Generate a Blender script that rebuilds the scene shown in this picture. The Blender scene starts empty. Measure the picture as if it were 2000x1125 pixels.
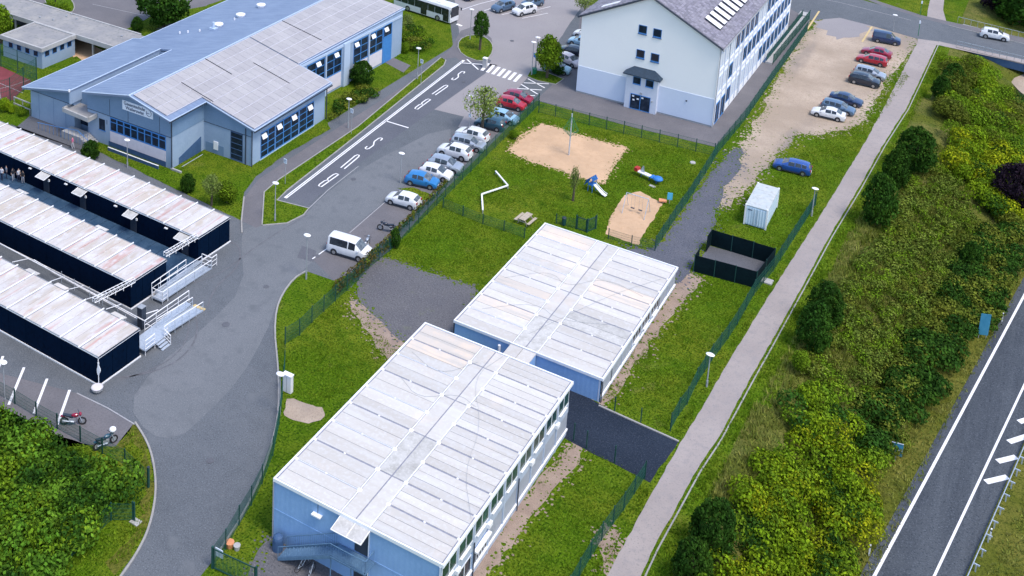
import bpy, math, random
import numpy as np
from mathutils import Matrix, Vector
random.seed(7)
S = bpy.context.scene
COL = S.collection
R = math.radians
# ------------------------------------------------------------------ camera, world, sun, exposure
CH = 72.0
FL, PX, PY = 2303.4, 775.0, -269.3
_th, _ro, _ya = R(13.69), R(-2.364), R(30.5)
_dn = np.array([math.sin(_ro)*math.cos(_th), math.cos(_ro)*math.cos(_th), math.sin(_th)])
_fw = np.array([0, 0, 1.]) - _dn*_dn[2]; _fw /= np.linalg.norm(_fw); _rt = np.cross(_dn, _fw)
CM = np.array([-math.sin(_ya)*_fw + math.cos(_ya)*_rt, math.cos(_ya)*_fw + math.sin(_ya)*_rt, -_dn])
cam = bpy.data.objects.new('camera', bpy.data.cameras.new('camera')); COL.objects.link(cam)
cam.matrix_world = Matrix([[CM[i][0], -CM[i][1], -CM[i][2], (0, 0, CH)[i]] for i in range(3)] + [[0, 0, 0, 1]])
cam.data.sensor_width = 36; cam.data.lens = FL/2000*36
cam.data.shift_x = (1000-PX)/2000; cam.data.shift_y = (PY-562.5)/2000
cam.data.clip_start = 1; cam.data.clip_end = 6000
S.camera = cam
SUN_AZ, SUN_EL = R(105), R(62)      # azimuth from +Y towards +X
world = bpy.data.worlds.new('World'); S.world = world; world.use_nodes = True
nt = world.node_tree; nt.nodes.clear()
sky = nt.nodes.new('ShaderNodeTexSky'); sky.sky_type = 'NISHITA'; sky.sun_disc = False
sky.sun_elevation = SUN_EL; sky.sun_rotation = SUN_AZ; sky.air_density = 1.0; sky.dust_density = 1.6; sky.ozone_density = 1.0
bg = nt.nodes.new('ShaderNodeBackground'); bg.inputs[1].default_value = 0.15
out = nt.nodes.new('ShaderNodeOutputWorld')
nt.links.new(sky.outputs[0], bg.inputs[0]); nt.links.new(bg.outputs[0], out.inputs[0])
sl = bpy.data.lights.new('sun', 'SUN'); sl.energy = 1.3; sl.angle = R(16); sl.color = (1, .91, .80)
sun = bpy.data.objects.new('sun', sl); COL.objects.link(sun)
_sd = Vector((math.sin(SUN_AZ)*math.cos(SUN_EL), math.cos(SUN_AZ)*math.cos(SUN_EL), math.sin(SUN_EL)))
sun.rotation_euler = _sd.to_track_quat('Z', 'Y').to_euler(); sun.location = (0, 100, 120)
S.view_settings.view_transform = 'Standard'; S.view_settings.look = 'None'
S.view_settings.exposure = 1.04; S.view_settings.gamma = 1; S.view_settings.use_curve_mapping = False

# ------------------------------------------------------------------ geometry helpers
def at(u, v, z=0.0):
    """ground point of the survey photo (pixel of the 2000 px wide picture) at height z"""
    d = CM @ np.array([(u-PX)/FL, (v-PY)/FL, 1.]); t = (CH-z)/-d[2]
    return (float(d[0]*t), float(d[1]*t))
def px_of(x, y, z):
    p = CM.T @ np.array([x, y, z-CH]); return PX+FL*p[0]/p[2], PY+FL*p[1]/p[2]
def z_at(x, y, v):
    a, b = -40., CH-1
    for _ in range(40):
        m = (a+b)/2
        if px_of(x, y, m)[1] > v: a = m
        else: b = m
    return a
def interp(x, xs, ys): return float(np.interp(x, xs, ys))
PE_Y = [-100, 74, 96, 124.4, 166.3, 205, 330]; PE_X = [-22.5, -19.4, -18.7, -17.5, -16.0, -15.0, -12.0]   # right edge of the footpath
def x_path(y): return interp(y, PE_Y, PE_X)
HWZ = -4.5
_ha = at(1708, 1125, HWZ); _hb = at(2000, 578, HWZ)
def x_hw(y): return _ha[0] + (y-_ha[1])*(_hb[0]-_ha[0])/(_hb[1]-_ha[1])
def hz(x, y):
    a = x_path(y)+2.0; b = x_hw(y)-2.4
    s = min(1, max(0, (x-a)/max(1, b-a))); s = s*s*(3-2*s)
    z = HWZ*s
    if x > a:
        z += .22*s*(1-s)*4*(math.sin(x*.9+y*.35)+math.sin(y*.8-x*.4))*.5
    far = b+17
    if x > far: z += min(2.5, (x-far)*.12)
    return z
def atT(u, v, h=0.0):
    z = 0.
    for _ in range(25):
        x, y = at(u, v, z+h); z = .5*z+.5*hz(x, y)
    return x, y, z

ORG = {}
def tag(o, label=None, cat=None, group=None, kind=None):
    if label: o['label'] = label
    if cat: o['category'] = cat
    if group: o['group'] = group
    if kind: o['kind'] = kind
    return o
def thing(name, label, cat, loc=(0, 0, 0), rz=0.0, group=None, kind=None, local=True):
    o = bpy.data.objects.new(name, None); COL.objects.link(o)
    o.location = loc; o.rotation_euler = (0, 0, rz); o.empty_display_size = .3
    tag(o, label, cat, group, kind)
    if not local: ORG[o] = Vector(loc)
    return o
class MB:
    """collects boxes, prisms and tubes; build() links them as one mesh object"""
    def __init__(s): s.v = []; s.f = []; s.m = []; s.mi = 0
    def add(s, vs, fs):
        n = len(s.v); s.v += [tuple(map(float, p)) for p in vs]; s.f += [tuple(n+i for i in f) for f in fs]; s.m += [s.mi]*len(fs); return s
    def box(s, x0, x1, y0, y1, z0, z1):
        return s.add([(x0,y0,z0),(x1,y0,z0),(x1,y1,z0),(x0,y1,z0),(x0,y0,z1),(x1,y0,z1),(x1,y1,z1),(x0,y1,z1)],
                     [(0,3,2,1),(4,5,6,7),(0,1,5,4),(1,2,6,5),(2,3,7,6),(3,0,4,7)])
    def wall(s, p0, p1, s0, s1, z0, z1, o0, o1):
        """box along the line p0->p1 from s0 to s1, heights z0..z1, offsets o0..o1 to the right of the line"""
        dx, dy = p1[0]-p0[0], p1[1]-p0[1]; L = math.hypot(dx, dy); dx /= L; dy /= L; nx, ny = dy, -dx
        q = lambda a, o, z: (p0[0]+dx*a+nx*o, p0[1]+dy*a+ny*o, z)
        return s.add([q(s0,o1,z0),q(s1,o1,z0),q(s1,o0,z0),q(s0,o0,z0),q(s0,o1,z1),q(s1,o1,z1),q(s1,o0,z1),q(s0,o0,z1)],
                     [(0,3,2,1),(4,5,6,7),(0,1,5,4),(1,2,6,5),(2,3,7,6),(3,0,4,7)])
    def prism(s, poly, z0, z1):
        n = len(poly)
        a = sum(poly[i][0]*poly[(i+1)%n][1]-poly[(i+1)%n][0]*poly[i][1] for i in range(n))
        if a < 0: poly = poly[::-1]
        zf = lambda z, p: z(p) if callable(z) else z
        return s.add([(p[0],p[1],zf(z0,p)) for p in poly]+[(p[0],p[1],zf(z1,p)) for p in poly],
                     [tuple(range(n))[::-1], tuple(range(n,2*n))]+[(i,(i+1)%n,n+(i+1)%n,n+i) for i in range(n)])
    def tube(s, p, q, r, n=6, r2=None, cap=True):
        p = Vector(p); q = Vector(q); d = (q-p)
        if d.length < 1e-6: return s
        d.normalize(); a = d.orthogonal().normalized(); b = d.cross(a); r2 = r if r2 is None else r2
        vs = [p+(a*math.cos(t)+b*math.sin(t))*r for t in [2*math.pi*i/n for i in range(n)]]+[q+(a*math.cos(t)+b*math.sin(t))*r2 for t in [2*math.pi*i/n for i in range(n)]]
        fs = [(i,(i+1)%n,n+(i+1)%n,n+i) for i in range(n)]
        if cap: fs += [tuple(range(n))[::-1], tuple(range(n,2*n))]
        return s.add(vs, fs)
    def path(s, pts, r, n=5):
        for a, b in zip(pts[:-1], pts[1:]): s.tube(a, b, r, n)
        return s
    def ell(s, c, rx, ry, rz, n=10, m=6):
        vs = []; fs = []
        for j in range(1, m):
            t = math.pi*j/m
            for i in range(n):
                a = 2*math.pi*i/n; vs.append((c[0]+rx*math.sin(t)*math.cos(a), c[1]+ry*math.sin(t)*math.sin(a), c[2]+rz*math.cos(t)))
        vs += [(c[0],c[1],c[2]+rz),(c[0],c[1],c[2]-rz)]; T = len(vs)-2
        for j in range(m-2):
            for i in range(n): fs.append((j*n+i, (j+1)*n+i, (j+1)*n+(i+1)%n, j*n+(i+1)%n))
        for i in range(n): fs.append((T, i, (i+1)%n)); fs.append((T+1, (m-2)*n+(i+1)%n, (m-2)*n+i))
        return s.add(vs, fs)
    def mesh(s, name, mat, off=None, smooth=False):
        me = bpy.data.meshes.new(name)
        vs = s.v if off is None else [(a-off[0], b-off[1], c-off[2]) for a, b, c in s.v]
        me.from_pydata(vs, [], s.f)
        mats = mat if isinstance(mat, (list, tuple)) else [mat]
        for k in mats: me.materials.append(k)
        if len(mats) > 1: me.polygons.foreach_set('material_index', s.m)
        if smooth: me.polygons.foreach_set('use_smooth', [True]*len(me.polygons))
        me.update(); return me
    def build(s, name, mat, parent=None, smooth=False, kind=None):
        root = parent
        while root is not None and root.parent: root = root.parent
        off = ORG.get(root) if root else None
        o = bpy.data.objects.new(name, s.mesh(name, mat, off, smooth)); COL.objects.link(o)
        if parent: o.parent = parent
        if kind: o['kind'] = kind
        return o
_ub = {}
def piece(name, mat, parent, c, size, rz=0.0, mtx=None):
    """a small box part that shares one unit mesh per material"""
    if mat.name not in _ub: _ub[mat.name] = MB().box(-.5,.5,-.5,.5,-.5,.5).mesh('piece_'+mat.name, mat)
    o = bpy.data.objects.new(name, _ub[mat.name]); COL.objects.link(o)
    root = parent
    while root is not None and root.parent: root = root.parent
    off = ORG.get(root, Vector((0,0,0)))
    if parent: o.parent = parent
    o.location = Vector(c)-off; o.scale = size; o.rotation_euler = (0, 0, rz)
    if mtx is not None: o.rotation_euler = mtx.to_euler()
    return o
def inst(o, loc, rz=0.0, sc=1.0, **kw):
    """copy of a thing with copies of its parts and sub-parts, sharing meshes"""
    def cp(a, par):
        c = a.copy(); COL.objects.link(c)
        if par: c.parent = par
        for ch in a.children: cp(ch, c)
        return c
    c = cp(o, None); c.location = loc; c.rotation_euler = (0, 0, rz)
    c.scale = sc if isinstance(sc, (tuple, list)) else (sc,)*3
    tag(c, **kw); return c
def fresh(c, mats):
    """give a copied thing's painted parts another material through object-level slots"""
    for ch in [c]+list(c.children_recursive):
        if ch.type == 'MESH' and ch.material_slots:
            for sl_ in ch.material_slots:
                nm = sl_.material.name if sl_.material else ''
                if nm in mats or nm.endswith('_paint'):
                    m = mats.get('car_paint'); sl_.link = 'OBJECT'; sl_.material = m

# ------------------------------------------------------------------ materials
def M(name, base, var=(), rough=.8, bump=None, metal=0.0, rnd=0.0, island=0.0, spec=.5, coat=0.0, extra=None):
    """procedural principled material; var = [(noise scale, colour, lo, hi, stretch)], rnd = per-object tone, island = per-leaf tone"""
    m = bpy.data.materials.new(name); m.use_nodes = True; t = m.node_tree; N = t.nodes; L = t.links
    b = N['Principled BSDF']; b.inputs['Roughness'].default_value = rough; b.inputs['Metallic'].default_value = metal
    b.inputs['Specular IOR Level'].default_value = spec; b.inputs['Coat Weight'].default_value = coat
    rgb = N.new('ShaderNodeRGB'); rgb.outputs[0].default_value = (*base, 1); cur = rgb.outputs[0]
    geo = N.new('ShaderNodeNewGeometry'); pos = geo.outputs['Position']
    for e in var:
        sc, col, lo, hi = e[:4]; st = e[4] if len(e) > 4 else None
        src = pos
        if st:
            mp = N.new('ShaderNodeMapping'); mp.inputs['Scale'].default_value = st; L.new(pos, mp.inputs[0]); src = mp.outputs[0]
        no = N.new('ShaderNodeTexNoise'); no.inputs['Scale'].default_value = sc; no.inputs['Detail'].default_value = 5; no.inputs['Roughness'].default_value = .6
        L.new(src, no.inputs['Vector'])
        mr = N.new('ShaderNodeMapRange'); mr.inputs[1].default_value = lo; mr.inputs[2].default_value = hi; L.new(no.outputs[0], mr.inputs[0])
        mx = N.new('ShaderNodeMix'); mx.data_type = 'RGBA'; L.new(mr.outputs[0], mx.inputs[0]); L.new(cur, mx.inputs[6]); mx.inputs[7].default_value = (*col, 1)
        cur = mx.outputs[2]
    def tone(sock, amt):
        nonlocal cur
        mr = N.new('ShaderNodeMapRange'); mr.inputs[3].default_value = 1-amt; mr.inputs[4].default_value = 1+amt; L.new(sock, mr.inputs[0])
        mx = N.new('ShaderNodeVectorMath'); mx.operation = 'SCALE'; L.new(cur, mx.inputs[0]); L.new(mr.outputs[0], mx.inputs[3]); cur = mx.outputs[0]
    if rnd: tone(N.new('ShaderNodeObjectInfo').outputs['Random'], rnd)
    if island: tone(geo.outputs['Random Per Island'], island)
    L.new(cur, b.inputs['Base Color'])
    if bump:
        no = N.new('ShaderNodeTexNoise'); no.inputs['Scale'].default_value = bump[0]; no.inputs['Detail'].default_value = 4; L.new(pos, no.inputs['Vector'])
        bp = N.new('ShaderNodeBump'); bp.inputs['Strength'].default_value = bump[1]; bp.inputs['Distance'].default_value = bump[2] if len(bump) > 2 else .05
        L.new(no.outputs[0], bp.inputs['Height']); L.new(bp.outputs[0], b.inputs['Normal'])
    return m
def rib(m, vec, scale, strength=.6, dist=.04, lo=None):
    """adds corrugation (bands along vec) to a material's normal"""
    t = m.node_tree; N = t.nodes; L = t.links; b = N['Principled BSDF']
    g = N.new('ShaderNodeNewGeometry'); dt = N.new('ShaderNodeVectorMath'); dt.operation = 'DOT_PRODUCT'; dt.inputs[1].default_value = vec
    L.new(g.outputs['Position'], dt.inputs[0])
    mu = N.new('ShaderNodeMath'); mu.operation = 'MULTIPLY'; mu.inputs[1].default_value = scale*2*math.pi; L.new(dt.outputs['Value'], mu.inputs[0])
    sn = N.new('ShaderNodeMath'); sn.operation = 'SINE'; L.new(mu.outputs[0], sn.inputs[0])
    bp = N.new('ShaderNodeBump'); bp.inputs['Strength'].default_value = strength; bp.inputs['Distance'].default_value = dist
    L.new(sn.outputs[0], bp.inputs['Height'])
    if b.inputs['Normal'].links: L.new(b.inputs['Normal'].links[0].from_socket, bp.inputs['Normal'])
    L.new(bp.outputs[0], b.inputs['Normal']); return m
G_ = dict(
 lawn=M('lawn', (.078,.150,.005), [(.11,(.150,.185,.014),.42,.64),(.7,(.040,.095,.003),.46,.70),(.28,(.18,.17,.045),.60,.80),(4.1,(.13,.205,.016),.5,.66),(.45,(.19,.165,.07),.66,.82),(5,(.02,.055,.002),.50,.62)], .95, (4.5,1,.3), spec=.05),
 bank=M('bank_grass', (.105,.125,.018), [(.12,(.17,.165,.05),.42,.62),(.5,(.065,.10,.018),.45,.7),(.25,(.19,.17,.07),.6,.8),(2.5,(.13,.155,.028),.5,.8),(4.5,(.03,.042,.006),.52,.64)], .95, (4,1,.3), spec=.05),
 verge=M('verge_grass', (.10,.115,.016), [(.3,(.17,.16,.035),.4,.7),(3,(.07,.085,.014),.45,.75),(5,(.04,.055,.008),.52,.66)], .95, (5,1,.2), spec=.05),
 asphalt=M('asphalt', (.104,.115,.131), [(.07,(.125,.136,.152),.4,.62),(.5,(.088,.098,.112),.5,.8),(9,(.19,.215,.24),.53,.72),(8,(.045,.056,.07),.53,.72),(.8,(.132,.143,.158),.55,.75)], .85, (12,.5,.03), spec=.2),
 asphalt_bus=M('bus_lane_asphalt', (.085,.092,.115), [(.15,(.11,.117,.14),.4,.7),(9,(.16,.165,.185),.53,.72),(8,(.04,.043,.055),.53,.72)], .85, (30,.4,.02)),
 passage=M('dark_passage_asphalt', (.014,.022,.038), [(.2,(.022,.032,.052),.4,.7),(8,(.05,.062,.085),.52,.7),(7,(.008,.012,.022),.52,.7)], .85, (12,.6,.03), spec=.15),  # passage surface, darker than the other asphalt
 gravel_tr=M('track_gravel', (.095,.103,.13), [(.3,(.12,.125,.15),.4,.7),(7,(.19,.20,.23),.54,.72),(6.3,(.045,.05,.065),.53,.72)], .95, (5,1,.08), spec=.1),
 asphalt_dk=M('dark_asphalt', (.085,.09,.105), [(.15,(.11,.115,.135),.4,.7),(7,(.145,.15,.17),.55,.72),(6.1,(.045,.048,.058),.55,.72)], .85, (30,.4,.02)),
 asphalt_lt=M('pale_asphalt', (.25,.235,.245), [(.12,(.28,.265,.27),.4,.7),(6,(.17,.165,.18),.52,.75)], .88, (25,.3,.02)),
 hwy=M('highway_asphalt', (.042,.05,.063), [(.6,(.085,.097,.113),.46,.66,(1,.05,1)),(.1,(.075,.086,.10),.4,.7),(8,(.12,.14,.17),.53,.72),(7,(.014,.02,.032),.53,.72)], .8, (12,.5,.03), spec=.2),
 path=M('path_paving', (.29,.255,.245), [(.15,(.335,.295,.28),.4,.65),(1.5,(.235,.22,.225),.5,.8),(7,(.18,.165,.17),.55,.75)], .9, (18,.4,.02)),
 pavers=M('pavers', (.125,.122,.135), [(.25,(.16,.153,.165),.4,.7),(5,(.115,.107,.115),.5,.7),(8,(.07,.066,.072),.56,.72)], .9, (14,.5,.02)),
 gravel=M('gravel', (.10,.10,.112), [(.3,(.12,.118,.125),.4,.7),(.5,(.12,.13,.09),.6,.8),(7,(.20,.195,.21),.54,.72),(6.3,(.04,.04,.05),.53,.72)], .95, (16,1,.05)),
 sand=M('sand', (.46,.31,.195), [(.3,(.56,.375,.235),.4,.65),(2,(.45,.285,.16),.5,.8),(8,(.40,.28,.19),.55,.85)], .95, (5,.4,.06)),
 dirt=M('dirt', (.325,.26,.20), [(.09,(.45,.365,.29),.42,.62),(.16,(.22,.19,.17),.52,.72,(1,.35,1)),(.8,(.15,.165,.07),.64,.76),(3,(.28,.22,.175),.5,.8),(7,(.20,.16,.13),.55,.75)], .95, (8,.9,.06)),
 soil=M('soil_strip', (.27,.20,.16), [(.6,(.35,.27,.215),.4,.7),(1.1,(.10,.11,.04),.58,.75),(14,(.15,.11,.09),.5,.8)], .95, (10,1,.06)),
 tyre=M('tyre_mark', (.10,.103,.118), [(2,(.14,.145,.165),.45,.65)], .85),
 asphalt_mid=M('mid_asphalt', (.135,.146,.160), [(.1,(.155,.165,.18),.4,.65),(9,(.225,.24,.26),.53,.72),(8,(.085,.095,.11),.53,.72),(.7,(.115,.126,.14),.52,.75)], .85, (12,.5,.03), spec=.2),
 court=M('red_court', (.16,.028,.035), [(1.2,(.20,.04,.05),.4,.7),(20,(.11,.02,.026),.5,.8)], .85, (20,.3,.02)),
 paint=M('road_paint', (.78,.78,.80), [(6,(.55,.55,.58),.55,.85),(30,(.62,.62,.64),.5,.8)], .7),
 paint_old=M('faded_paint', (.34,.34,.36), [(5,(.2,.2,.22),.5,.75)], .8),
 paint_y=M('yellow_paint', (.55,.42,.20), [(6,(.35,.28,.18),.5,.8)], .8),
 kerb=M('kerb_stone', (.33,.32,.31), [(1.5,(.24,.235,.23),.45,.75),(12,(.2,.2,.19),.5,.8)], .9, (12,.5,.02)),
 conc=M('concrete', (.40,.40,.40), [(.8,(.30,.30,.31),.45,.7),(7,(.34,.33,.32),.5,.8)], .85, (10,.4,.02)),
 earth=M('earth_base', (.10,.08,.05), [(1,(.14,.11,.07),.4,.7)], .95),
)
RF = [ (.5,(.56,.55,.54),.48,.72,(.25,2.2,1)), (.22,(.66,.58,.51),.58,.8), (3,(.58,.58,.59),.5,.8) ]
B_ = dict(
 roof=M('white_roof_sheet', (.50,.475,.445), RF, .6, None, rnd=.10, spec=.25),
 roof_dirty=M('stained_roof_sheet', (.56,.50,.44), [(.5,(.70,.56,.44),.45,.7),(.5,(.40,.39,.37),.5,.72,(.3,3,1)),(6,(.55,.52,.5),.5,.8)], .65, None, rnd=.08),
 roof_grey=M('grey_roof_sheet', (.46,.45,.435), [(1.2,(.34,.33,.31),.45,.7),(5,(.58,.57,.55),.5,.8)], .65, None, rnd=.08),
 roof_gap=M('dark_roof_line', (.20,.21,.27), [(3,(.28,.29,.34),.4,.7)], .7),
 roof_rim=M('roof_rim', (.78,.80,.84), [(2,(.66,.67,.70),.5,.8)], .5),
 rust=M('rusty_roof_sheet', (.54,.515,.51), [(.5,(.46,.40,.34),.42,.62,(1.6,.3,1)),(.42,(.47,.24,.21),.545,.68,(2.4,.14,1)),(1.3,(.60,.59,.60),.5,.7,(1,.6,1)),(5,(.42,.40,.39),.56,.7)], .6, (5,.2,.02), rnd=.05),
 cwall=M('container_wall', (.22,.38,.64), [(.7,(.19,.34,.59),.4,.7),(5,(.25,.42,.68),.5,.8)], .6),
 cwall_lt=M('container_side_wall', (.50,.57,.68), [(.9,(.43,.50,.62),.45,.7),(6,(.55,.61,.70),.5,.8)], .6),
 black=M('black_cladding', (.0006,.0065,.022), [(.6,(.001,.008,.026),.4,.7,(1,1,.3)),(3,(.0005,.003,.010),.5,.8)], .9, (2.5,.4,.05), spec=.04),
 steel=M('galvanised_steel', (.50,.56,.64), [(6,(.38,.43,.50),.45,.7)], .45, None, .35),
 white_metal=M('white_metal', (.80,.80,.82), [(8,(.68,.68,.70),.5,.8)], .45),
 grate=M('deck_grating', (.03,.068,.125), [(1.3,(.05,.095,.16),.4,.7),(9,(.015,.035,.075),.5,.75)], .85, (20,.6,.03), spec=.1),
 glass=M('dark_glass', (.010,.018,.034), [(1.2,(.025,.04,.065),.45,.65)], .12, None, 0, .2, 0, .22),
 glass_green=M('green_dark_glass', (.012,.045,.045), [(.8,(.03,.08,.075),.45,.65)], .12, None, 0, .25, 0, .25),
 blueframe=M('blue_frame', (.045,.19,.50), [(3,(.06,.24,.56),.4,.7)], .5),
 whiteframe=M('white_frame', (.72,.74,.78), [(6,(.6,.62,.66),.5,.8)], .5),
 school=M('school_wall', (.27,.36,.49), [(.6,(.23,.32,.45),.42,.7),(5,(.30,.39,.52),.5,.8)], .85, (8,.3,.02)),
 school_up=M('school_upper_cladding', (.15,.24,.37), [(.5,(.125,.21,.33),.4,.7),(5,(.18,.27,.40),.5,.8)], .8),
 bluebase=M('blue_base', (.035,.085,.19), [(1.5,(.05,.11,.23),.4,.7)], .7),
 pinkpanel=M('pale_panel', (.64,.60,.66), [(1.5,(.57,.54,.60),.45,.7)], .7),
 blueroof=M('blue_roof_sheet', (.165,.225,.345), [(.35,(.195,.26,.385),.4,.65),(1.4,(.135,.19,.305),.45,.7,(.1,1.5,1)),(6,(.21,.27,.39),.5,.8)], .55),
 rimroof=M('roof_edge_trim', (.42,.52,.66), [(4,(.36,.46,.6),.5,.8)], .45),
 solar=M('solar_panel', (.345,.33,.34), [(.3,(.38,.365,.37),.42,.62),(3,(.30,.29,.305),.5,.75)], .4, None, 0, .05, 0, .5),
 solargap=M('solar_rail', (.56,.55,.60), [(3,(.5,.49,.55),.5,.8)], .5),
 flatroof=M('flat_roof_felt', (.24,.24,.25), [(.35,(.31,.30,.29),.42,.66),(1.6,(.17,.18,.18),.52,.75),(10,(.33,.33,.33),.6,.85)], .95, (12,.5,.03)),
 plaster=M('white_plaster', (.80,.81,.82), [(.35,(.78,.79,.805),.4,.7),(4,(.81,.82,.83),.5,.8)], .85, (14,.15,.01)),
 plaster_low=M('lilac_plaster', (.56,.63,.76), [(.35,(.53,.60,.74),.4,.7),(4,(.58,.65,.78),.5,.8)], .85, (14,.15,.01)),
 plaster_w=M('porch_plaster', (.56,.60,.70), [(2,(.52,.56,.66),.4,.7)], .85),
 tile=M('slate_tile', (.17,.16,.20), [(.4,(.20,.19,.235),.4,.7),(4,(.12,.115,.15),.5,.8)], .7, None, rnd=.18),
 tiledk=M('dark_porch_tile', (.012,.03,.055), [(3,(.02,.045,.08),.4,.7)], .6),
 dark=M('dark_trim', (.02,.03,.05), [(5,(.03,.04,.06),.4,.7)], .6),
 fence=M('green_wire', (.006,.085,.062), [(2,(.01,.11,.075),.4,.7)], .55),
 fpost=M('green_post', (.006,.05,.045), [(3,(.01,.07,.06),.4,.7)], .55),
 tarp=M('dark_green_screen', (.002,.009,.013), [(.8,(.003,.014,.018),.4,.7),(4,(.001,.006,.009),.5,.8)], .85, (3,.4,.05), spec=.1),
 contain=M('storage_container_paint', (.55,.68,.80), [(1.5,(.48,.60,.72),.45,.7),(6,(.6,.72,.82),.5,.8)], .55),
 controof=M('storage_container_roof', (.42,.47,.50), [(1,(.50,.52,.52),.4,.7),(2.5,(.33,.34,.33),.5,.75)], .65),
 wood=M('weathered_wood', (.42,.36,.29), [(4,(.33,.28,.22),.45,.7)], .85),
 grey=M('grey_metal', (.34,.36,.39), [(6,(.28,.30,.33),.45,.7)], .5, None, .2),
 trunk=M('bark', (.09,.07,.05), [(6,(.05,.04,.03),.45,.7)], .95, (12,.8,.03)),
 blue=M('playground_blue', (.02,.16,.50), [(4,(.04,.2,.55),.4,.7)], .5),
 cyan=M('playground_cyan', (.08,.42,.66), [(4,(.1,.46,.7),.4,.7)], .5),
 red=M('playground_red', (.38,.02,.02), [(4,(.42,.04,.03),.4,.7)], .5),
 orange=M('playground_orange', (.62,.25,.12), [(4,(.66,.3,.15),.4,.7)], .5),
 rubber=M('tyre_rubber', (.012,.012,.014), [(9,(.02,.02,.022),.4,.7)], .85),
 rim=M('wheel_rim', (.45,.46,.48), [(9,(.35,.36,.38),.4,.7)], .35, None, .7),
 carglass=M('car_glass', (.008,.012,.02), [(2.5,(.02,.03,.04),.45,.62)], .1, None, 0, 0, 0, .9),
 windscreen=M('windscreen_glass', (.05,.065,.08), [(2.0,(.14,.16,.17),.45,.62)], .08, None, 0, 0, 0, .9),  # pale grey-blue reflection is put into the glass colour
 lamp=M('headlamp_lens', (.6,.63,.66), [(9,(.5,.52,.55),.4,.7)], .15),
 tail=M('tail_lamp', (.30,.01,.01), [(9,(.36,.02,.02),.4,.7)], .25),
 green=M('green_metal', (.01,.16,.07), [(5,(.02,.2,.09),.4,.7)], .5),
 sign=M('sign_face', (.72,.78,.88), [(3,(.66,.72,.82),.45,.7)], .5),
 signblue=M('blue_sign_back', (.03,.19,.32), [(2,(.05,.24,.38),.4,.7)], .5),
 ink=M('sign_ink', (.08,.11,.17), [(5,(.1,.13,.2),.4,.7)], .6),
 skin=M('skin', (.52,.34,.26), [(9,(.48,.30,.23),.4,.7)], .6),
 hair=M('hair', (.03,.02,.015), [(30,(.05,.035,.02),.4,.7)], .7),
)
rib(B_['cwall'], (1,1,0), 2.2, .15, .02); rib(B_['cwall_lt'], (0,1,0), 5.0, .9, .05); rib(B_['blueroof'], (0,1,0), 1.7, .5, .03)
rib(B_['contain'], (1,1,0), 3.2, .5, .04); rib(G_['pavers'], (1,0,0), 2.5, .3, .01)
for _k in G_: B_.setdefault(_k, G_[_k])
def FOL(name, a, b, c=None, isl=.6, rnd=.15):
    m = M(name, a, [(.5,b,.4,.65)]+([(1.6,c,.5,.75)] if c else []), .8, None, 0, rnd, isl, .08)
    N = m.node_tree.nodes; L = m.node_tree.links; p = N['Principled BSDF']; tr = N.new('ShaderNodeBsdfTranslucent'); ad = N.new('ShaderNodeMixShader'); ad.inputs[0].default_value = .35
    L.new(p.inputs['Base Color'].links[0].from_socket, tr.inputs[0]); L.new(p.outputs[0], ad.inputs[1]); L.new(tr.outputs[0], ad.inputs[2]); L.new(ad.outputs[0], N['Material Output'].inputs[0])
    return m
F_ = dict(
 dark=FOL('dark_foliage', (.026,.078,.010), (.05,.12,.012), (.012,.04,.006)),
 mid=FOL('mid_foliage', (.11,.20,.010), (.17,.265,.015), (.045,.10,.006)),
 bright=FOL('bright_foliage', (.16,.27,.010), (.25,.35,.013), (.08,.16,.007)),
 yellow=FOL('yellow_foliage', (.25,.32,.010), (.38,.40,.012), (.13,.20,.008)),
 olive=FOL('olive_foliage', (.11,.15,.018), (.17,.19,.024), (.055,.085,.010)),
 purple=FOL('purple_foliage', (.022,.014,.026), (.034,.02,.034), (.012,.01,.016)),
 pale=FOL('pale_foliage', (.16,.22,.05), (.24,.29,.08), (.09,.15,.03)),
 brown=FOL('brown_hedge', (.12,.095,.03), (.16,.12,.04), (.06,.075,.018), .4),
 blade=FOL('grass_blade', (.135,.235,.012), (.21,.29,.022), (.08,.16,.007), .5, 0),
 herb=FOL('herb_foliage', (.12,.18,.024), (.185,.235,.036), (.065,.11,.014)),
 lush=FOL('lush_foliage', (.085,.20,.016), (.14,.27,.022), (.032,.09,.009)),
 dry=FOL('dry_grass_blade', (.22,.26,.045), (.33,.32,.09), (.13,.18,.026), .5, 0),
 rustleaf=FOL('reddish_foliage', (.10,.06,.03), (.06,.10,.02), None),
)
# ------------------------------------------------------------------ terrain
def build_terrain():
    xs = list(np.arange(-190, 44, 1.5)); ys = list(np.arange(34, 300, 2.0))
    xs = [-2500, -900, -400]+xs+[60, 100, 400, 2500]; ys = [-2500, -600, -60]+ys+[400, 900, 2500]
    v = []; f = []; m = []
    for y in ys:
        for x in xs:
            z = hz(x, max(-60, min(y, 330))) if abs(x) < 200 else (hz(150, 100) if x > 0 else 0.)
            v.append((x, y, z))
    nx = len(xs)
    for j in range(len(ys)-1):
        for i in range(nx-1):
            f.append((j*nx+i, j*nx+i+1, (j+1)*nx+i+1, (j+1)*nx+i))
            cx = (xs[i]+xs[i+1])/2; cy = (ys[j]+ys[j+1])/2
            d = cx-x_path(max(-60, min(330, cy)))
            m.append(0 if d < 1.9 else (2 if cx > x_hw(cy)-3.5 else 1))
    me = bpy.data.meshes.new('ground'); me.from_pydata(v, [], f)
    for k in ('lawn', 'bank', 'verge'): me.materials.append(G_[k])
    me.polygons.foreach_set('material_index', m); me.polygons.foreach_set('use_smooth', [True]*len(f))
    o = bpy.data.objects.new('ground', me); COL.objects.link(o); tag(o, 'grass ground with a slope down to the highway', None, kind='structure')
build_terrain()

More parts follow.
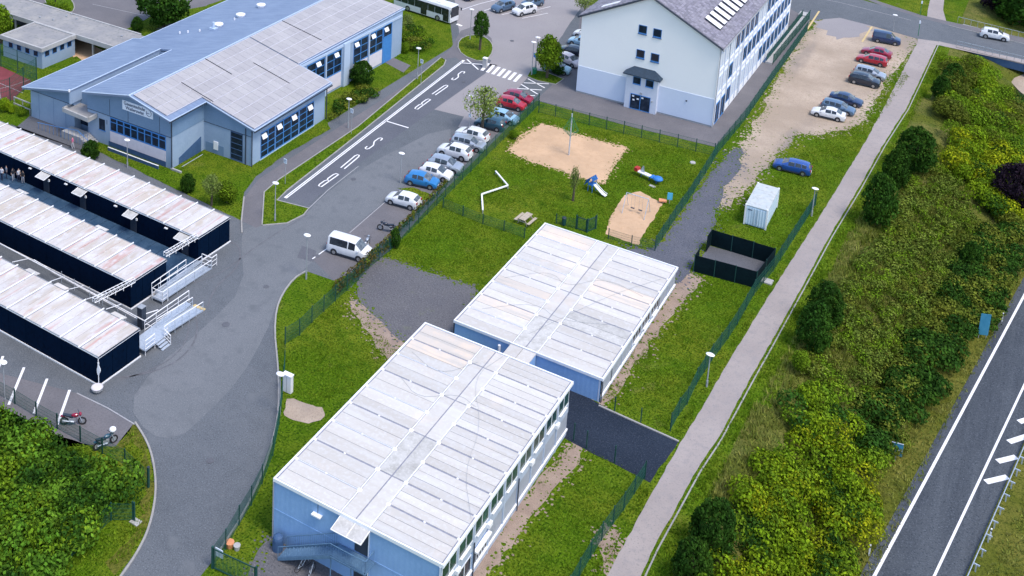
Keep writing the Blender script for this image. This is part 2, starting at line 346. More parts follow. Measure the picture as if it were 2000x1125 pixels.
def ragged(P, step, jit, seed):
    rr = random.Random(seed); out_ = []; n = len(P)
    for i in range(n):
        a, b = P[i], P[(i+1) % n]; L = math.hypot(b[0]-a[0], b[1]-a[1]); k = max(1, int(L/step)) if jit else 1
        for j in range(k):
            t = j/k; out_.append((a[0]+(b[0]-a[0])*t+rr.uniform(-jit, jit), a[1]+(b[1]-a[1])*t+rr.uniform(-jit, jit)))
    return out_
def smooth_poly(P, it=2, closed=True):
    for _ in range(it):
        Q = []; n = len(P)
        if not closed: Q.append(P[0])
        for i in range(n if closed else n-1):
            a, b = P[i], P[(i+1) % n]
            Q += [(a[0]*.75+b[0]*.25, a[1]*.75+b[1]*.25), (a[0]*.25+b[0]*.75, a[1]*.25+b[1]*.75)]
        if not closed: Q.append(P[-1])
        P = Q
    return P
def fringe(name, P, mat, layer, seed, jit):
    """small crumbs of the patch outside its edge and grass crumbs inside it, so that the edge frays"""
    rr = random.Random(seed+99); A, Bm = MB(), MB(); n = len(P)
    for i in range(n):
        a, b = P[i], P[(i+1) % n]; L = math.hypot(b[0]-a[0], b[1]-a[1])
        for _ in range(max(1, int(L*(9 if jit < .35 else 13)))):
            t = rr.random(); o = rr.gauss(0, .28+jit*.9); x = a[0]+(b[0]-a[0])*t+o*(b[1]-a[1])/L; y = a[1]+(b[1]-a[1])*t-o*(b[0]-a[0])/L
            r = rr.uniform(.04, .15)*(1.4 if rr.random() < .15 else 1); k = rr.randint(5, 7); q = [(x+r*rr.uniform(.6,1.4)*math.cos(2*math.pi*j/k), y+r*rr.uniform(.5,1.2)*math.sin(2*math.pi*j/k)) for j in range(k)]
            ins = False
            for j in range(n):
                c, d = P[j], P[j-1]
                if (c[1] > y) != (d[1] > y) and x < (d[0]-c[0])*(y-c[1])/(d[1]-c[1])+c[0]: ins = not ins
            (Bm if ins else A).add([(u, v, layer*.004+.0015+.0004*(_ % 6)) for u, v in q], [tuple(range(k))])
    for mb, m in ((A, mat), (Bm, G_['lawn'])):
        if mb.f: o = mb.build(name+'_edge', m); o['kind'] = 'structure'
def sheet(name, pts, layer, mat, jit=0.0, step=1.0, smo=0, seed=1, world_pts=False, parent=None, top=None, kind='structure', label=None, drape=False):
    P = list(pts) if world_pts else [at(*p) for p in pts]
    if smo: P = smooth_poly(P, smo)
    if jit: P = ragged(P, step, jit, seed)
    z = layer*.004 if top is None else top
    mb = MB()
    if top is not None: mb.prism(P, 0.0, z)
    elif drape: mb.add([(x, y, hz(x, y)+z+.01) for x, y in P], [tuple(range(len(P)))])
    else: mb.add([(x, y, z) for x, y in P], [tuple(range(len(P)))])
    n0 = mb.f[-1]
    o = mb.build(name, mat, parent)
    if kind: o['kind'] = kind
    if label: o['label'] = label
    if jit >= .14 and top is None and not drape and name not in ('dry_edge','faded_marking_area','grass_patch'): fringe(name, P, mat, layer, seed, jit)
    # make sure flat sheets face up
    if top is None:
        for p in o.data.polygons:
            if p.normal.z < 0: o.data.flip_normals(); break
    return o
def strip(mb, P, w0, w1, z0, z1):
    """ribbon with height along polyline P (offsets to the right)"""
    n = len(P); L = []; Rr = []
    for i in range(n):
        a = P[max(0, i-1)]; b = P[min(n-1, i+1)]; dx, dy = b[0]-a[0], b[1]-a[1]; l = math.hypot(dx, dy) or 1; nx, ny = dy/l, -dx/l
        L.append((P[i][0]+nx*w0, P[i][1]+ny*w0)); Rr.append((P[i][0]+nx*w1, P[i][1]+ny*w1))
    for i in range(n-1):
        q = [L[i], Rr[i], Rr[i+1], L[i+1]]
        if z1 is None: mb.add([(x, y, z0) for x, y in q], [(0,1,2,3)])
        else:
            mb.add([(x, y, z0) for x, y in q]+[(x, y, z1) for x, y in q], [(4,5,6,7),(0,1,5,4),(1,2,6,5),(2,3,7,6),(3,0,4,7)])
def kerb(pts, label, smo=0, w=.16, h=.11, world_pts=False):
    P = list(pts) if world_pts else [at(*p) for p in pts]
    if smo: P = smooth_poly(P, smo, False)
    mb = MB(); strip(mb, P, 0, w, 0, h); o = mb.build('kerb', G_['kerb']); o['kind'] = 'structure'; o['label'] = label; return o
def line(pts, w, layer=9, mat='paint', smo=0, name='road_marking', z=None):
    P = [at(*p) for p in pts]
    if smo: P = smooth_poly(P, smo, False)
    mb = MB(); strip(mb, P, -w/2, w/2, layer*.004 if z is None else z, None); o = mb.build(name, G_[mat]); o['kind'] = 'structure'
    for p in o.data.polygons:
        if p.normal.z < 0: o.data.flip_normals(); break
    return o

# yard, roads
sheet('yard_asphalt', [(-300,340),(38,246),(62,222),(335,335),(500,332),(640,240),(885,90),(860,-120),(1290,-120),(1135,20),(1122,182),(1050,195),(1026,215),(868,372),(760,490),(715,523),(652,548),(600,530),(575,545),(553,575),(541,605),(538,650),(543,700),(546,740),(538,850),(513,930),(475,1010),(432,1075),(380,1140),(250,1320),(-500,1320)], 1, G_['asphalt'])
sheet('bus_lane_asphalt', [(556,384),(905,118),(972,127),(848,214),(700,320),(618,385),(600,402)], 2, G_['asphalt_bus'])
sheet('pale_asphalt_patch', [(848,214),(906,228),(895,248),(935,262),(985,215),(1010,175),(1032,150),(970,128)], 4, G_['asphalt_lt'])
sheet('pale_asphalt_patch', [(955,128),(1030,150),(1045,152),(1075,160),(1060,130),(1130,20),(1290,-120),(870,-120),(890,20),(900,90),(960,118)], 2, G_['asphalt_lt'], .1, 2)
sheet('pale_asphalt_patch', [(348,858),(400,812),(470,740),(520,650),(538,600),(545,585),(575,545),(605,515),(752,392),(880,290),(880,240),(700,330),(620,392),(602,415),(560,440),(480,440),(470,470),(478,560),(400,640),(300,720),(250,790),(290,850)], 2, G_['asphalt_mid'], 0, 1, 1)
sheet('asphalt_patch', [(590,480),(618,490),(612,512),(580,503)], 3, G_['asphalt_dk'])
sheet('parking_paving', [(612,508),(755,392),(870,300),(985,205),(1030,175),(1040,190),(868,372),(760,490),(715,523),(652,548)], 3, G_['pavers'])
sheet('parking_paving', [(-150,690),(150,768),(265,830),(225,872),(190,868),(-200,900)], 3, G_['pavers'])
sheet('school_forecourt', [(30,250),(62,224),(200,285),(178,300),(112,282),(20,242)], 4, G_['asphalt_dk'])
sheet('schoolyard_paving', [(-200,-160),(720,-160),(560,30),(280,60),(140,100),(20,40),(-200,120)], 2, G_['pavers'])
sheet('courtyard_paving', [(150,75),(205,100),(150,140),(140,100)], 3, G_['sand'])
# foot pavement between school and bus lane
sheet('foot_pavement', [(473,432),(478,385),(505,350),(640,262),(820,148),(880,95),(900,60),(930,50),(960,75),(963,95),(945,120),(903,122),(890,112),(868,115),(700,248),(545,352),(517,375),(512,440),(500,445)], 4, G_['pavers'])
sheet('foot_pavement', [(733,112),(748,104),(802,128),(788,142)], 7, G_['pavers'])
sheet('house_forecourt', [(1046,196),(1085,160),(1125,110),(1135,10),(1540,10),(1583,35),(1578,55),(1452,232),(1397,287),(1240,250)], 5, G_['pavers'])
sheet('car_park_dirt', [(1582,52),(1640,20),(1700,42),(1792,72),(1785,95),(1735,145),(1695,225),(1670,250),(1600,262),(1560,262),(1535,285),(1505,320),(1480,345),(1450,380),(1405,412),(1402,385),(1430,315),(1470,245),(1500,190),(1545,110)], 3, G_['dirt'], .5, 1.1, 1, 3)
sheet('gravel_track', [(1425,292),(1452,290),(1442,335),(1410,375),(1395,440),(1385,470),(1352,500),(1345,545),(1310,560),(1200,520),(1210,480),(1290,490),(1330,420)], 5, G_['gravel_tr'], .3, 1.2, 1, 5)
sheet('gravel_plot', [(692,540),(745,503),(800,520),(932,562),(905,640),(840,700),(785,668),(735,620),(700,590)], 4, G_['gravel'], .15, 1.0, 0, 6)
sheet('dirt_edge', [(680,590),(700,580),(740,615),(800,670),(770,720),(730,660),(690,615)], 3, G_['soil'], .3, .8, 1, 7)
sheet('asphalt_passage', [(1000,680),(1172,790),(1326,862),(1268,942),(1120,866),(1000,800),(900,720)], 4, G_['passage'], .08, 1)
kerb([(1170,792),(1326,862)], 'thin kerb along the lawn side of the dark passage')
sheet('soil_strip', [(1122,862),(1146,872),(1120,915),(1060,985),(985,1080),(950,1130),(900,1200),(860,1180),(900,1100)], 3, G_['soil'], .2, .8, 0, 8)
sheet('soil_strip', [(1328,520),(1375,548),(1345,575),(1270,670),(1205,770),(1195,785),(1170,788),(1165,760)], 3, G_['soil'], .25, .8, 0, 9)
sheet('entrance_paving', [(530,1050),(505,1070),(480,1130),(470,1200),(900,1300),(870,1130),(700,1100)], 4, G_['gravel'], .15, 1)
sheet('soil_patch', [(565,775),(600,790),(640,800),(620,828),(556,820),(553,790)], 4, G_['dirt'], .13, .4, 1, 11)
sheet('sandpit', [(990,294),(1020,262),(1058,241),(1090,249),(1140,266),(1226,289),(1200,325),(1180,360),(1130,348),(1085,330),(1040,318)], 5, G_['sand'], .14, .5, 0, 12)
sheet('sandpit', [(1220,382),(1250,373),(1293,398),(1278,425),(1262,450),(1246,479),(1183,458),(1190,430),(1205,405)], 5, G_['sand'], .12, .5, 0, 13)
sheet('enclosure_floor', [(1354,528),(1475,562),(1512,515),(1385,480)], 6, G_['asphalt_dk'])
sheet('worn_patch', [(1170,960+60),(1220,1050),(1200,1120),(1180,1125),(1175,1080)], 3, G_['soil'], .3, .6, 1, 14)
sheet('red_court', [(-260,150),(-40,110),(62,158),(25,195),(-30,215),(-260,260)], 3, G_['court'])
line([(-30,150),(45,182)], .09, 5, 'paint_old'); line([(-20,178),(22,168),(60,155)], .09, 5, 'paint_old'); line([(-10,120),(2,196)], .09, 5, 'paint_old')
# grass islands raised behind kerbs
def island(name, pts, smo=0, k=True, jit=0, lab=None):
    P = [at(*p) for p in pts]
    if smo: P = smooth_poly(P, smo)
    o = sheet(name, P, 0, G_['lawn'], jit, .8, 0, 5, True, top=.07); o['label'] = lab or 'raised grass island'
    if k:
        a = sum(P[i][0]*P[(i+1)%len(P)][1]-P[(i+1)%len(P)][0]*P[i][1] for i in range(len(P)))
        if a < 0: P = P[::-1]
        mb = MB(); strip(mb, P+[P[0]], 0, .14, 0, .1); q = mb.build('kerb', G_['kerb'], o)
island('grass_strip', [(517,376),(545,352),(700,248),(862,113),(870,118),(866,128),(705,258),(560,372),(540,392),(602,408),(592,420),(560,436),(513,440)], 0)
island('grass_island', [(893,88),(905,72),(935,68),(955,78),(963,92),(958,110),(940,122),(903,108)], 1)
sheet('grass_bank', [(262,828),(285,862),(298,900),(303,960),(290,1030),(262,1085),(225,1140),(120,1320),(-500,1320),(-400,800),(-10,790),(60,825),(140,860),(190,872),(225,872)], 3, G_['lawn'], .1, 1)
sheet('dry_edge', [(262,830),(276,842),(296,905),(301,960),(288,1030),(255,1085),(232,1110),(215,1125),(200,1100),(240,1070),(275,1010),(285,940),(280,890),(262,862),(240,880),(222,875)], 4, G_['verge'], .25, .7, 0, 21)
kerb([(262,826),(285,862),(298,900),(304,960),(291,1030),(262,1088),(222,1142)][::-1], 'pale kerb along the left side of the driveway', 2)
kerb([(600,530),(575,545),(553,575),(541,605),(538,650),(543,700),(546,740),(546,800),(538,850),(513,930),(475,1010),(432,1075)], 'kerb along the fenced side of the driveway', 1)
island('grass_bed', [(1030,150),(1037,138),(1062,140),(1100,155),(1085,165),(1050,158)], 0)
island('grass_bed', [(780,30),(800,30),(845,58),(858,75),(840,88),(800,120),(778,110),(765,105)], 1, False)
sheet('grass_bed', [(632,230),(775,117),(790,132),(700,180),(680,205),(640,235)], 6, G_['lawn'], .1, 1)
sheet('grass_bed', [(500,330),(640,236),(645,252),(560,300),(500,345),(478,375),(470,430),(455,424),(180,290),(170,275),(205,262),(335,335)], 6, G_['lawn'], .1, 1)
sheet('grass_bed', [(290,62),(240,60),(300,30),(400,12),(460,-10),(460,0)], 4, G_['lawn'], .1, 1)
island('planting_island', [(84,5),(100,-12),(135,-5),(146,12),(140,26),(118,22)], 1)
kerb([(478,385),(473,432),(474,455)], 'kerb at the end of the footway')
sheet('grass_bed', [(60,140),(150,110),(160,118),(90,155),(72,160)], 6, G_['lawn'])
# parking strip remnant of grass
sheet('grass_patch', [(775,368),(810,366),(850,385),(830,392),(790,374)], 5, G_['lawn'], .15, .5)

# footpath and its continuation
PL = [(1145,1200),(1185,1125),(1241,1023),(1283,946),(1328,866),(1370,799),(1425,702),(1512,562),(1600,425),(1690,277),(1737,190),(1780,105),(1797,76)]
PR = [(1832,80),(1795,160),(1770,212),(1725,282),(1675,371),(1620,461),(1565,562),(1500,679),(1467,737),(1401,858),(1361,918),(1318,996),(1278,1068),(1251,1125),(1215,1200)]
sheet('footpath', PL+PR, 5, G_['path'], .05, .8)
mb = MB()
strip(mb, [at(*p) for p in PR[::-1]], .25, .37, 0, .05); o = mb.build('path_edging', G_['kerb']); o['kind'] = 'structure'
sheet('footpath', [(1810,42),(1850,48),(1842,20),(1850,-60),(1830,-60),(1812,20)], 6, G_['path'])
# road along the top with pavement
sheet('top_road', [(1470,-120),(1560,-50),(1640,-12),(1720,10),(1800,36),(2000,84),(2300,165),(2300,215),(2000,119),(1838,82),(1792,76),(1700,50),(1640,35),(1585,40),(1530,10),(1300,-120)], 7, G_['asphalt'])
sheet('pavement', [(1560,-60),(1720,4),(1800,30),(1852,42),(2000,74),(2300,150),(2300,165),(2000,84),(1850,48),(1800,36),(1720,10),(1560,-50)], 8, G_['pavers'])
sheet('pavement', [(1792,76),(1838,82),(2000,117),(2300,213),(2300,225),(2000,125),(1836,89),(1792,84)], 8, G_['path'])
kerb([(1852,50),(2000,86),(2300,168)], 'dark kerb on the far side of the top road')
sheet('faded_marking_area', [(1588,42),(1640,30),(1700,48),(1698,62),(1680,72),(1640,76),(1612,66)], 6, G_['asphalt_lt'], .8, 1.2)
line([(1600,22),(1577,57)], .3, 9, 'paint_y'); line([(1703,52),(1684,82)], .3, 9, 'paint_y')
line([(1560,-10),(1640,5),(1700,20),(1780,40)], .12, 9, 'paint_old')

# markings of the bus lane and parking
line([(557,387),(906,118)], .42, 7); line([(561,384),(903,120)], .1, 8, 'asphalt_dk')
line([(752,236),(798,250)], .22, 7)
line([(901,123),(942,126)], .22, 7); line([(912,116),(934,136)], .22, 7)
for a in ((1023,162,1072,164),(1031,154,1064,172),(1010,173,1058,176),(1018,165,1050,184),(1018,187,1045,187),(1023,185,1037,195)):
    line([a[:2], a[2:]], .2, 7)
for k in range(7):
    u, v = 948+k*10.6, 130+k*3.6; line([(u+6, v-6), (u-7, v+8)], .5, 7, name='crossing_bar')
line([(610,506),(640,485)], .14, 7); line([(683,455),(752,395)], .1, 7, 'paint_old'); line([(590,420),(640,372),(700,325)], .1, 7, 'paint_old')
for a in ((47,718,17,791),(92,740,66,808),(136,762,112,830),(6,696,-12,740)): line([a[:2], a[2:]], .24, 7)
line([(150,768),(210,797),(263,829)], .12, 7, 'paint_old')
line([(900,20),(935,8),(975,-2)], .12, 7); line([(946,21),(1010,-2)], .12, 7); line([(980,29),(1045,14)], .12, 7); line([(1020,36),(1070,26),(1047,20),(1075,13)], .12, 7)
line([(892,47),(902,51)], .5, 7); line([(180,8),(280,30)], .1, 4, 'paint_old')

def letters():
    # strokes in letter space: x to the reader's right (0..1), y up (0..1)
    gl = {'B': [[(0,0),(0,1),(.75,1),(1,.9),(1,.62),(.7,.52),(0,.52)], [(.7,.52),(1,.42),(1,.1),(.75,0),(0,0)]],
          'U': [[(0,1),(0,.1),(.25,0),(.75,0),(1,.1),(1,1)]],
          'S': [[(1,.82),(.95,.95),(.7,1),(.3,1),(0,.93),(0,.66),(.3,.54),(.7,.46),(1,.34),(1,.07),(.7,0),(.3,0),(.05,.05),(0,.18)]]}
    for ch, a, b in (('B',(624,364),(658,340)),('U',(669,329),(700,303)),('S',(715,291),(745,270)),('B',(812,213),(838,194)),('U',(847,185),(873,167)),('S',(884,156),(906,140))):
        A = np.array(at(*a)); Bp = np.array(at(*b)); up = A-Bp; L = np.linalg.norm(up); up /= L; rt = np.array([up[1], -up[0]]); w = .52
        mb = MB()
        for st in gl[ch]:
            P = [tuple(Bp+up*L*y+rt*(x-.5)*w) for x, y in st]
            strip(mb, P, -.085, .085, .03, None)
        o = mb.build('painted_letter', G_['paint']); o['kind'] = 'structure'; o['label'] = 'white road letter '+ch
        bm_flip(o)
def bm_flip(o):
    for p in o.data.polygons:
        if p.normal.z < 0: p.flip()
letters()
line([(198,738),(270,735),(340,712),(378,675),(387,640),(380,612),(368,598)], .18, 6, 'tyre', 2); line([(235,742),(300,722),(350,690),(370,650),(366,622)], .14, 6, 'tyre', 2); line([(440,470),(470,480),(468,520),(420,560),(405,600)], .16, 6, 'tyre', 2); line([(330,560),(420,545),(500,480),(600,420)], .12, 6, 'tyre', 2)
# highway in the cutting
def hw():
    z = HWZ
    def q(u, v, dz=0.0): return at(u, v, z+dz)
    A = _ha; B = _hb; d = np.array([B[0]-A[0], B[1]-A[1]]); d /= np.linalg.norm(d); n = np.array([d[1], -d[0]])
    P = lambda s, o: tuple(np.array(A)+d*s+n*o)
    def band(name, o0, o1, dz, mat, s0=-70, s1=230):
        mb = MB(); mb.add([(*P(s0,o0), z+dz), (*P(s0,o1), z+dz), (*P(s1,o1), z+dz), (*P(s1,o0), z+dz)], [(0,1,2,3)])
        o = mb.build(name, G_[mat]); o['kind'] = 'structure'; return o
    def off(u, v): p = np.array(q(u, v)); return float((p-np.array(A))@n), float((p-np.array(A))@d)
    w2 = off(1825,1125)[0]; rail = off(1893,1125)[0]
    band('highway', -.9, rail-.25, .03, 'hwy')
    band('edge_line', -.12, .12, .045, 'paint'); band('lane_line', w2-.1, w2+.1, .045, 'paint')
    band('rail_verge', rail-.25, rail+.25, .035, 'verge')
    for (u0, v0, u1, v1) in ((1925,942,1968,932),(1948,902,1985,893),(1970,864,2010,851),(1990,825,2030,812)):
        a = q(u0, v0); b = q(u1, v1); mb = MB(); strip(mb, [a, b], -.28, .28, z+.045, None); o = mb.build('hatched_marking', G_['paint']); o['kind'] = 'structure'; bm_flip(o)
    t = thing('guardrail', 'galvanised steel guardrail along the right edge of the highway', 'guardrail', (*P(0, rail), z), 0, local=False)
    mb = MB()
    a, b = P(-40, rail), P(150, rail)
    prof = [(.0,.42),(.05,.46),(.05,.52),(.0,.56),(.0,.60),(.05,.64),(.05,.70),(.0,.74)]
    for i in range(len(prof)-1):
        (o0, h0), (o1, h1) = prof[i], prof[i+1]
        q0 = P(-40, rail-o0); q1 = P(150, rail-o0); q2 = P(150, rail-o1); q3 = P(-40, rail-o1)
        mb.add([(*q0, z+h0), (*q1, z+h0), (*q2, z+h1), (*q3, z+h1)], [(0,1,2,3),(3,2,1,0)])
    mb.wall(a, b, 0, 190, z+.70, z+.75, 0, .05)
    mb.build('rail', B_['steel'], t)
    for k in range(48):
        s = -40+k*2.0
        p = P(s, rail+.25); mb = MB(); mb.box(p[0]-.06, p[0]+.06, p[1]-.06, p[1]+.06, z-.1, z+.72)
        mb.wall(P(s, rail), P(s, rail+.25), 0, .5, z+.62, z+.74, -.04, .04); mb.build('post', B_['steel'], t)
    # marker posts and signs
    for (u, v, lab) in ((1957,628,'white marker post beside the blue sign at the highway edge'),(1697,1085,'white marker post at the bottom of the highway verge'),(1933,1053,'white marker post behind the guardrail')):
        x, y, zz = atT(u, v); t = thing('marker_post', lab, 'marker post', (x, y, zz))
        mb = MB(); mb.prism([(-.06,-.06),(.06,-.06),(.06,.06),(-.06,.06)], 0, 1.05); mb.build('post', B_['white_metal'], t)
        mb = MB(); mb.box(-.065,.065,-.065,.065,.8,.95); mb.build('band', B_['dark'], t)
    x, y, zz = atT(1918, 662); t = thing('road_sign', 'tall blue sign panel seen from behind beside the highway', 'sign', (x, y, zz), R(20))
    mb = MB(); mb.box(-.5,.5,-.02,.02,.5,3.0); mb.build('panel', B_['signblue'], t)
    mb = MB(); mb.box(-.4,-.34,.02,.08,0,2.9); mb.box(.34,.4,.02,.08,0,2.9); mb.box(-.5,.5,.02,.05,2.2,2.25); mb.build('frame', B_['grey'], t)
    x, y, zz = atT(1748, 900); t = thing('road_sign', 'pair of small blue sign plates on a post in the grass verge', 'sign', (x, y, zz), R(10))
    for h in (1.2, 1.9):
        mb = MB(); mb.box(-.5,.5,-.02,.02,h-.6,h-.05); mb.build('panel', B_['signblue'], t)
        mb = MB(); mb.box(-.5,.5,-.05,.03,h-.05,h-.0); mb.build('edge', B_['steel'], t)
    mb = MB(); mb.tube((0,.06,0),(0,.06,1.9),.04); mb.build('pole', B_['grey'], t)
hw()
# bridge of the top road over the cutting
def bridge():
    t = thing('bridge', 'concrete road bridge deck over the cutting at the top right', 'bridge', (-6, 200, 0), 0, local=False)
    S0 = [at(u, v) for u, v in ((1868,92),(2000,124),(2200,190))]; N0 = [at(u, v) for u, v in ((1870,44),(2000,76),(2200,125))]
    poly = S0+N0[::-1]
    MB().prism(poly, -1.0, -.01).build('deck', B_['conc'], t)
    mb = MB(); strip(mb, S0, -.05, .35, -.05, .12); mb.build('parapet', G_['path'], t)
    mb = MB(); strip(mb, S0, -.02, .30, -1.3, -.051); mb.build('dark_edge_band', B_['bluebase'], t)  # dark teal band below the near deck edge
    mb = MB(); a = at(1918,108); b = at(1936,135-22)
    mb.prism([at(1905,103),at(1942,112),at(1950,60),at(1915,55)], hz(*at(1930,120))-2, -1.0); mb.build('abutment', B_['conc'], t)
    p0 = S0[0]; p1 = S0[1]
    n = 16
    rt = thing('railing', 'thin metal railing along the near edge of the bridge', 'railing', (*p0, 0), 0, local=False)
    L = math.hypot(p1[0]-p0[0], p1[1]-p0[1])*1.6
    for k in range(n):
        s = k*L/(n-1); mb = MB(); mb.wall(p0, p1, s-.03, s+.03, .1, 1.15, -.03, .03); mb.build('post', B_['grey'], rt)
    mb = MB(); mb.wall(p0, p1, 0, L, 1.1, 1.15, -.03, .03); mb.wall(p0, p1, 0, L, .6, .63, -.02, .02); mb.build('handrail', B_['steel'], rt)
    p0 = N0[0]; p1 = N0[1]
    rt = thing('railing', 'thin metal railing along the far edge of the bridge', 'railing', (*p0, 0), 0, local=False)
    for k in range(n):
        s = k*L/(n-1); mb = MB(); mb.wall(p0, p1, s-.03, s+.03, .03, 1.1, -.03, .03); mb.build('post', B_['grey'], rt)
    mb = MB(); mb.wall(p0, p1, 0, L, 1.05, 1.1, -.03, .03); mb.build('handrail', B_['steel'], rt)
    P = [(1975,128),(2000,140),(2040,160),(2060,230),(1998,185),(1965,150)]
    Q = smooth_poly([at(u, v, -2) for u, v in P], 1)
    MB().prism(Q, -8, lambda p: min(-2.0, hz(*p)+1.2)).build('sand_bank', G_['dirt'])['kind'] = 'structure'
    w = thing('abutment_wall', 'grey retaining wall with pale graffiti below the bridge edge', 'wall', (*at(1930,115,-1), -6), 0, local=False)
    a = at(1905,108,-1.3); b = at(1965,125,-1.3)
    MB().wall(a, b, 0, math.hypot(b[0]-a[0], b[1]-a[1]), -7, -1.1, .1, .6).build('wall_face', B_['conc'], w)
    mb = MB(); L = math.hypot(b[0]-a[0], b[1]-a[1])
    for (s0, s1, z0, z1) in ((.4,1.3,-2.4,-1.6),(1.5,1.9,-2.9,-1.7),(2.1,3.0,-3.0,-2.5),(2.2,2.6,-2.2,-1.6),(3.2,3.5,-2.9,-1.8)):
        if s1 < L: mb.wall(a, b, s0, s1, z0, z1, .6, .604)
    mb.build('graffiti', B_['sign'], w)
bridge()
# ------------------------------------------------------------------ container buildings
def window(par, p0, p1, s0, s1, z0, z1, nx, ny, fm, gm, o=0.0, fw=.07, name='window'):
    """framed window on the wall line p0->p1: frame mesh is the part, its panes are sub-parts"""
    mb = MB()
    mb.wall(p0, p1, s0, s1, z0, z0+fw, o, o+.06); mb.wall(p0, p1, s0, s1, z1-fw, z1, o, o+.06)
    for i in range(nx+1):
        s = s0+(s1-s0)*i/nx; a = max(s0, s-fw/2); b = min(s1, s+fw/2); mb.wall(p0, p1, a, b, z0+fw, z1-fw, o, o+.055)
    for j in range(1, ny):
        z = z0+(z1-z0)*j/ny; mb.wall(p0, p1, s0+fw, s1-fw, z-fw*.35, z+fw*.35, o, o+.05)
    f = mb.build(name, fm, par)
    dx, dy = p1[0]-p0[0], p1[1]-p0[1]; L = math.hypot(dx, dy); dx /= L; dy /= L
    for i in range(nx):
        for j in range(ny):
            s = s0+(s1-s0)*(i+.5)/nx; z = z0+(z1-z0)*(j+.5)/ny
            piece('pane', gm, f, (p0[0]+dx*s+dy*(o+.012), p0[1]+dy*s-dx*(o+.012), z), ((s1-s0)/nx-fw*.8, .02, (z1-z0)/ny-fw*.7), math.atan2(dy, dx))
    return f
def cont_roof(t, x0, x1, y0, y1, z, nmod, wl, wr, nl, nr, dirty=()):
    """panelled container roof: two wings of modules either side of a corridor"""
    MB().box(x0+.05, x1-.05, y0+.05, y1-.05, z-.14, z-.02).build('roof_deck', B_['roof_gap'], t)
    mb = MB(); r = .14
    mb.box(x0, x1, y0, y0+r, z-.22, z+.06); mb.box(x0, x1, y1-r, y1, z-.22, z+.06); mb.box(x0, x0+r, y0+r, y1-r, z-.22, z+.057); mb.box(x1-r, x1, y0+r, y1-r, z-.22, z+.057)
    mb.build('roof_edge', B_['roof_rim'], t)
    L = (y1-y0-2*r)/nmod; yb = y0+r
    def pan(a, b, c, d, key):
        m = B_['roof_dirty'] if key in dirty else (B_['roof_grey'] if ('g',)+key in dirty else B_['roof'])
        piece('roof_panel', m, t, ((a+b)/2, (c+d)/2, z-.02+random.uniform(0,.012)), (b-a, d-c, .05))
    for k in range(nmod):
        a = yb+k*L+.06; b = yb+(k+1)*L-.06
        for i in range(nl): pan(x0+r+.12, x0+r+wl-.1, a+(b-a)*i/nl+.02, a+(b-a)*(i+1)/nl-.02, ('L', k, i))
        for i in range(nr): pan(x1-r-wr+.1, x1-r-.12, a+(b-a)*i/nr+.02, a+(b-a)*(i+1)/nr-.02, ('R', k, i))
    ca = x0+r+wl; cb = x1-r-wr; nc = (nmod+1)//2
    for k in range(nc):
        a = yb+k*2*L+.06; b = min(y1-r, yb+(k+1)*2*L)-.06
        for i in range(2): pan(ca+(cb-ca)*i/2+.08, ca+(cb-ca)*(i+1)/2-.03, a, b, ('C', k, i))
    mb = MB()
    for k in range(nmod+1):
        y = yb+k*L
        if 0 < k < nmod:
            mb.ell((ca, y, z+.0), .22, .22, .09, 8, 4); mb.ell((cb, y, z+.0), .2, .2, .09, 8, 4)
            mb.ell((x0+r+.1, y, z+.0), .16, .14, .08, 6, 4); mb.ell((x1-r-.1, y, z+.0), .16, .14, .08, 6, 4)
            mb.ell(((x0+ca)/2, y, z+.0), .12, .07, .06, 6, 4); mb.ell(((x1+cb)/2, y, z+.0), .12, .07, .06, 6, 4)
    mb.build('joint_caps', B_['white_metal'], t, kind='stuff')
    # raised seam ribs
    mb = MB()
    for k in range(1, nmod): 
        mb.box(x0+r, ca-.2, yb+k*L-.025, yb+k*L+.025, z-.02, z+.03) if k % 2 else None
    mb.box(ca-.05, ca+.03, yb, y1-r, z-.02, z+.02); mb.box(cb-.03, cb+.05, yb, y1-r, z-.02, z+.02)
    mb.build('seam_ribs', B_['roof_rim'], t)
def cable(t, pts, z):
    mb = MB(); P = smooth_poly(pts, 2, False); mb.path([(x, y, z+.03) for x, y in P], .010, 4); mb.build('roof_cable', B_['grey'], t)

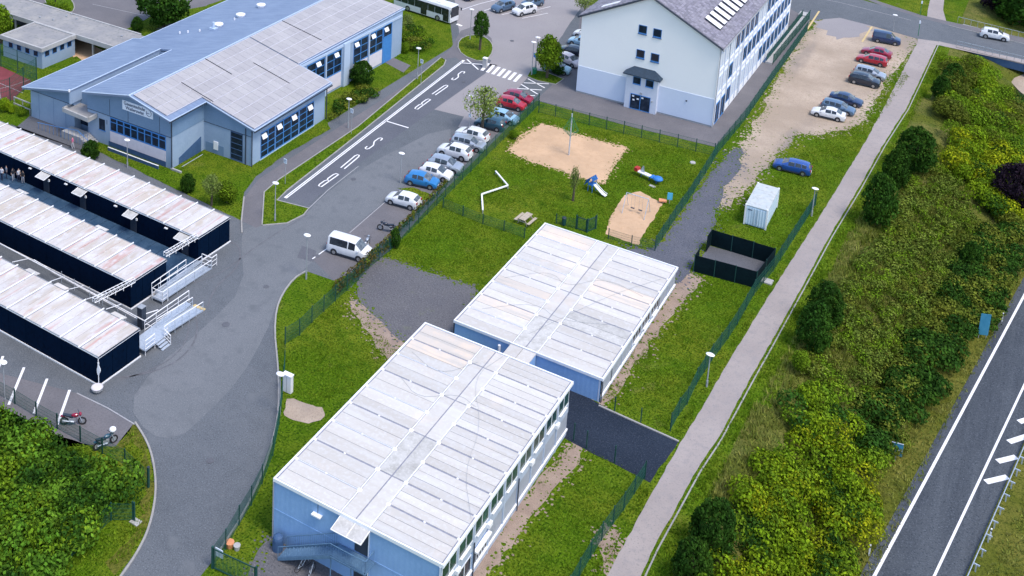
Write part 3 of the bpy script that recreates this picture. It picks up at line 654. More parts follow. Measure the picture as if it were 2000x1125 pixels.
stair_steel = M('stair_steel', (.10,.19,.31), [(5,(.14,.25,.38),.45,.7)], .5, None, .2, spec=.3)
def near_building():
    x0, x1, y0, y1, H = -44.65, -29.95, 61.2, 84.35, 5.37
    t = thing('container_building', 'two-storey light blue modular building with white panelled roof in the foreground', 'building', (x0, y0, 0), local=False)
    mb = MB(); mb.box(x0+.08, x1-.3, y0+.08, y1-.08, 0, H-.2); mb.build('wall', B_['cwall'], t)
    cont_roof(t, x0, x1, y0, y1, H, 9, 5.9, 6.0, 2, 3, {('L',8,0),('L',8,1),('L',7,1),('g','C',1,0),('g','C',1,1)})
    cable(t, [(-36.5,84),(-37.5,80),(-34,75),(-33,70),(-30.3,66)], H+.02); cable(t, [(-43.5,80),(-40,78.5),(-38,82)], H+.02); cable(t, [(-42.5,76.5),(-40,75),(-37.5,77.5),(-35.5,76.8)], H+.02)
    # front wall seams and corner posts
    A = (x0, y0+.08); Bq = (x1-.3, y0+.08)
    for s in (0.0, 5.9, 8.6, 14.3): MB().wall(A, Bq, s, s+.12, .02, H-.23, 0, .03).build('corner_post', B_['cwall'], t)
    MB().wall(A, Bq, .12, 14.3, 2.62, 2.74, 0, .02).build('floor_beam', B_['cwall'], t)
    for (s, lab) in ((.06, 0), (8.62, 1), (14.45, 2)):
        MB().tube((x0+s, y0-.02, .1), (x0+s, y0-.02, H-.2), .05).build('downpipe', B_['cwall_lt'] if s > 1 else B_['grey'], t)
    MB().wall(A, Bq, 3.7, 4.5, 4.2, 4.3, 0, .35).build('wall_lamp', B_['white_metal'], t)
    MB().wall(A, Bq, 4.07, 4.1, 4.3, 5.1, 0, .03).build('conduit', B_['dark'], t)
    # doors on both floors
    for z in (.06, 2.82):
        d = MB().wall(A, Bq, 7.4, 8.5, z, z+2.1, .005, .05).build('door', B_['dark'], t)
        MB().wall(A, Bq, 7.5, 7.56, z+1.0, z+1.1, .05, .1).build('handle', B_['steel'], d)
    # glass canopy over upper door
    c = MB(); p = [(6.1, 0, 5.15), (8.7, 0, 5.15), (8.7, 1.25, 4.95), (6.1, 1.25, 4.95)]
    c.add([(x0+s, y0-o, z) for s, o, z in p]+[(x0+s, y0-o, z-.05) for s, o, z in p], [(0,3,2,1),(4,5,6,7),(0,1,5,4),(1,2,6,5),(2,3,7,6),(3,0,4,7)])
    cn = c.build('canopy', B_['roof_grey'], t)
    mb = MB()
    for s in (6.1, 7.4, 8.65): mb.tube((x0+s, y0-.02, 5.17), (x0+s, y0-1.25, 4.97), .03)
    mb.tube((x0+6.1, y0-1.25, 4.97), (x0+8.7, y0-1.25, 4.97), .035); mb.build('canopy_frame', B_['white_metal'], cn)
    # right side wall: ribbon windows above, shutter panels below
    Sx = x1-.30; P0 = (Sx, y0+.1); P1 = (Sx, y1-.1); LL = y1-y0-.2; mod = LL/9
    MB().wall(P0, P1, 0, LL, 2.35, 3.3, 0, .06).build('upper_wall_band', B_['cwall_lt'], t)
    for k in range(9):
        s = k*mod
        MB().wall(P0, P1, s, s+.16, 0, H-.23, .0, .1).build('side_post', B_['cwall_lt'], t)
        window(t, P0, P1, s+.25, s+mod-.1, 3.3, H-.35, 2, 1, B_['whiteframe'], B_['glass_green'], .01)
        MB().wall(P0, P1, s+.5, s+mod-.6, 3.22, 3.28, .06, .2).build('window_sill', B_['white_metal'], t)
        if k not in (1, 2): 
            MB().wall(P0, P1, s+.2, s+mod-.08, .75, 2.33, .0, .045).build('side_panel', rib_side, t)
    window(t, P0, P1, mod+.3, 2*mod-.2, .75, 2.2, 2, 1, B_['whiteframe'], B_['glass'], .01)
    window(t, P0, P1, 2*mod+.25, 3*mod-.1, .75, 2.1, 5, 1, B_['whiteframe'], B_['glass'], .01)
    MB().wall(P0, P1, 2*mod+.15, 3*mod, 2.05, 2.2, .06, .4).build('awning_box', B_['white_metal'], t)
    MB().wall(P0, P1, 0, LL, .6, .72, 0, .16).build('base_ledge', B_['white_metal'], t)
    MB().wall(P0, P1, 0, LL, .02, .6, 0, .05).build('plinth', B_['cwall_lt'], t)
    for k in (1, 3, 6, 8):
        MB().wall(P0, P1, k*mod-.3, k*mod+.25, 2.6, 2.95, .06, .3).build('heater_box', B_['white_metal'], t)
    for k in (2, 5):
        MB().tube((Sx+.18, y0+k*mod+.1, .1), (Sx+.18, y0+k*mod+.1, 3.1), .05).build('downpipe', B_['dark'], t)
    # outside stair: landing along the wall and a flight down to the left
    s = thing('outside_stair', 'galvanised outside staircase with mesh railings on the front wall of the foreground building', 'staircase', (x0+8, y0-1, 0), 0, local=False)
    lz = 2.75
    MB().box(x0+6.15, x0+9.2, y0-1.35, y0-.02, lz-.12, lz).build('landing', stair_steel, s)
    xa, xb = x0+6.15, x0+1.6
    # flight from landing edge down-left and slightly outwards
    fp0 = (xa, y0-.7); fp1 = (xb, y0-.85); n = 14; 
    dx, dy = fp1[0]-fp0[0], fp1[1]-fp0[1]; Lf = math.hypot(dx, dy); ang = math.atan2(dy, dx)
    for k in range(n):
        q = (k+.5)/n; piece('tread', stair_steel, s, (fp0[0]+dx*q, fp0[1]+dy*q, lz-(k+1)*lz/(n+1)), (Lf/n+.02, 1.1, .05), ang)
    for o_, nm in ((-.58, 'stringer'), (.58, 'stringer')):
        nx, ny = -math.sin(ang)*o_, math.cos(ang)*o_
        mb = MB(); a = (fp0[0]+nx, fp0[1]+ny); b = (fp1[0]+nx, fp1[1]+ny)
        mb.add([(*a, lz-.25), (*a, lz+.02), (*b, .25), (*b, 0), (a[0]+nx*.08, a[1]+ny*.08, lz-.25), (a[0]+nx*.08, a[1]+ny*.08, lz+.02), (b[0]+nx*.08, b[1]+ny*.08, .25), (b[0]+nx*.08, b[1]+ny*.08, 0)],
               [(0,1,2,3),(7,6,5,4),(0,4,5,1),(1,5,6,2),(2,6,7,3),(3,7,4,0)])
        mb.build(nm, stair_steel, s)
        mb = MB(); mb.path([(*a, lz+1.05), (*b, 1.2)], .035, 6); mb.path([(*b, .1), (*b, 1.2)], .03)
        for k in range(1, 24): 
            q = k/24; c_ = (a[0]+(b[0]-a[0])*q, a[1]+(b[1]-a[1])*q); z_ = lz+(.1-lz)*q
            mb.tube((*c_, z_+.05), (*c_, z_+1.05), .012, 4)
        mb.tube((a[0], a[1], lz+.15), (b[0], b[1], .25), .02); mb.build('railing', stair_steel, s)
    mb = MB(); pr = [(xa, y0-1.3), (x0+9.15, y0-1.3), (x0+9.15, y0-.1)]
    mb.path([(*p, lz+1.05) for p in pr], .035, 6); mb.path([(*p, lz+.12) for p in pr], .02, 5)
    for (a, b) in zip(pr[:-1], pr[1:]):
        L = math.hypot(b[0]-a[0], b[1]-a[1]); m_ = int(L/.14)
        for k in range(m_+1): q = k/m_; c_ = (a[0]+(b[0]-a[0])*q, a[1]+(b[1]-a[1])*q); mb.tube((*c_, lz), (*c_, lz+1.05), .012, 4)
    mb.build('railing', stair_steel, s)
    for px_, py_ in ((xa+.05, y0-1.25), (x0+9.1, y0-1.25), (xa+1.8, y0-1.25)): MB().tube((px_, py_, 0), (px_, py_, lz), .05).build('post', stair_steel, s)
    c = thing('covered_grill', 'dark round-topped covered object standing against the front wall of the foreground building', 'cover', (x0+1.0, y0-.6, 0))
    MB().tube((0,0,0),(0,0,1.0),.42,12).ell((0,0,1.0),.42,.42,.35,12,6).build('cover_cloth', B_['bluebase'], c)
def far_building():
    x0, x1, y0, y1, H = -44.45, -29.15, 89.8, 111.2, 2.5
    t = thing('container_building', 'single-storey light blue modular building with white panelled roof behind the foreground one', 'building', (x0, y0, 0), local=False)
    MB().box(x0+.08, x1-.22, y0+.08, y1-.08, 0, H-.2).build('wall', B_['cwall'], t)
    cont_roof(t, x0, x1, y0, y1, H, 8, 6.1, 6.4, 2, 2, {('L',7,0),('L',7,1),('L',1,1),('L',3,0),('R',5,0),('R',4,1),('g','C',0,0),('g','C',0,1),('g','R',2,0),('g','R',2,1)})
    cable(t, [(-37.5,92),(-35.5,97),(-33,103),(-30,108)], H+.02); cable(t, [(-43,93),(-39,97),(-36,95.5),(-31,98)], H+.02); cable(t, [(-43.5,99),(-40,103),(-37.5,101),(-35,105),(-30.5,104)], H+.02)
    A = (x0, y0+.08); Bq = (x1-.22, y0+.08)
    for s in (0, 14.9): MB().wall(A, Bq, s, s+.12, .02, H-.23, 0, .03).build('corner_post', B_['cwall_lt'] if s else B_['dark'], t)
    MB().tube((x1-.05, y0+.1, .05), (x1-.05, y0+.1, H-.1), .05).build('downpipe', B_['dark'], t)
    MB().tube((x0+5.0, y0-.1, .9), (x0+5.0, y0-.1, 1.9), .14, 8).build('vent_pipe', B_['white_metal'], t)
    Sx = x1-.22; P0 = (Sx, y0+.1); P1 = (Sx, y1-.1); LL = y1-y0-.2; mod = LL/8
    for k in range(8):
        s = k*mod
        MB().wall(P0, P1, s, s+.1, .0, H-.23, .0, .07).build('side_post', B_['dark'] if k in (0,1,6) else B_['cwall_lt'], t)
        if k in (0, 1, 2, 6, 7): MB().wall(P0, P1, s+.15, s+mod-.05, .65, H-.3, .0, .04).build('side_panel', rib_side, t)
        else:
            window(t, P0, P1, s+.2, s+mod-.1, .95, H-.35, 3, 1, B_['whiteframe'], B_['glass'], .01)
            MB().wall(P0, P1, s+.7, s+mod-.7, .88, .94, .05, .22).build('window_sill', B_['white_metal'], t)
            MB().wall(P0, P1, s+.15, s+mod-.05, .3, .86, .0, .04).build('side_panel', B_['cwall_lt'], t)
    MB().wall(P0, P1, 0, LL, .45, .56, 0, .16).build('base_ledge', B_['white_metal'], t)
    MB().wall(P0, P1, 0, LL, .02, .44, 0, .05).build('plinth', B_['cwall_lt'], t)
    # link corridor between the two buildings
    c = thing('link_corridor', 'short white-roofed corridor joining the two modular buildings', 'corridor', (-38.2, 84.3, 0), local=False)
    MB().box(-38.35, -35.75, 84.38, 89.78, 0, 2.35).build('wall', B_['cwall'], c)
    piece('roof_panel', B_['roof'], c, (-37.7, 87.1, 2.42), (1.25, 5.3, .1)); piece('roof_panel', B_['roof'], c, (-36.38, 87.1, 2.42), (1.3, 5.3, .1))
rib_side = M('ribbed_side_panel', (.44,.47,.53), [(1,(.38,.41,.47),.45,.7),(5,(.5,.53,.58),.5,.8)], .55)
rib(rib_side, (0,1,0), 4.0, 1, .06)
near_building(); far_building()

# ------------------------------------------------------------------ black container rows
def black_row(lab, base, n, flags, step=2.45, depth=5.15, H=2.95, hoods=(), rz=R(178)):
    """row runs from its near right corner to the left; local +x is along the row, local -y is the back"""
    t = thing('container_row', lab, 'container row', (*base, 0), rz)
    L = n*step; w = depth
    MB().box(.06, L-.06, -w+.06, -.06, .12, H-.16).build('wall', B_['black'], t)
    for k in range(n+1):
        s = min(max(k*step, .05), L-.05)
        MB().box(s-.02, s+.02, -.055, -.035, .13, H-.17).build('wall_seam', B_['black'], t)
    for k in range(2): MB().box(.02, .06, -w*(k+1)/3-.03, -w*(k+1)/3+.03, .12, H-.17).build('wall_seam', B_['black'], t)
    MB().box(-.03, L, -.02, .05, 0, .13).build('base_rail', B_['white_metal'], t)
    MB().box(-.08, -.0, -w, .05, 0, .13).build('base_rail', B_['white_metal'], t)
    MB().box(0, L, -w, 0, H-.15, H-.04).build('roof_frame', B_['roof_rim'], t)
    for k in range(n):
        for j in range(2):
            a = k*step+.1+j*(step-.2)/2; piece('roof_panel', B_['rust'], t, (a+(step-.2)/4, -w/2, H-.02+.008*(k%3)), ((step-.2)/2-.03, w-.16, .06))
        if k: piece('roof_bar', B_['white_metal'], t, (k*step, -w/2, H+.07), (.085, w+.3, .12)); piece('dark_roof_line', B_['roof_gap'], t, (k*step-.08, -w/2, H+.015), (.06, w-.1, .05))  # dark line runs along one side of each roof bar
    piece('roof_bar', B_['dark'], t, (.02, -w/2, H-.02), (.05, w, .12)); piece('roof_bar', B_['grey'], t, (L/2, -w+.03, H-.0), (L, .05, .09)); piece('roof_bar', B_['grey'], t, (L/2, -.03, H-.0), (L, .05, .09))
    for s in hoods:   # translucent door canopies on the front
        side = 1
        c = MB(); q = [(s, .0, H-.25), (s+1.5, .0, H-.25), (s+1.5, 1.0, H-.5), (s, 1.0, H-.5)]
        c.add([p for p in q]+[(a, b, z-.05) for a, b, z in q], [(0,3,2,1),(4,5,6,7),(0,1,5,4),(1,2,6,5),(2,3,7,6),(3,0,4,7)])
        h = c.build('door_canopy', B_['roof_grey'], t)
        MB().path([(s, 0, H-.24), (s, 1, H-.49), (s+1.5, 1, H-.49), (s+1.5, 0, H-.24)], .03).build('canopy_frame', B_['white_metal'], h)
        MB().box(s+.1, s+.3, .0, .15, H-1.1, H-.85).build('door_lamp', B_['white_metal'], t)
        MB().box(s+.3, s+1.25, -.045, -.005, .15, 2.2).build('door', B_['dark'], t)
        MB().box(s+3.2, s+3.6, -.0, .2, H-.5, H-.4).build('wall_lamp', B_['white_metal'], t)
    return t
# near (front) wall faces the viewer: rows are built with their near face at local +y... rotated 178 degrees
r1 = black_row('black clad container row nearest the viewer with white rust-streaked roof', (-67.95, 66.45), 13, 0)
r2 = black_row('middle black clad container row with white rust-streaked roof', (-73.55, 76.4), 13, 0)
r3 = black_row('rearmost black clad container row with door canopies on its wall', (-73.4, 86.45), 16, 0, hoods=(1.15, 8.8, 16.8, 22.9))
for hx, (bx, by) in ((1, (-67.95, 66.45)), (2, (-73.55, 76.4))):
    r = r1 if hx == 1 else r2
    for k, s in enumerate((2.6, 10.5, 14.7) if hx == 1 else (9.3, 22.0)):
        c = MB(); q = [(s, -5.15, 2.75), (s+1.6, -5.15, 2.75), (s+1.6, -6.0, 2.6), (s, -6.0, 2.6)]
        c.add([p for p in q]+[(a, b, z-.06) for a, b, z in q], [(3,0,1,2),(7,6,5,4),(0,4,5,1),(1,5,6,2),(2,6,7,3),(3,7,4,0)])
        c.build('door_canopy', B_['roof'], r)
def loc_r(base, s, o, rz=R(178)):   # local (s along row, o towards the back) -> world
    return (base[0]+math.cos(rz)*s-math.sin(rz)*(-o), base[1]+math.sin(rz)*s+math.cos(rz)*(-o))
# deck between middle and rear rows
dk = [loc_r((-73.55,76.4), 0, 5.2), loc_r((-73.55,76.4), 39, 5.2), loc_r((-73.4,86.45), 39, -.1), loc_r((-73.4,86.45), 0, -.1)]
t = thing('deck', 'blue-grey metal deck between the middle and rear container rows', 'deck', (*dk[0], 0), 0, local=False)
nb = 26
for k in range(nb):
    a = k/nb; b = (k+1)/nb-.0015
    l = lambda p, q, s: (p[0]+(q[0]-p[0])*s, p[1]+(q[1]-p[1])*s)
    MB().prism([l(dk[0],dk[1],a), l(dk[0],dk[1],b), l(dk[3],dk[2],b), l(dk[3],dk[2],a)], .22, .34).build('deck_panel', B_['grate'], t)
MB().prism([dk[0], dk[1], dk[2], dk[3]], .02, .21).build('deck_base', B_['dark'], t)
# gantry with lettering-like cut metalwork: two cable trusses
def truss(lab, a, b, za, zb):
    t = thing('cable_truss', lab, 'truss', (*a, za), 0, local=False)
    A = Vector((*a, za)); Bv = Vector((*b, zb)); D = (Bv-A); L = D.length; d = D.normalized(); n = Vector((d.y, -d.x, 0)); up = Vector((0,0,1))
    mb = MB()
    for o in (-.18, .18):
        for h in (0, .4): mb.tube(A+n*o+up*h, Bv+n*o+up*h, .035)
    mb.build('chord', B_['white_metal'], t)
    m = int(L/.45); mb = MB()
    for k in range(m+1):
        p = A+d*(L*k/m)
        for o in (-.18, .18): mb.tube(p+n*o, p+n*o+up*.4, .02, 4)
        mb.tube(p-n*.18+up*.4, p+n*.18+up*.4, .025, 4)
        if k < m: mb.tube(p+n*.18, p+d*(L/m)+n*.18+up*.4, .018, 4)
        if k % 2: mb.tube(p+n*.2, p+n*.2-up*.28, .03, 4)
    mb.build('lattice', B_['white_metal'], t)
    MB().add([tuple(A+up*.2-n*.1), tuple(A+up*.2+n*.1), tuple(Bv+up*.2+n*.1), tuple(Bv+up*.2-n*.1)], [(0,1,2,3),(3,2,1,0)]).build('cable_tray', B_['steel'], t)
truss('white lattice truss bridging the middle and rear rows', at(322,500,3.0), at(384,464,3.0), 3.0, 3.0)
truss('white lattice truss bridging the front and middle rows', at(183,590,3.0), at(262,550,3.0), 3.0, 3.0)
# roof frame struts reaching from front row to a ground rail
def pole(name, a, b, r=.04, mat='white_metal', parent=None):
    return MB().tube(a, b, r).build(name, B_[mat], parent)
t = thing('handrail_frame', 'white tube rails running between the front and middle rows', 'railing', (-78, 74, 0), 0, local=False)
for z, (a, b) in ((1.3, ((-10,470),(285,628))), (.4, ((100,530),(300,640)))):
    pole('rail', (*at(a[0], a[1], z), z), (*at(b[0], b[1], z), z), .05, parent=t)
for u0, v0, u1, v1 in ((66,507,92,522),(24,512,56,505),(100,549,126,540),(135,565,163,558),(170,584,202,574),(207,604,237,594)):
    pole('cross_bar', (*at(u0, v0, 2.6), 2.6), (*at(u1, v1, 1.6), 1.6), .04, parent=t)
for u, v in ((120,530),(145,545),(175,560),(200,575),(230,600),(245,615)):
    x, y = at(u, v, 1.3); pole('post', (x, y, 0), (x, y, 1.3), .035, 'steel', t)
# ramps
def ramp(lab, P, z0, z1, w, steps=False):
    """P: start (low) and end (high) centre points of the walkway"""
    a, b = P; dx, dy = b[0]-a[0], b[1]-a[1]; L = math.hypot(dx, dy); d = (dx/L, dy/L); n = (d[1], -d[0])
    t = thing('access_ramp', lab, 'ramp', (*a, 0), 0, local=False)
    q = lambda s, o, z: (a[0]+d[0]*s+n[0]*o, a[1]+d[1]*s+n[1]*o, z)
    zz = lambda s: z0+(z1-z0)*s/L
    MB().add([q(0,-w/2,z0), q(0,w/2,z0), q(L,w/2,z1), q(L,-w/2,z1), q(0,-w/2,z0-.08), q(0,w/2,z0-.08), q(L,w/2,z1-.08), q(L,-w/2,z1-.08)],
             [(0,1,2,3),(7,6,5,4),(0,4,5,1),(1,5,6,2),(2,6,7,3),(3,7,4,0)]).build('ramp_deck', B_['steel'], t)
    for o in (-w/2, w/2):
        mb = MB(); mb.path([q(0,o,z0+1.0), q(L,o,z1+1.0)], .045); mb.build('handrail', B_['white_metal'], t)
        mb = MB(); mb.path([q(0,o,z0+.55), q(L,o,z1+.55)], .025); mb.path([q(0,o,z0+.1), q(L,o,z1+.1)], .03); mb.build('mid_rail', B_['steel'], t)
        for k in range(6): s = L*k/5; MB().tube(q(s,o,0), q(s,o,zz(s)+1.0), .03).build('post', B_['steel'], t)
    return t
w3 = lambda u, v, z=0: at(u, v, z)
def rail_run(t, pts, h=1.0, z=None, name='railing'):
    """railing along 3D points: top and mid rail plus posts"""
    mb = MB(); mb.path([(x, y, q+h) for x, y, q in pts], .045); mb.path([(x, y, q+h*.55) for x, y, q in pts], .025); mb.path([(x, y, q+.12) for x, y, q in pts], .03)
    for a, b in zip(pts[:-1], pts[1:]):
        L = math.dist(a, b); n = max(1, int(L/1.3))
        for k in range(n+1): f = k/n; x, y, q = (a[i]+(b[i]-a[i])*f for i in range(3)); mb.tube((x, y, 0), (x, y, q+h), .028)
    return mb.build(name, B_['white_metal'], t)
r_ = ramp('galvanised wheelchair ramp with handrails at the end of the middle row', ((-72.15, 86.3), (-72.15, 79.6)), .08, .42, 1.3)
MB().box(-72.8,-71.5,78.7,79.58,.3,.42).build('landing', B_['steel'], r_)
rail_run(r_, [(-71.5,79.5,.42),(-71.5,78.75,.42),(-72.85,78.75,.42)]); rail_run(r_, [(-73.15,79.0,.42),(-73.15,84.2,.4)], 1.25, name='inner_railing')
MB().box(-73.35,-72.86,79.6,86.3,.3,.4).build('side_walk', B_['steel'], r_)
rail_run(r_, [(-72.85,86.4,.2),(-71.5,86.4,.2),(-71.5,87.2,.2)], 1.1)
r_ = ramp('galvanised ramp with pale rails at the end of the front row', ((-68.15, 80.2), (-68.15, 75.0)), .06, .6, 1.35)
MB().box(-69.4,-67.4,71.85,74.98,.48,.6).build('landing', B_['steel'], r_); MB().box(-69.6,-68.86,75.0,80.0,.3,.42).build('side_walk', B_['steel'], r_)
rail_run(r_, [(-69.65,74.2,.45),(-69.65,80.6,.2)], 1.1, name='inner_railing'); rail_run(r_, [(-67.45,71.9,.6),(-67.45,73.2,.6)]); rail_run(r_, [(-67.45,74.5,.6),(-67.45,75.0,.6)])
for k in range(3): MB().box(-67.4+.28*k,-67.12+.28*k,73.3,74.4,.36-.16*k,.42-.16*k).build('step', B_['steel'], r_)
rail_run(r_, [(-67.4,74.45,.5),(-66.6,74.45,.1)], .9, name='step_rail')
o = MB().box(-68.85,-67.45,80.22,80.6,.03,.08).build('yellow_edge', G_['paint_y']); tag(o, 'pale yellow edge plate at the foot of the front ramp', 'plate')
o = pole('loose_pole', (*at(262,620,1.2), 1.2), (*at(309,605,1.2), 1.2), .05); tag(o, 'loose white pole sticking out beyond the front row', 'pole')
t = thing('entrance_box', 'tall dark cabinet at the back corner of the front row', 'cabinet', (*at(277,640), 0)); MB().box(-.3,.3,-.3,.3,0,2.3).build('body', B_['dark'], t); MB().box(-.32,.32,-.32,.32,2.3,2.36).build('lid', B_['grey'], t)
# banner pole at front corner and planter
t = thing('corner_banner', 'narrow white banner tied to the corner of the front row', 'banner', (-67.85, 66.3, 0), 0)
MB().tube((0,0,.1),(0,0,2.9),.035).build('pole', B_['white_metal'], t)
mb = MB(); 
for k in range(8): mb.box(.02-.12*math.sin(k*.8)*.5-.14, .16-.1*math.cos(k), -.03, .03, 1.3+k*.16, 1.3+(k+1)*.16)
mb.build('cloth', B_['white_metal'], t)
t = thing('planter_bowl', 'round concrete planter bowl standing before the front row corner', 'planter', (*at(190,765), 0))
mb = MB(); mb.tube((0,0,0),(0,0,.25),.28,14,.5); mb.tube((0,0,.25),(0,0,.5),.5,14,.55); mb.build('bowl', B_['conc'], t)
MB().tube((0,0,.5),(0,0,.54),.5,14,.46).build('fill', B_['pinkpanel'], t)
# ------------------------------------------------------------------ school hall
RX = -95.3
def zsch(x, y):
    if x <= RX: return 8.45-.212*(RX-x)
    k = float(np.interp(y, [99, 107, 122.5, 148.3], [.235, .235, .225, .105])); return 8.45-k*(x-RX)
def wallpoly(par, name, mat, p0, p1, sz, o0, o1):
    """polygon in wall coordinates (s, z) extruded outwards"""
    dx, dy = p1[0]-p0[0], p1[1]-p0[1]; L = math.hypot(dx, dy); dx /= L; dy /= L; n = len(sz)
    q = lambda s, z, o: (p0[0]+dx*s+dy*o, p0[1]+dy*s-dx*o, z)
    return MB().add([q(s, z, o1) for s, z in sz]+[q(s, z, o0) for s, z in sz], [tuple(range(n)), tuple(range(n, 2*n))[::-1]]+[(i, n+i, n+(i+1)%n, (i+1)%n) for i in range(n)]).build(name, mat, par)
def school():
    t = thing('school_hall', 'large school hall with blue metal roof and solar panels', 'school', (-95, 100, 0), local=False)
    foot = [(-103.3,100.1),(RX,100.1),(-89.3,100.1),(-89.3,106.3),(-81.8,106.3),(-81.8,122.4),(-86.2,122.4),(-84.9,147.8),(RX,147.8),(-112.6,147.8),(-112.6,120),(-113.8,120),(-113.8,100.2),(-105.8,100.2),(-105.8,116),(-103.3,116)]
    MB().prism(foot, 0, lambda p: zsch(*p)-.3).build('wall', B_['school'], t)
    # roofs
    def slab(name, poly, mat, th=.26, dz=0.0):
        return MB().prism(poly, lambda p: zsch(*p)-th+dz, lambda p: zsch(*p)+dz).build(name, mat, t)
    ro = B_['blueroof']
    slab('roof', [(-114.3,99.2),(-105.5,99.2),(-105.5,116.2),(-105.5,120),(-114.3,120)], ro)
    slab('roof', [(-112.9,120.01),(-105.5,120.01),(-105.5,148.3),(-112.9,148.3)], ro)
    slab('roof', [(-105.49,116.2),(-103.31,116.2),(-103.31,148.3),(-105.49,148.3)], ro)
    slab('roof', [(-103.3,99.2),(RX,99.2),(RX,148.3),(-103.3,148.3)], ro)
    ys = [99.2, 106.0]
    rf = B_['rimroof']
    slab('roof', [(RX+.01,99.2),(-88.7,99.2),(-88.7,106.0),(RX+.01,106.0)], ro)
    for a in (106.0, 110.225, 114.45, 118.675): slab('roof', [(RX+.01,a+.001),(-81.05,a+.001),(-81.05,a+4.22),(RX+.01,a+4.22)], ro)
    def xe(y): return -86.45+(y-122.9)*(1.65/25.4)
    for a in np.linspace(122.91, 145.1, 8): b = a+3.165; slab('roof', [(RX+.01,a),(xe(a),a),(xe(b),b),(RX+.01,b)], ro)
    def trim(pts, w=.12, up=.07):
        mb = MB(); mb.path([(x, y, zsch(x, y)+up-.02) for x, y in pts], w*.6, 5); mb.build('roof_trim', rf, t)
    trim([(-114.3,99.2),(-105.5,99.2),(-105.5,116.2)]); trim([(-103.3,116),(-103.3,99.2),(RX,99.2),(-88.7,99.2)]); trim([(RX,99.2),(RX,148.3)], .16, .05)
    trim([(-114.3,99.2),(-114.3,120),(-112.9,120),(-112.9,148.3)], .08); trim([(-88.7,99.2),(-88.7,106),(-81.05,106),(-81.05,122.9),(-86.45,122.9),(-84.8,148.3)], .1, .0)
    # slot: parapet wall of the west wing towards the recess
    MB().wall((-105.5,99.3),(-105.5,116.2), 0, 16.9, 4.4, 6.3, -.25, -.02).build('parapet', B_['school'], t)
    piece('gutter', B_['dark'], t, (-88.68, 102.6, 6.72), (.12, 6.9, .12)); piece('gutter', B_['dark'], t, (-81.0, 114.4, 4.92), (.12, 17, .12))
    # solar panels in rows down the slope
    def pv(x0, x1_, y0, y1, nx, ny):
        X1 = x1_ if callable(x1_) else (lambda y: x1_)
        for i in range(nx):
            for j in range(ny):
                ya = y0+(y1-y0)*j/ny; yb = y0+(y1-y0)*(j+1)/ny; x1 = X1((ya+yb)/2); xa = x0+(x1-x0)*i/nx; xb = x0+(x1-x0)*(i+1)/nx
                cx, cy = (xa+xb)/2, (ya+yb)/2; k = (zsch(xa, cy)-zsch(xb, cy))/(xb-xa); kt = (zsch(cx, yb)-zsch(cx, ya))/(yb-ya)
                m = Vector((0, 1, kt)).normalized(); u = Vector((1, 0, -k)).normalized(); w = u.cross(m).normalized(); m = w.cross(u)
                mt = Matrix([[u.x, m.x, w.x], [u.y, m.y, w.y], [u.z, m.z, w.z]])
                piece('solar_panel', B_['solar'], t, (cx, cy, zsch(cx, cy)+.10), ((xb-xa)*1.0-.07, (yb-ya)-.03, .045), mtx=mt)
        for j in range(0, nx+1):
            xa = x0+(X1(y0)-x0)*j/nx; xb = x0+(X1(y1)-x0)*j/nx; MB().path([(xa, y0, zsch(xa, y0)+.1), (xb, y1, zsch(xb, y1)+.1)], .05, 4).build('panel_rail', B_['solargap'], t)
    pv(RX+.35, -89.6, 99.7, 106.2, 3, 6); pv(RX+.35, -81.3, 106.2, 122.7, 8, 14); pv(RX+.35, lambda y: xe(y)-.25, 122.9, 148.1, 5, 20)
    for (xa, ya, xb, yb) in ((-93.2,106.6,-88.0,106.6),(-95,113.4,-90.5,113.4),(-90.5,118,-84.5,118),(-95,130.5,-88,130.5)):
        MB().path([(xa, ya-.1, zsch(xa, ya)+.16), (xb, yb-.1, zsch(xb, yb)+.16)], .05, 4).build('cable_duct', B_['dark'], t)
    # upper cladding bands
    A0, A1 = (-103.3,100.1), (-89.3,100.1)
    wallpoly(t, 'upper_cladding', B_['school_up'], A0, A1, [(0,4.25),(14,4.25),(14,zsch(-89.3,100)-.3),(8,zsch(RX,100)-.3),(0,zsch(-103.3,100)-.3)], 0, .05)
    wallpoly(t, 'upper_cladding', B_['school_up'], (-113.8,100.2), (-105.8,100.2), [(0,3.9),(8,3.9),(8,zsch(-105.8,100)-.3),(0,zsch(-113.8,100)-.32)], 0, .05)
    wallpoly(t, 'upper_cladding', B_['school_up'], (-89.3,100.1), (-89.3,106.3), [(0,4.2),(6.2,4.2),(6.2,6.7),(0,6.7)], 0, .05)
    wallpoly(t, 'upper_cladding', B_['school_up'], (-89.3,106.3), (-81.8,106.3), [(0,4.0),(7.5,4.0),(7.5,4.95),(0,6.7)], 0, .05)
    MB().wall(A0, A1, 0, 14, 4.2, 4.25, 0, .09).build('cladding_seam', B_['dark'], t); MB().wall((-113.8,100.2), (-105.8,100.2), 0, 8, 3.85, 3.9, 0, .09).build('cladding_seam', B_['dark'], t)
    MB().wall((-89.3,106.3), (-81.8,106.3), 0, 7.5, 3.95, 4.0, 0, .09).build('cladding_seam', B_['dark'], t)
    for s in (3.9, 7.0, 12.2): MB().wall(A0, A1, s, s+.05, 4.3, 6.5, .05, .07).build('wall_joint', B_['dark'], t)
    for s in (1.5, 4.2, 6.4): MB().wall((-113.8,100.2), (-105.8,100.2), s, s+.05, .1, 3.8, 0, .02).build('wall_joint', B_['school_up'], t)
    for (x, y, z) in ((-89.1,100.0,6.6),(-81.6,106.2,4.9),(-81.6,122.5,4.9),(-82.6,106.2,4.9)): MB().tube((x, y, 0), (x, y, z), .07).build('downpipe', B_['dark'], t)
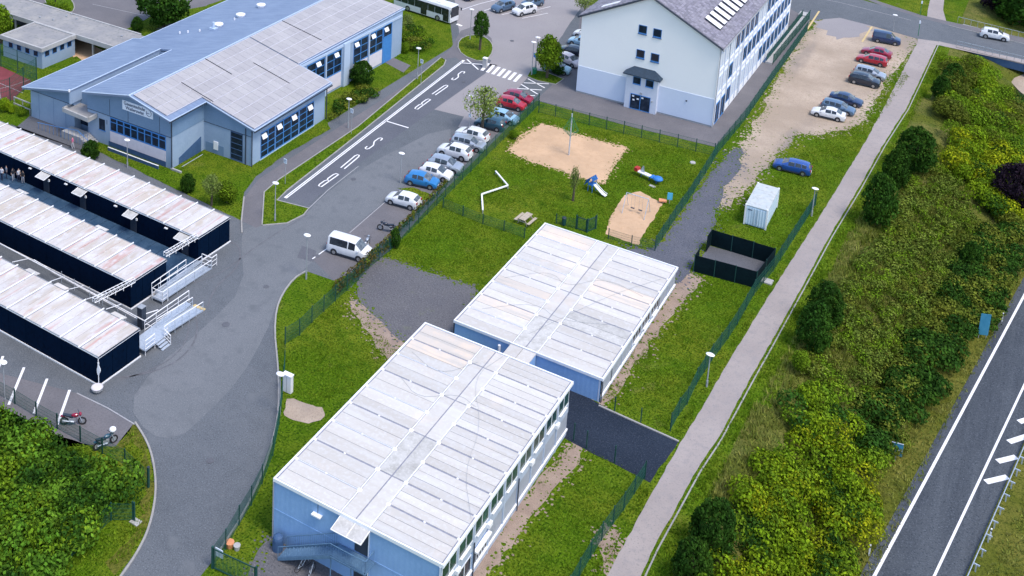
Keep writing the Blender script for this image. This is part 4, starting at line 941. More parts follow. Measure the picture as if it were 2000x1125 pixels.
    # front ribbon windows, panel, base
    for k in range(4):
        s = 3.95+k*2.32; f = window(t, A0, A1, s, s+2.28, 2.2, 4.15, 2, 1, B_['blueframe'], B_['glass'], .0, .16)
        MB().wall(A0, A1, s+.1, s+2.2, 3.45, 3.53, .0, .07).build('transom', B_['blueframe'], f)
    MB().wall(A0, A1, 3.9, 13.15, .75, 2.18, 0, .06).build('pale_wall_panel', B_['pinkpanel'], t)
    MB().wall(A0, A1, 3.6, 13.15, 0, .72, 0, .03).build('blue_base', B_['bluebase'], t)
    MB().wall(A0, A1, 4.4, 12.8, .0, .45, .9, 1.0).build('light_well_wall', B_['bluebase'], t); MB().wall(A0, A1, 4.4, 12.8, .45, .5, .88, 1.02).build('light_well_rim', B_['white_metal'], t)
    MB().wall(A0, A1, 2.0, 3.0, 1.9, 3.4, -.02, .03).build('window', B_['glass'], t); MB().wall(A0, A1, 1.9, 3.1, 1.8, 1.9, 0, .06).build('window_sill', B_['blueframe'], t)
    MB().wall(A0, A1, 3.3, 3.4, 2.9, 3.5, 0, .03).build('house_number', B_['ink'], t); 
    # sign board with lettering
    sg = MB().wall(A0, A1, 6.15, 11.2, 5.85, 7.1, .06, .12).build('sign_board', B_['sign'], t)
    for txt, sx, z, sz in (('Gesamtschule', 6.4, 6.58, .62), ('Weilerswist', 6.7, 6.02, .62)):
        c = bpy.data.curves.new('txt', 'FONT'); c.body = txt; c.size = sz; c.extrude = .01; c.offset = .012
        o = bpy.data.objects.new('txt', c); COL.objects.link(o); bpy.context.view_layer.update()
        me = bpy.data.meshes.new_from_object(o.evaluated_get(bpy.context.evaluated_depsgraph_get())); bpy.data.objects.remove(o)
        me.materials.clear(); me.materials.append(B_['ink'])
        q = bpy.data.objects.new('sign_lettering', me); COL.objects.link(q); q.parent = sg; q.rotation_euler = (R(90), 0, 0)
        q.location = Vector((-103.3+sx, 100.1-.135, z))-ORG[t]
    mb = MB(); cx, cz = -103.3+10.55, 6.5
    for k in range(15):
        a = R(-210+k*20); b = R(-210+(k+1)*20); mb.tube((cx+.4*math.cos(a), 99.96, cz+.42*math.sin(a)), (cx+.4*math.cos(b), 99.96, cz+.42*math.sin(b)), .03, 4)
    mb.box(cx-.35, cx+.1, 99.955, 99.97, cz-.1, cz-.02); mb.build('sign_emblem', B_['ink'], sg)
    # recess: entrance, flat canopy, stairs
    MB().box(-105.75,-103.35,101.2,101.3,.9,3.4).build('entrance_glazing', B_['glass'], t)
    MB().box(-105.75,-103.35,101.31,101.5,.0,5.4).build('entrance_wall', B_['school_up'], t)
    cp = [(-106.2,98.9),(-101.7,98.6),(-101.9,100.05),(-103.35,100.05),(-103.35,104),(-105.78,104),(-106.2,100.1)]
    c = MB().prism(cp, 3.5, 3.78).build('canopy', B_['flatroof'], t)
    mb = MB(); 
    for a, b in (((-106.3,100.1),(-106.3,98.8)),((-106.3,98.8),(-101.6,98.5)),((-101.6,98.5),(-101.7,100.0))):
        L = math.hypot(b[0]-a[0], b[1]-a[1]); mb.wall(a, b, -.05, L+.05, 3.4, 3.95, -.12, .12)
    mb.build('canopy_rim', B_['conc'], c)
    for k in range(5): MB().box(-103.2+.35*k, -102.85+.35*k, 98.3, 100.0, 0, .9-.17*k).build('entrance_step', B_['conc'], t)
    MB().box(-106.2,-103.21,98.3,100.05,0,.9).build('entrance_landing', B_['conc'], t)
    mb = MB(); mb.path([(-110.5,98.2,.9),(-106.3,98.2,1.4),(-103.2,98.2,1.9),(-101.4,98.2,1.0)], .035)
    for k in range(14): 
        x = -110.3+k*.68; z = 1.0+(.9 if x > -106 else .2); mb.tube((x, 98.2, 0), (x, 98.2, min(1.85, .95+(x+110.5)*.11)), .02, 4)
    mb.build('entrance_railing', B_['blueframe'], t)
    # wing glazing
    w0, w1 = (-81.8,106.3), (-81.8,122.4)
    for s0, s1, nx in ((1.9,4.85,2),(4.98,10.0,3),(10.15,13.45,2)): window(t, w0, w1, s0, s1, .15, 3.7, nx, 4, B_['blueframe'], B_['glass'], .0, .13)
    MB().wall(w0, w1, 1.8, 13.6, 0, .13, 0, .08).build('window_base', B_['rimroof'], t)
    def flaps(p0, p1, ss, z):
        for s in ss:
            c = MB(); dx, dy = p1[0]-p0[0], p1[1]-p0[1]; L = math.hypot(dx, dy); dx /= L; dy /= L
            q = lambda a, o, zz: (p0[0]+dx*a+dy*o, p0[1]+dy*a-dx*o, zz)
            c.add([q(s,.1,z+.55), q(s+.95,.1,z+.55), q(s+.95,.4,z), q(s,.4,z), q(s,.06,z+.52), q(s+.95,.06,z+.52), q(s+.95,.36,z-.03), q(s,.36,z-.03)], [(0,3,2,1),(4,5,6,7),(0,1,5,4),(1,2,6,5),(2,3,7,6),(3,0,4,7)])
            c.build('vent_flap', B_['white_metal'], t)
    flaps(w0, w1, (1.95, 5.1, 8.3, 11.9), 2.9)
    f0, f1 = (-89.3,106.3), (-81.8,106.3)
    window(t, f0, f1, 4.3, 6.2, .1, 3.9, 1, 5, B_['bluebase'], B_['glass'], .0, .12)
    MB().wall(f0, f1, 1.6, 2.3, .6, 1.7, 0, .1).build('wall_box', B_['white_metal'], t)
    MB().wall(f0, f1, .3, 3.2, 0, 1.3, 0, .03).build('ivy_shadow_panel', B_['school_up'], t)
    d0, d1 = (-89.3,100.1), (-89.3,106.3)
    wallpoly(t, 'cellar_opening', B_['bluebase'], d0, d1, [(1.4,.02),(5.6,.02),(5.6,2.1),(1.4,.9)], 0, .03)
    MB().path([(-88.0,100.6,.5),(-88.0,104.5,.5)], .04).build('cellar_rail', B_['steel'], t); MB().box(-89.2,-87.6,99.9,100.1,0,.25).build('cellar_wall', B_['conc'], t)
    # rear side glazing: seven bays
    g0, g1 = (-86.2,122.4), (-84.9,147.8)
    for (s0, s1, nx, zb) in ((.6,4.6,2,2.55),(4.95,8.55,2,2.55),(11.5,15.1,2,2.55),(15.5,18.9,2,2.55)):
        window(t, g0, g1, s0+1.2, s1+1.2, zb, 6.0, nx, 3, B_['blueframe'], B_['glass'], .0, .13)
        MB().wall(g0, g1, s0+1.25, s1+1.15, .35, zb-.1, 0, .07).build('pale_wall_panel', B_['pinkpanel'], t)
    MB().wall(g0, g1, 10.0, 11.4, 0, 6.6, 0, .35).build('pilaster', B_['rimroof'], t); MB().wall(g0, g1, 5.85, 6.1, 0, 6.4, 0, .2).build('pilaster', B_['rimroof'], t); MB().wall(g0, g1, 16.35, 16.6, 0, 6.4, 0, .2).build('pilaster', B_['rimroof'], t)
    MB().wall(g0, g1, 20.2, 22.6, .05, 6.3, 0, .06).build('blue_door_panel', B_['blueframe'], t); window(t, g0, g1, 20.3, 22.4, 4.2, 6.2, 1, 1, B_['blueframe'], B_['glass'], .07, .13)
    MB().wall(g0, g1, 0, 25.2, 6.15, 6.5, 0, .12).build('fascia', B_['rimroof'], t)
    flaps(g0, g1, (3.7, 7.9, 12.8, 17.0, 20.4), 5.2)
    # roof vents
    for (u, v) in ((427,42),(470,24),(510,5)):
        x, y = at(u, v, 7.4); zz = zsch(x, y)
        mb = MB(); mb.tube((x, y, zz), (x, y, zz+.35), .55, 10, .7); mb.ell((x, y, zz+.4), .75, .75, .18, 10, 5); mb.build('roof_vent', B_['white_metal'], t)
    x, y = at(417, 45, 7.6); zz = zsch(x, y); MB().box(x-.5, x+.5, y-.4, y+.4, zz-.1, zz+.25).tube((x, y, zz), (x, y, zz+1.1), .18, 8).build('roof_flue', B_['rimroof'], t)
    for (u, v) in ((351,50),(367,51),(390,53),(135,170),(458,35)): x, y = at(u, v, 7); zz = zsch(x, y); MB().tube((x, y, zz), (x, y, zz+.3), .12, 6).build('roof_pipe', B_['white_metal'], t)
school()
def annex():
    t = thing('annex', 'low square annex with grey felt roof and white rim beside the red court', 'building', (-128, 114, 0), local=False)
    x0, x1, y0, y1, H = -132.4, -124.2, 111.7, 118.1, 3.25
    MB().box(x0, x1, y0, y1, 0, H-.2).build('wall', B_['school'], t)
    MB().box(x0-.1, x1+.1, y0-.1, y1-.02, H-.22, H-.05).build('roof', B_['flatroof'], t)
    mb = MB(); mb.box(x0-.3, x1+.3, y0-.3, y0, H-.5, H+.12); mb.box(x1, x1+.3, y0, y1, H-.5, H+.12); mb.box(x0-.3, x0, y0, y1, H-.5, H+.12); mb.box(x0, x1, y1-.25, y1, H-.1, H+.12); mb.build('roof_rim', B_['conc'], t)
    P = ((x0, y0), (x1, y0), (x1, y1))
    for k in range(4):
        s = 1.2+k*1.75; f = MB().wall(P[0], P[1], s, s+.95, 1.7, 2.6, 0, .03).build('window', B_['blueframe'], t); MB().wall(P[0], P[1], s+.08, s+.87, 1.78, 2.52, .03, .04).build('pane', B_['glass'], f)
        s = .5+k*1.45; f = MB().wall(P[1], P[2], s, s+.9, 1.7, 2.6, 0, .03).build('window', B_['blueframe'], t); MB().wall(P[1], P[2], s+.08, s+.82, 1.78, 2.52, .03, .04).build('pane', B_['glass'], f)
    t = thing('covered_walkway', 'long flat-roofed covered walkway with white roof edge behind the annex', 'walkway', (-140, 121, 0), local=False)
    x0, x1, y0, y1, H = -190, -113.5, 118.3, 123.9, 3.25
    MB().box(x0, x1, y0, y1, H-.55, H-.05).build('roof', B_['flatroof'], t)
    mb = MB(); mb.box(x0, x1-3, y0-.2, y0, H-.6, H+.1); mb.box(x0, x1-3, y1, y1+.25, H-.6, H+.1); mb.build('roof_rim', B_['conc'], t)
    for k in range(14): MB().box(x0+3+k*5.5, x0+3.25+k*5.5, y0+.1, y0+.35, 0, H-.6).build('column', B_['conc'], t)
    MB().box(x0+20, x1-10, y1-.4, y1-.1, 0, H-.6).build('wall', B_['school'], t)
    for k, (u, v) in enumerate(((78,35),(104,40),(140,29),(150,38),(238,72),(130,33))):
        x, y = at(u, v, 3.2); MB().tube((x, y, 3.2), (x, y, 3.45), .16, 6).build('roof_pipe', B_['grey'], t)
annex()

# ------------------------------------------------------------------ white gabled house
def house():
    FL_, FR, BR, BL = (-57.1,151.0), (-37.2,151.3), (-37.4,196.0), (-57.3,195.7)
    t = thing('gabled_house', 'large white rendered building with slate roof and dark porch canopy', 'house', (-47, 151, 0), local=False)
    W_ = math.hypot(FR[0]-FL_[0], FR[1]-FL_[1]); EZ, RZ = 11.75, 16.75; mid = W_/2
    # body as front gable polygon extruded to the back
    dirf = Vector((FR[0]-FL_[0], FR[1]-FL_[1], 0)).normalized(); back = Vector((-.2, 44.7, 0))
    prof = [(0,0),(W_,0),(W_,EZ),(mid,RZ),(0,EZ)]
    vs = [Vector((*FL_, 0))+dirf*s+Vector((0,0,z)) for s, z in prof]; n = 5
    MB().add([tuple(v) for v in vs]+[tuple(v+back) for v in vs], [tuple(range(n)), tuple(range(n, 2*n))[::-1]]+[(i, n+i, n+(i+1)%n, (i+1)%n) for i in range(n)]).build('wall', B_['plaster'], t)
    wallpoly(t, 'lower_wall', B_['plaster_low'], FL_, FR, [(0,.25),(7.5,.25),(7.5,4.15),(0,4.15)], 0, .06); wallpoly(t, 'lower_wall', B_['plaster_low'], FL_, FR, [(12.1,.25),(W_,.25),(W_,4.15),(12.1,4.15)], 0, .06)
    MB().wall(FL_, FR, 0, W_, 0, .25, 0, .03).build('plinth', B_['grey'], t)
    # roof slabs
    def slab(s0, z0, s1, z1, ov=.35):
        q = lambda s, z, f: tuple(Vector((*FL_, z))+dirf*s+(Vector((0,-ov,0)) if f == 0 else back+Vector((0,.4,0))))
        th = .22
        return MB().add([q(s0,z0,0),q(s1,z1,0),q(s1,z1,1),q(s0,z0,1),q(s0,z0+th,0),q(s1,z1+th,0),q(s1,z1+th,1),q(s0,z0+th,1)], [(0,3,2,1),(4,5,6,7),(0,1,5,4),(1,2,6,5),(2,3,7,6),(3,0,4,7)])
    k = (RZ-EZ)/mid
    slab(-.45, EZ-.45*k, mid, RZ).build('roof', B_['tile'], t); re = slab(mid+.001, RZ, W_+.45, EZ-.45*k).build('roof', B_['tile'], t)
    # slate courses on both slopes
    rr = random.Random(4)
    for side in (1, -1):
        mb = MB(); nc = 30; SL = math.hypot(mid+.45, (mid+.45)*k)
        for c in range(nc):
            f0 = c/nc; f1 = (c+1.12)/nc; npc = 88
            for j in range(npc):
                y0_ = -.35+45.4*j/npc+(c%2)*.25; y1_ = y0_+45.4/npc-.03; h = .25+rr.uniform(0,.02)
                def q(f, y, dz):
                    s = mid+(mid+.45)*f*side; z = RZ-k*abs(s-mid)+dz
                    v = Vector((*FL_, z))+dirf*s+Vector((0,y,0)); return tuple(v)
                mb.add([q(f0,y0_,h),q(min(f1,1),y0_,h+.05),q(min(f1,1),y1_,h+.05),q(f0,y1_,h),q(min(f1,1),y0_,h-.02),q(min(f1,1),y1_,h-.02)], [(0,1,2,3),(1,4,5,2)] if side > 0 else [(3,2,1,0),(2,5,4,1)])
        mb.build('roof_slates', slate, t, kind='stuff')
    # verge trims along the gable
    for a, b in (((-.5, EZ-.5*k), (mid, RZ)), ((mid, RZ), (W_+.5, EZ-.5*k))):
        A = Vector((*FL_, a[1]+.12))+dirf*a[0]+Vector((0,-.38,0)); Bv = Vector((*FL_, b[1]+.12))+dirf*b[0]+Vector((0,-.38,0)); MB().tube(A, Bv, .14, 5).build('verge_board', B_['dark'], t)
    MB().tube((FR[0]+.45, FR[1]-.3, EZ-.3), (BR[0]+.45, BR[1], EZ-.3), .12).build('gutter', B_['grey'], t)
    MB().tube((FR[0]+.12, FR[1]-.12, .1), (FR[0]+.12, FR[1]-.12, EZ-.4), .06).build('downpipe', B_['grey'], t)
    for s in (5.2, 12.5, 26, 40): MB().tube((FR[0]-s*.009+.14, FR[1]+s, .1), (FR[0]-s*.009+.14, FR[1]+s, EZ-.4), .06).build('downpipe', B_['steel'], t)
    # skylights on the east slope
    for i in range(9):
        y = 154.7+i*2.12; s0, s1 = mid+6.5, mid+8.7
        q = lambda s, yy, dz: tuple(Vector((*FL_, RZ-k*(s-mid)+dz))+dirf*s+Vector((0,yy-FL_[1],0)))
        vs = [q(s0,y,.25),q(s1,y,.25),q(s1,y+1.25,.25),q(s0,y+1.25,.25),q(s0,y,.62),q(s1,y,.55),q(s1,y+1.25,.55),q(s0,y+1.25,.62)]
        f = MB().add(vs, [(0,1,5,4),(1,2,6,5),(2,3,7,6),(3,0,4,7)]).build('skylight', B_['dark'], t)
        MB().add([q(s0,y,.64),q(s1,y,.57),q(s1,y+1.25,.57),q(s0,y+1.25,.64),q(s0,y,.6),q(s1,y,.53),q(s1,y+1.25,.53),q(s0,y+1.25,.6)], [(0,1,2,3),(7,6,5,4),(0,4,5,1),(1,5,6,2),(2,6,7,3),(3,7,4,0)]).build('pane', B_['white_metal'], f)
    q = lambda s, yy, dz: tuple(Vector((*FL_, RZ-k*(mid-s)+dz))+dirf*s+Vector((0,yy,0)))
    MB().add([q(2.2,1.2,.35),q(4.8,1.2,.35),q(4.8,2.2,.35),q(2.2,2.2,.35),q(2.2,1.2,.2),q(4.8,1.2,.2),q(4.8,2.2,.2),q(2.2,2.2,.2)], [(0,1,2,3),(7,6,5,4),(0,4,5,1),(1,5,6,2),(2,6,7,3),(3,7,4,0)]).build('skylight', B_['white_metal'], t)
    # gable windows
    for s, z in ((8.4,11.1),(10.5,11.05),(8.4,7.45),(10.5,7.4)):
        f = MB().wall(FL_, FR, s, s+1.2, z, z+1.3, 0, .05).build('window', B_['blueframe'], t); MB().wall(FL_, FR, s+.07, s+1.13, z+.2, z+1.24, .05, .06).build('pane', B_['glass'], f)
        MB().wall(FL_, FR, s-.05, s+1.25, z-.08, z, 0, .12).build('sill', B_['bluebase'], f)
    # porch
    MB().wall(FL_, FR, 7.5, 12.1, 0, 5.35, 0, .75).build('porch', B_['plaster_w'], t)
    ps = [(7.1,0,5.3),(12.5,0,5.3),(12.5,1.25,5.3),(7.1,1.25,5.3),(8.3,0,6.15),(11.3,0,6.15)]
    q = lambda s, o, z: (FL_[0]+dirf.x*s+dirf.y*o, FL_[1]+dirf.y*s-dirf.x*o, z)
    MB().add([q(*p) for p in ps]+[q(7.1,0,5.15),q(12.5,0,5.15),q(12.5,1.25,5.15),q(7.1,1.25,5.15)], [(3,2,5,4),(0,3,4),(2,1,5),(9,8,2,3),(8,7,1,2),(6,9,3,0),(6,7,8,9)]).build('porch_roof', B_['tiledk'], t)
    for s in (8.5, 10.35):
        f = MB().wall(FL_, FR, s, s+1.15, 3.75, 4.95, .75, .8).build('window', B_['blueframe'], t); MB().wall(FL_, FR, s+.07, s+1.08, 3.95, 4.88, .8, .81).build('pane', B_['glass'], f)
    d = window(t, FL_, FR, 8.35, 11.25, .05, 2.35, 2, 1, B_['blueframe'], B_['glass'], .75, .09, 'door')
    for s, z in ((8.6,1.9),(8.7,1.35),(9.3,1.6),(9.95,1.9)): MB().wall(FL_, FR, s, s+.3, z, z+.22, .8, .83).build('notice', B_['sign'], t)
    MB().wall(FL_, FR, 9.7, 10.0, 2.55, 2.75, .75, .95).build('porch_lamp', B_['grey'], t)
    MB().wall(FL_, FR, 11.4, 11.6, 1.8, 1.95, .75, 1.0).build('door_lamp', B_['grey'], t); MB().wall(FL_, FR, 16.0, 16.2, 2.9, 3.05, .0, .2).build('wall_vent', B_['dark'], t)
    # east side: pilasters and windows on three floors
    n = 17; bay = 43.6/n
    for i in range(n):
        s = .5+i*bay
        MB().wall(FR, BR, s-.12, s+.12, .3, EZ-.3, 0, .1).build('pilaster', B_['plaster_w'], t)
        for j, z in enumerate((1.3, 4.9, 8.5)):
            shut = (j == 2 and i in (0,1,2,8,9)) or (j == 1 and i in (0,1,3,4)) or (j == 0 and 2 < i < 9)
            gm = B_['shutter'] if shut else B_['glass']
            if j == 0 and i < 2: window(t, FR, BR, s+.3, s+bay-.3, .1, 3.1, 2, 1, B_['blueframe'], B_['glass'], .0, .12, 'door'); continue
            window(t, FR, BR, s+.3, s+bay-.3, z, z+2.15, 2, 1, B_['blueframe'] if not shut else B_['rimroof'], gm, .0, .12)
    for z in (4.1, 7.7): MB().wall(FR, BR, .1, 44.4, z, z+.35, 0, .08).build('floor_band', B_['plaster_w'], t)
B_['shutter'] = M('closed_shutter', (.58,.62,.68), [(3,(.50,.55,.62),.45,.7)], .6)
slate = M('slate', (.20,.19,.235), [(.4,(.24,.23,.27),.4,.7),(3,(.15,.145,.19),.5,.8)], .65, None, 0, 0, .25)
house()
def lightwell():
    t = thing('retaining_wall', 'concrete-topped retaining wall between the white house and the dirt car park', 'wall', (-36.5, 180, 0), local=False)
    a = (-36.3,178.6); b = (-36.1,203.2)
    MB().wall(a, b, 0, 24.6, -.02, .35, -.5, .5).build('wall', B_['conc'], t); MB().box(-37.3,-35.7,203,205,-.02,.5).build('end_block', B_['conc'], t)
    o = sheet('light_well', [(-37.45,178.8),(-36.75,178.8),(-36.75,195),(-37.45,195)], 6, B_['bluebase'], world_pts=True)
lightwell()

# ------------------------------------------------------------------ storage container and screened enclosure
def storage():
    t = thing('storage_container', 'pale blue-white shipping container with grey roof standing on the grass', 'container', (-25.5, 131.5, 0), R(1.5))
    MB().box(-1.22,1.22,-3.0,3.0,.1,2.45).build('body', B_['contain'], t); MB().box(-1.3,1.3,-3.05,3.05,2.45,2.56).build('roof', B_['controof'], t)
    for x, y in ((-1.22,-3),(1.22,-3),(-1.22,3),(1.22,3)): MB().box(x-.09,x+.09,y-.09,y+.09,.05,2.6).build('corner_post', B_['white_metal'], t)
    for s in (-.6, .6):
        d = MB().box(s-.57,s+.57,-3.06,-3.0,.25,2.3).build('door', B_['contain'], t); MB().tube((s*.35,-3.1,.3),(s*.35,-3.1,2.25),.025).build('lock_bar', B_['steel'], d)
    MB().box(-.95,-.45,-3.09,-3.06,2.0,2.12).build('label_plate', B_['ink'], t)
    t = thing('screened_enclosure', 'open enclosure of dark green screened fence around a paved floor', 'enclosure', (-25, 118.5, 0), local=False)
    c = [(-28.6,115.4),(-22.1,116.1),(-21.6,121.8),(-28.6,121.6)]
    for i, (a, b) in enumerate(((c[0],c[1]),(c[1],c[2]),(c[2],c[3]),(c[3],(-28.6,119.9)),((-28.6,117.0),c[0]))):
        L = math.hypot(b[0]-a[0], b[1]-a[1]); m = max(1, round(L/2.3))
        for k in range(m):
            MB().wall(a, b, L*k/m+.03, L*(k+1)/m-.03, .05, 2.0+(.03 if k%2 else 0), -.02, .02).build('screen_panel', B_['tarp'], t)
            x = a[0]+(b[0]-a[0])*k/m; y = a[1]+(b[1]-a[1])*k/m; MB().box(x-.04,x+.04,y-.04,y+.04,0,2.1).build('post', B_['fpost'], t)
    t = thing('ground_slab', 'small square concrete slab between the enclosure and the path', 'slab', (*at(1498,550), 0)); MB().box(-.6,.6,-.5,.5,0,.12).build('slab', B_['conc'], t)
storage()
# ------------------------------------------------------------------ fences
def mesh_panel_mesh():
    mb = MB()
    for k in range(25):
        x = k/25; mb.add([(x-.0028,-.007,.05),(x+.0028,-.007,.05),(x+.0028,.007,.05),(x-.0028,.007,.05),(x-.0028,-.007,1),(x+.0028,-.007,1),(x+.0028,.007,1),(x-.0028,.007,1)], [(0,1,5,4),(1,2,6,5),(2,3,7,6),(3,0,4,7)])
    for z in (.08,.28,.5,.72,.97):
        mb.box(0,1,-.014,-.006,z-.006,z+.006)
    return mb.mesh('mesh_panel', B_['fence'])
_mp = mesh_panel_mesh(); _post = MB().box(-.04,.04,-.03,.03,0,1).mesh('fence_post', B_['fpost'])
def fence(pts, lab, h=1.8, sp=2.5, group='green wire fences', world_pts=False, zb=0.0, name='wire_fence', panels=True, step=1):
    P = list(pts) if world_pts else [at(*p) for p in pts]
    t = thing(name, lab, 'fence', (*P[0], zb), 0, group, local=True); o0 = Vector((*P[0], zb))
    def put(nm, me, x, y, rz, sc):
        o = bpy.data.objects.new(nm, me); COL.objects.link(o); o.parent = t; o.location = Vector((x, y, zb))-o0; o.rotation_euler = (0, 0, rz); o.scale = sc
    for a, b in zip(P[:-1], P[1:]):
        L = math.hypot(b[0]-a[0], b[1]-a[1]); n = max(1, round(L/sp)); rz = math.atan2(b[1]-a[1], b[0]-a[0])
        for k in range(n):
            x = a[0]+(b[0]-a[0])*k/n; y = a[1]+(b[1]-a[1])*k/n
            put('post', _post, x, y, rz, (1.2, 1.2, h+.08))
            if panels: put('mesh_panel', _mp, x, y, rz, (L/n, 1, h))
    put('post', _post, *P[-1], 0, (1.2, 1.2, h+.08)); return t
fence([(415,1108),(441,1073),(467,1026),(491,987),(512,945),(533,890),(545,830),(551,780),(556,720),(557,672)], 'green wire fence curving along the right side of the driveway')
fence([(557,672),(585,655),(609,630),(655,588),(700,548),(720,525),(760,492),(870,385),(950,305),(1030,228),(1052,206)], 'green wire fence running diagonally behind the hedge and the parked cars')
fence([(865,406),(904,422),(943,438),(984,451),(1024,465)], 'wire fence between the playground lawn and the rear lawn', 1.25)
fence([(1086,437),(1125,447)], 'short piece of fence left of the playground gate', 1.2); fence([(1188,466),(1233,480),(1279,490)], 'low wire fence on the near side of the swing sandpit', 1.25)
fence([(1279,490),(1293,468),(1318,430),(1343,395),(1365,360),(1390,320),(1400,302),(1455,235),(1505,162),(1576,62)], 'green wire fence between the playground and the gravel track')
fence([(1052,220),(1395,305)], 'green wire fence on the far side of the playground by the white house')
fence([(1090,1200),(1131,1128),(1153,1111-20),(1175,1071-15),(1197,1035-10),(1218,997),(1239,965),(1259,935)], 'green wire fence between the lower lawn and the footpath', 1.7)
fence([(1120,861),(1145,876),(1200,905),(1259,935)], 'wire fence on the near side of the dark asphalt passage', 1.7, panels=False)
fence([(1200,805),(1251,827),(1309,842)], 'low wire fence on the far side of the dark asphalt passage', 1.5, panels=False)
fence([(1309,842),(1325,812),(1342,790),(1360,752),(1390,705),(1422,662),(1440,634),(1472,577),(1510,530),(1550,468),(1592,402)], 'green wire fence between the middle lawn and the footpath')
fence([(-15,765),(29,789),(71,815),(112,838),(157,863),(200,886),(244,908),(289,950)], 'wire fence along the parking bays above the shrubs', 1.5)
fence([(262,1018),(217,1017),(180,1053),(98,1125),(60,1170)], 'wire fence between the lower left shrubs and the grass', 1.6)
fence([(-120,85),(-30,118),(35,143),(72,158),(20,200),(-60,225)], 'tall ball-stop fence around the red court', 3.6, 4.5)
fence([(-36.7,178.9),(-36.6,203)], 'green fence on the house side of the retaining wall', 1.5, 2.4, world_pts=True); fence([(-35.7,178.9),(-35.4,203)], 'green fence on the car park side of the retaining wall', 1.7, 2.4, world_pts=True)
def gate(lab, a, b, h, sign=False):
    A = at(*a); Bv = at(*b); t = thing('gate', lab, 'gate', (*A, 0), math.atan2(Bv[1]-A[1], Bv[0]-A[0])); L = math.hypot(A[0]-Bv[0], A[1]-Bv[1])
    for x in (0, L): MB().box(x-.07,x+.07,-.07,.07,0,h+.15).build('post', B_['fpost'], t)
    mb = MB(); mb.box(.1,L-.1,-.03,.03,.08,.16); mb.box(.1,L-.1,-.03,.03,h-.08,h); mb.box(.1,.17,-.03,.03,.1,h); mb.box(L-.17,L-.1,-.03,.03,.1,h)
    f = mb.build('gate_frame', B_['fpost'], t); mb = MB()
    for k in range(int(L/.12)): mb.box(.15+k*.12-.012,.15+k*.12+.012,-.012,.012,.12,h-.05)
    mb.build('bars', B_['fence'], f)
    return t
gate('dark green gate at the playground fence corner', (1125,447), (1146,454), 1.6); gate('open green gate leaf next to the playground gate post', (1146,454), (1163,447), 1.6)
g = gate('green driveway gate at the bottom left of the foreground building', (415,1110), (500,1150), 1.8)
tag(MB().box(-.35,.35,-.02,.02,-.35,.35).build('notice_board', B_['sign']), 'white notice board hanging on the driveway gate post', 'notice board').location = (*at(428,1080,1.5), 1.5)
for k, (u, v) in enumerate(((259,1018),(264,1020))):
    pass
t = thing('gate_post', 'pair of thick green posts in a pale concrete foot by the driveway verge', 'post', (*at(261,1018), 0)); MB().box(-.12,-.04,-.05,.05,0,1.8).build('post', B_['fpost'], t); MB().box(.06,.14,-.05,.05,0,1.8).build('post', B_['fpost'], t); MB().box(-.2,.6,-.3,.3,0,.09).build('foot', B_['conc'], t)
t = thing('gate_post', 'thick green gate post standing at the driveway kerb beside the shrubs', 'post', (*at(290,952), 0)); MB().box(-.08,.08,-.08,.08,0,1.9).build('post', B_['fpost'], t); MB().box(-.1,.1,-.1,.1,1.9,1.94).build('cap', B_['dark'], t)
# wooden guard rails by the left lawn
for k, (a, b) in enumerate((((27,198),(62,212)), ((27,210),(60,224)))):
    t = thing('guard_rail', ('upper' if k == 0 else 'lower')+' pale rail in the grass left of the school hall', 'rail', (*at(*a), 0), 0, local=False)
    A, Bq = at(*a), at(*b); L = math.hypot(A[0]-Bq[0], A[1]-Bq[1]); MB().wall(A, Bq, 0, L, .6, .75, -.05, .05).build('rail', B_['conc'], t)
    for s in (.1, L/2, L-.1): MB().wall(A, Bq, s-.06, s+.06, 0, .6, -.05, .05).build('post', B_['conc'], t)

# ------------------------------------------------------------------ street lamps and posts
def lamp_proto(h):
    t = thing('street_lamp', '', 'street lamp'); MB().tube((0,0,0),(0,0,h),.07,8,.045).build('pole', B_['grey'], t)
    MB().tube((0,0,0),(0,0,.9),.10,8).build('pole_base', B_['grey'], t)
    mb = MB(); mb.ell((0,0,h+.08),.42,.3,.1,14,6); mb.build('lamp_head', B_['white_metal'], t, True); return t
lp = lamp_proto(4.6); first = True
for (u, v, vt, lab) in ((537,432,357,'street lamp on the grass strip at the near end of the bus lane'),(680,250,193,'street lamp beside the school wing with a sign on its pole'),(815,155,94,'street lamp on the grass strip opposite the school door panel'),
    (936,97,41,'street lamp in front of the small dark tree on the traffic island'),(918,77,18,'street lamp at the left rim of the traffic island'),(782,357,299,'street lamp between the bus lane and the blue parked car'),
    (598,545,459,'street lamp in the grass corner left of the white minibus'),(10,795,707,'street lamp at the left picture edge by the parking bays'),(1380,755,692,'pale green street lamp on the fence above the dark passage'),
    (1585,422,368,'street lamp at the fence near the storage container'),(1038,147,82,'street lamp left of the tree beside the white house'),(917,252,187,'street lamp rising behind the pale tree in the parking row'),
    (1046,138,73,'street lamp close behind the disabled parking sign'),(1744,60,29,'street lamp at the near kerb of the top road'),(249,327,273,'street lamp on the grass before the school ribbon windows'),(546,810,730,'street lamp on the fence line beside the white cabinet')):
    x, y = at(u, v); h = z_at(x, y, vt); c = lp if first else inst(lp, (x, y, 0)); first = False; c.location = (x, y, 0); c.scale = (1, 1, max(.5, h/4.7)); tag(c, lab, None, 'street lamps')
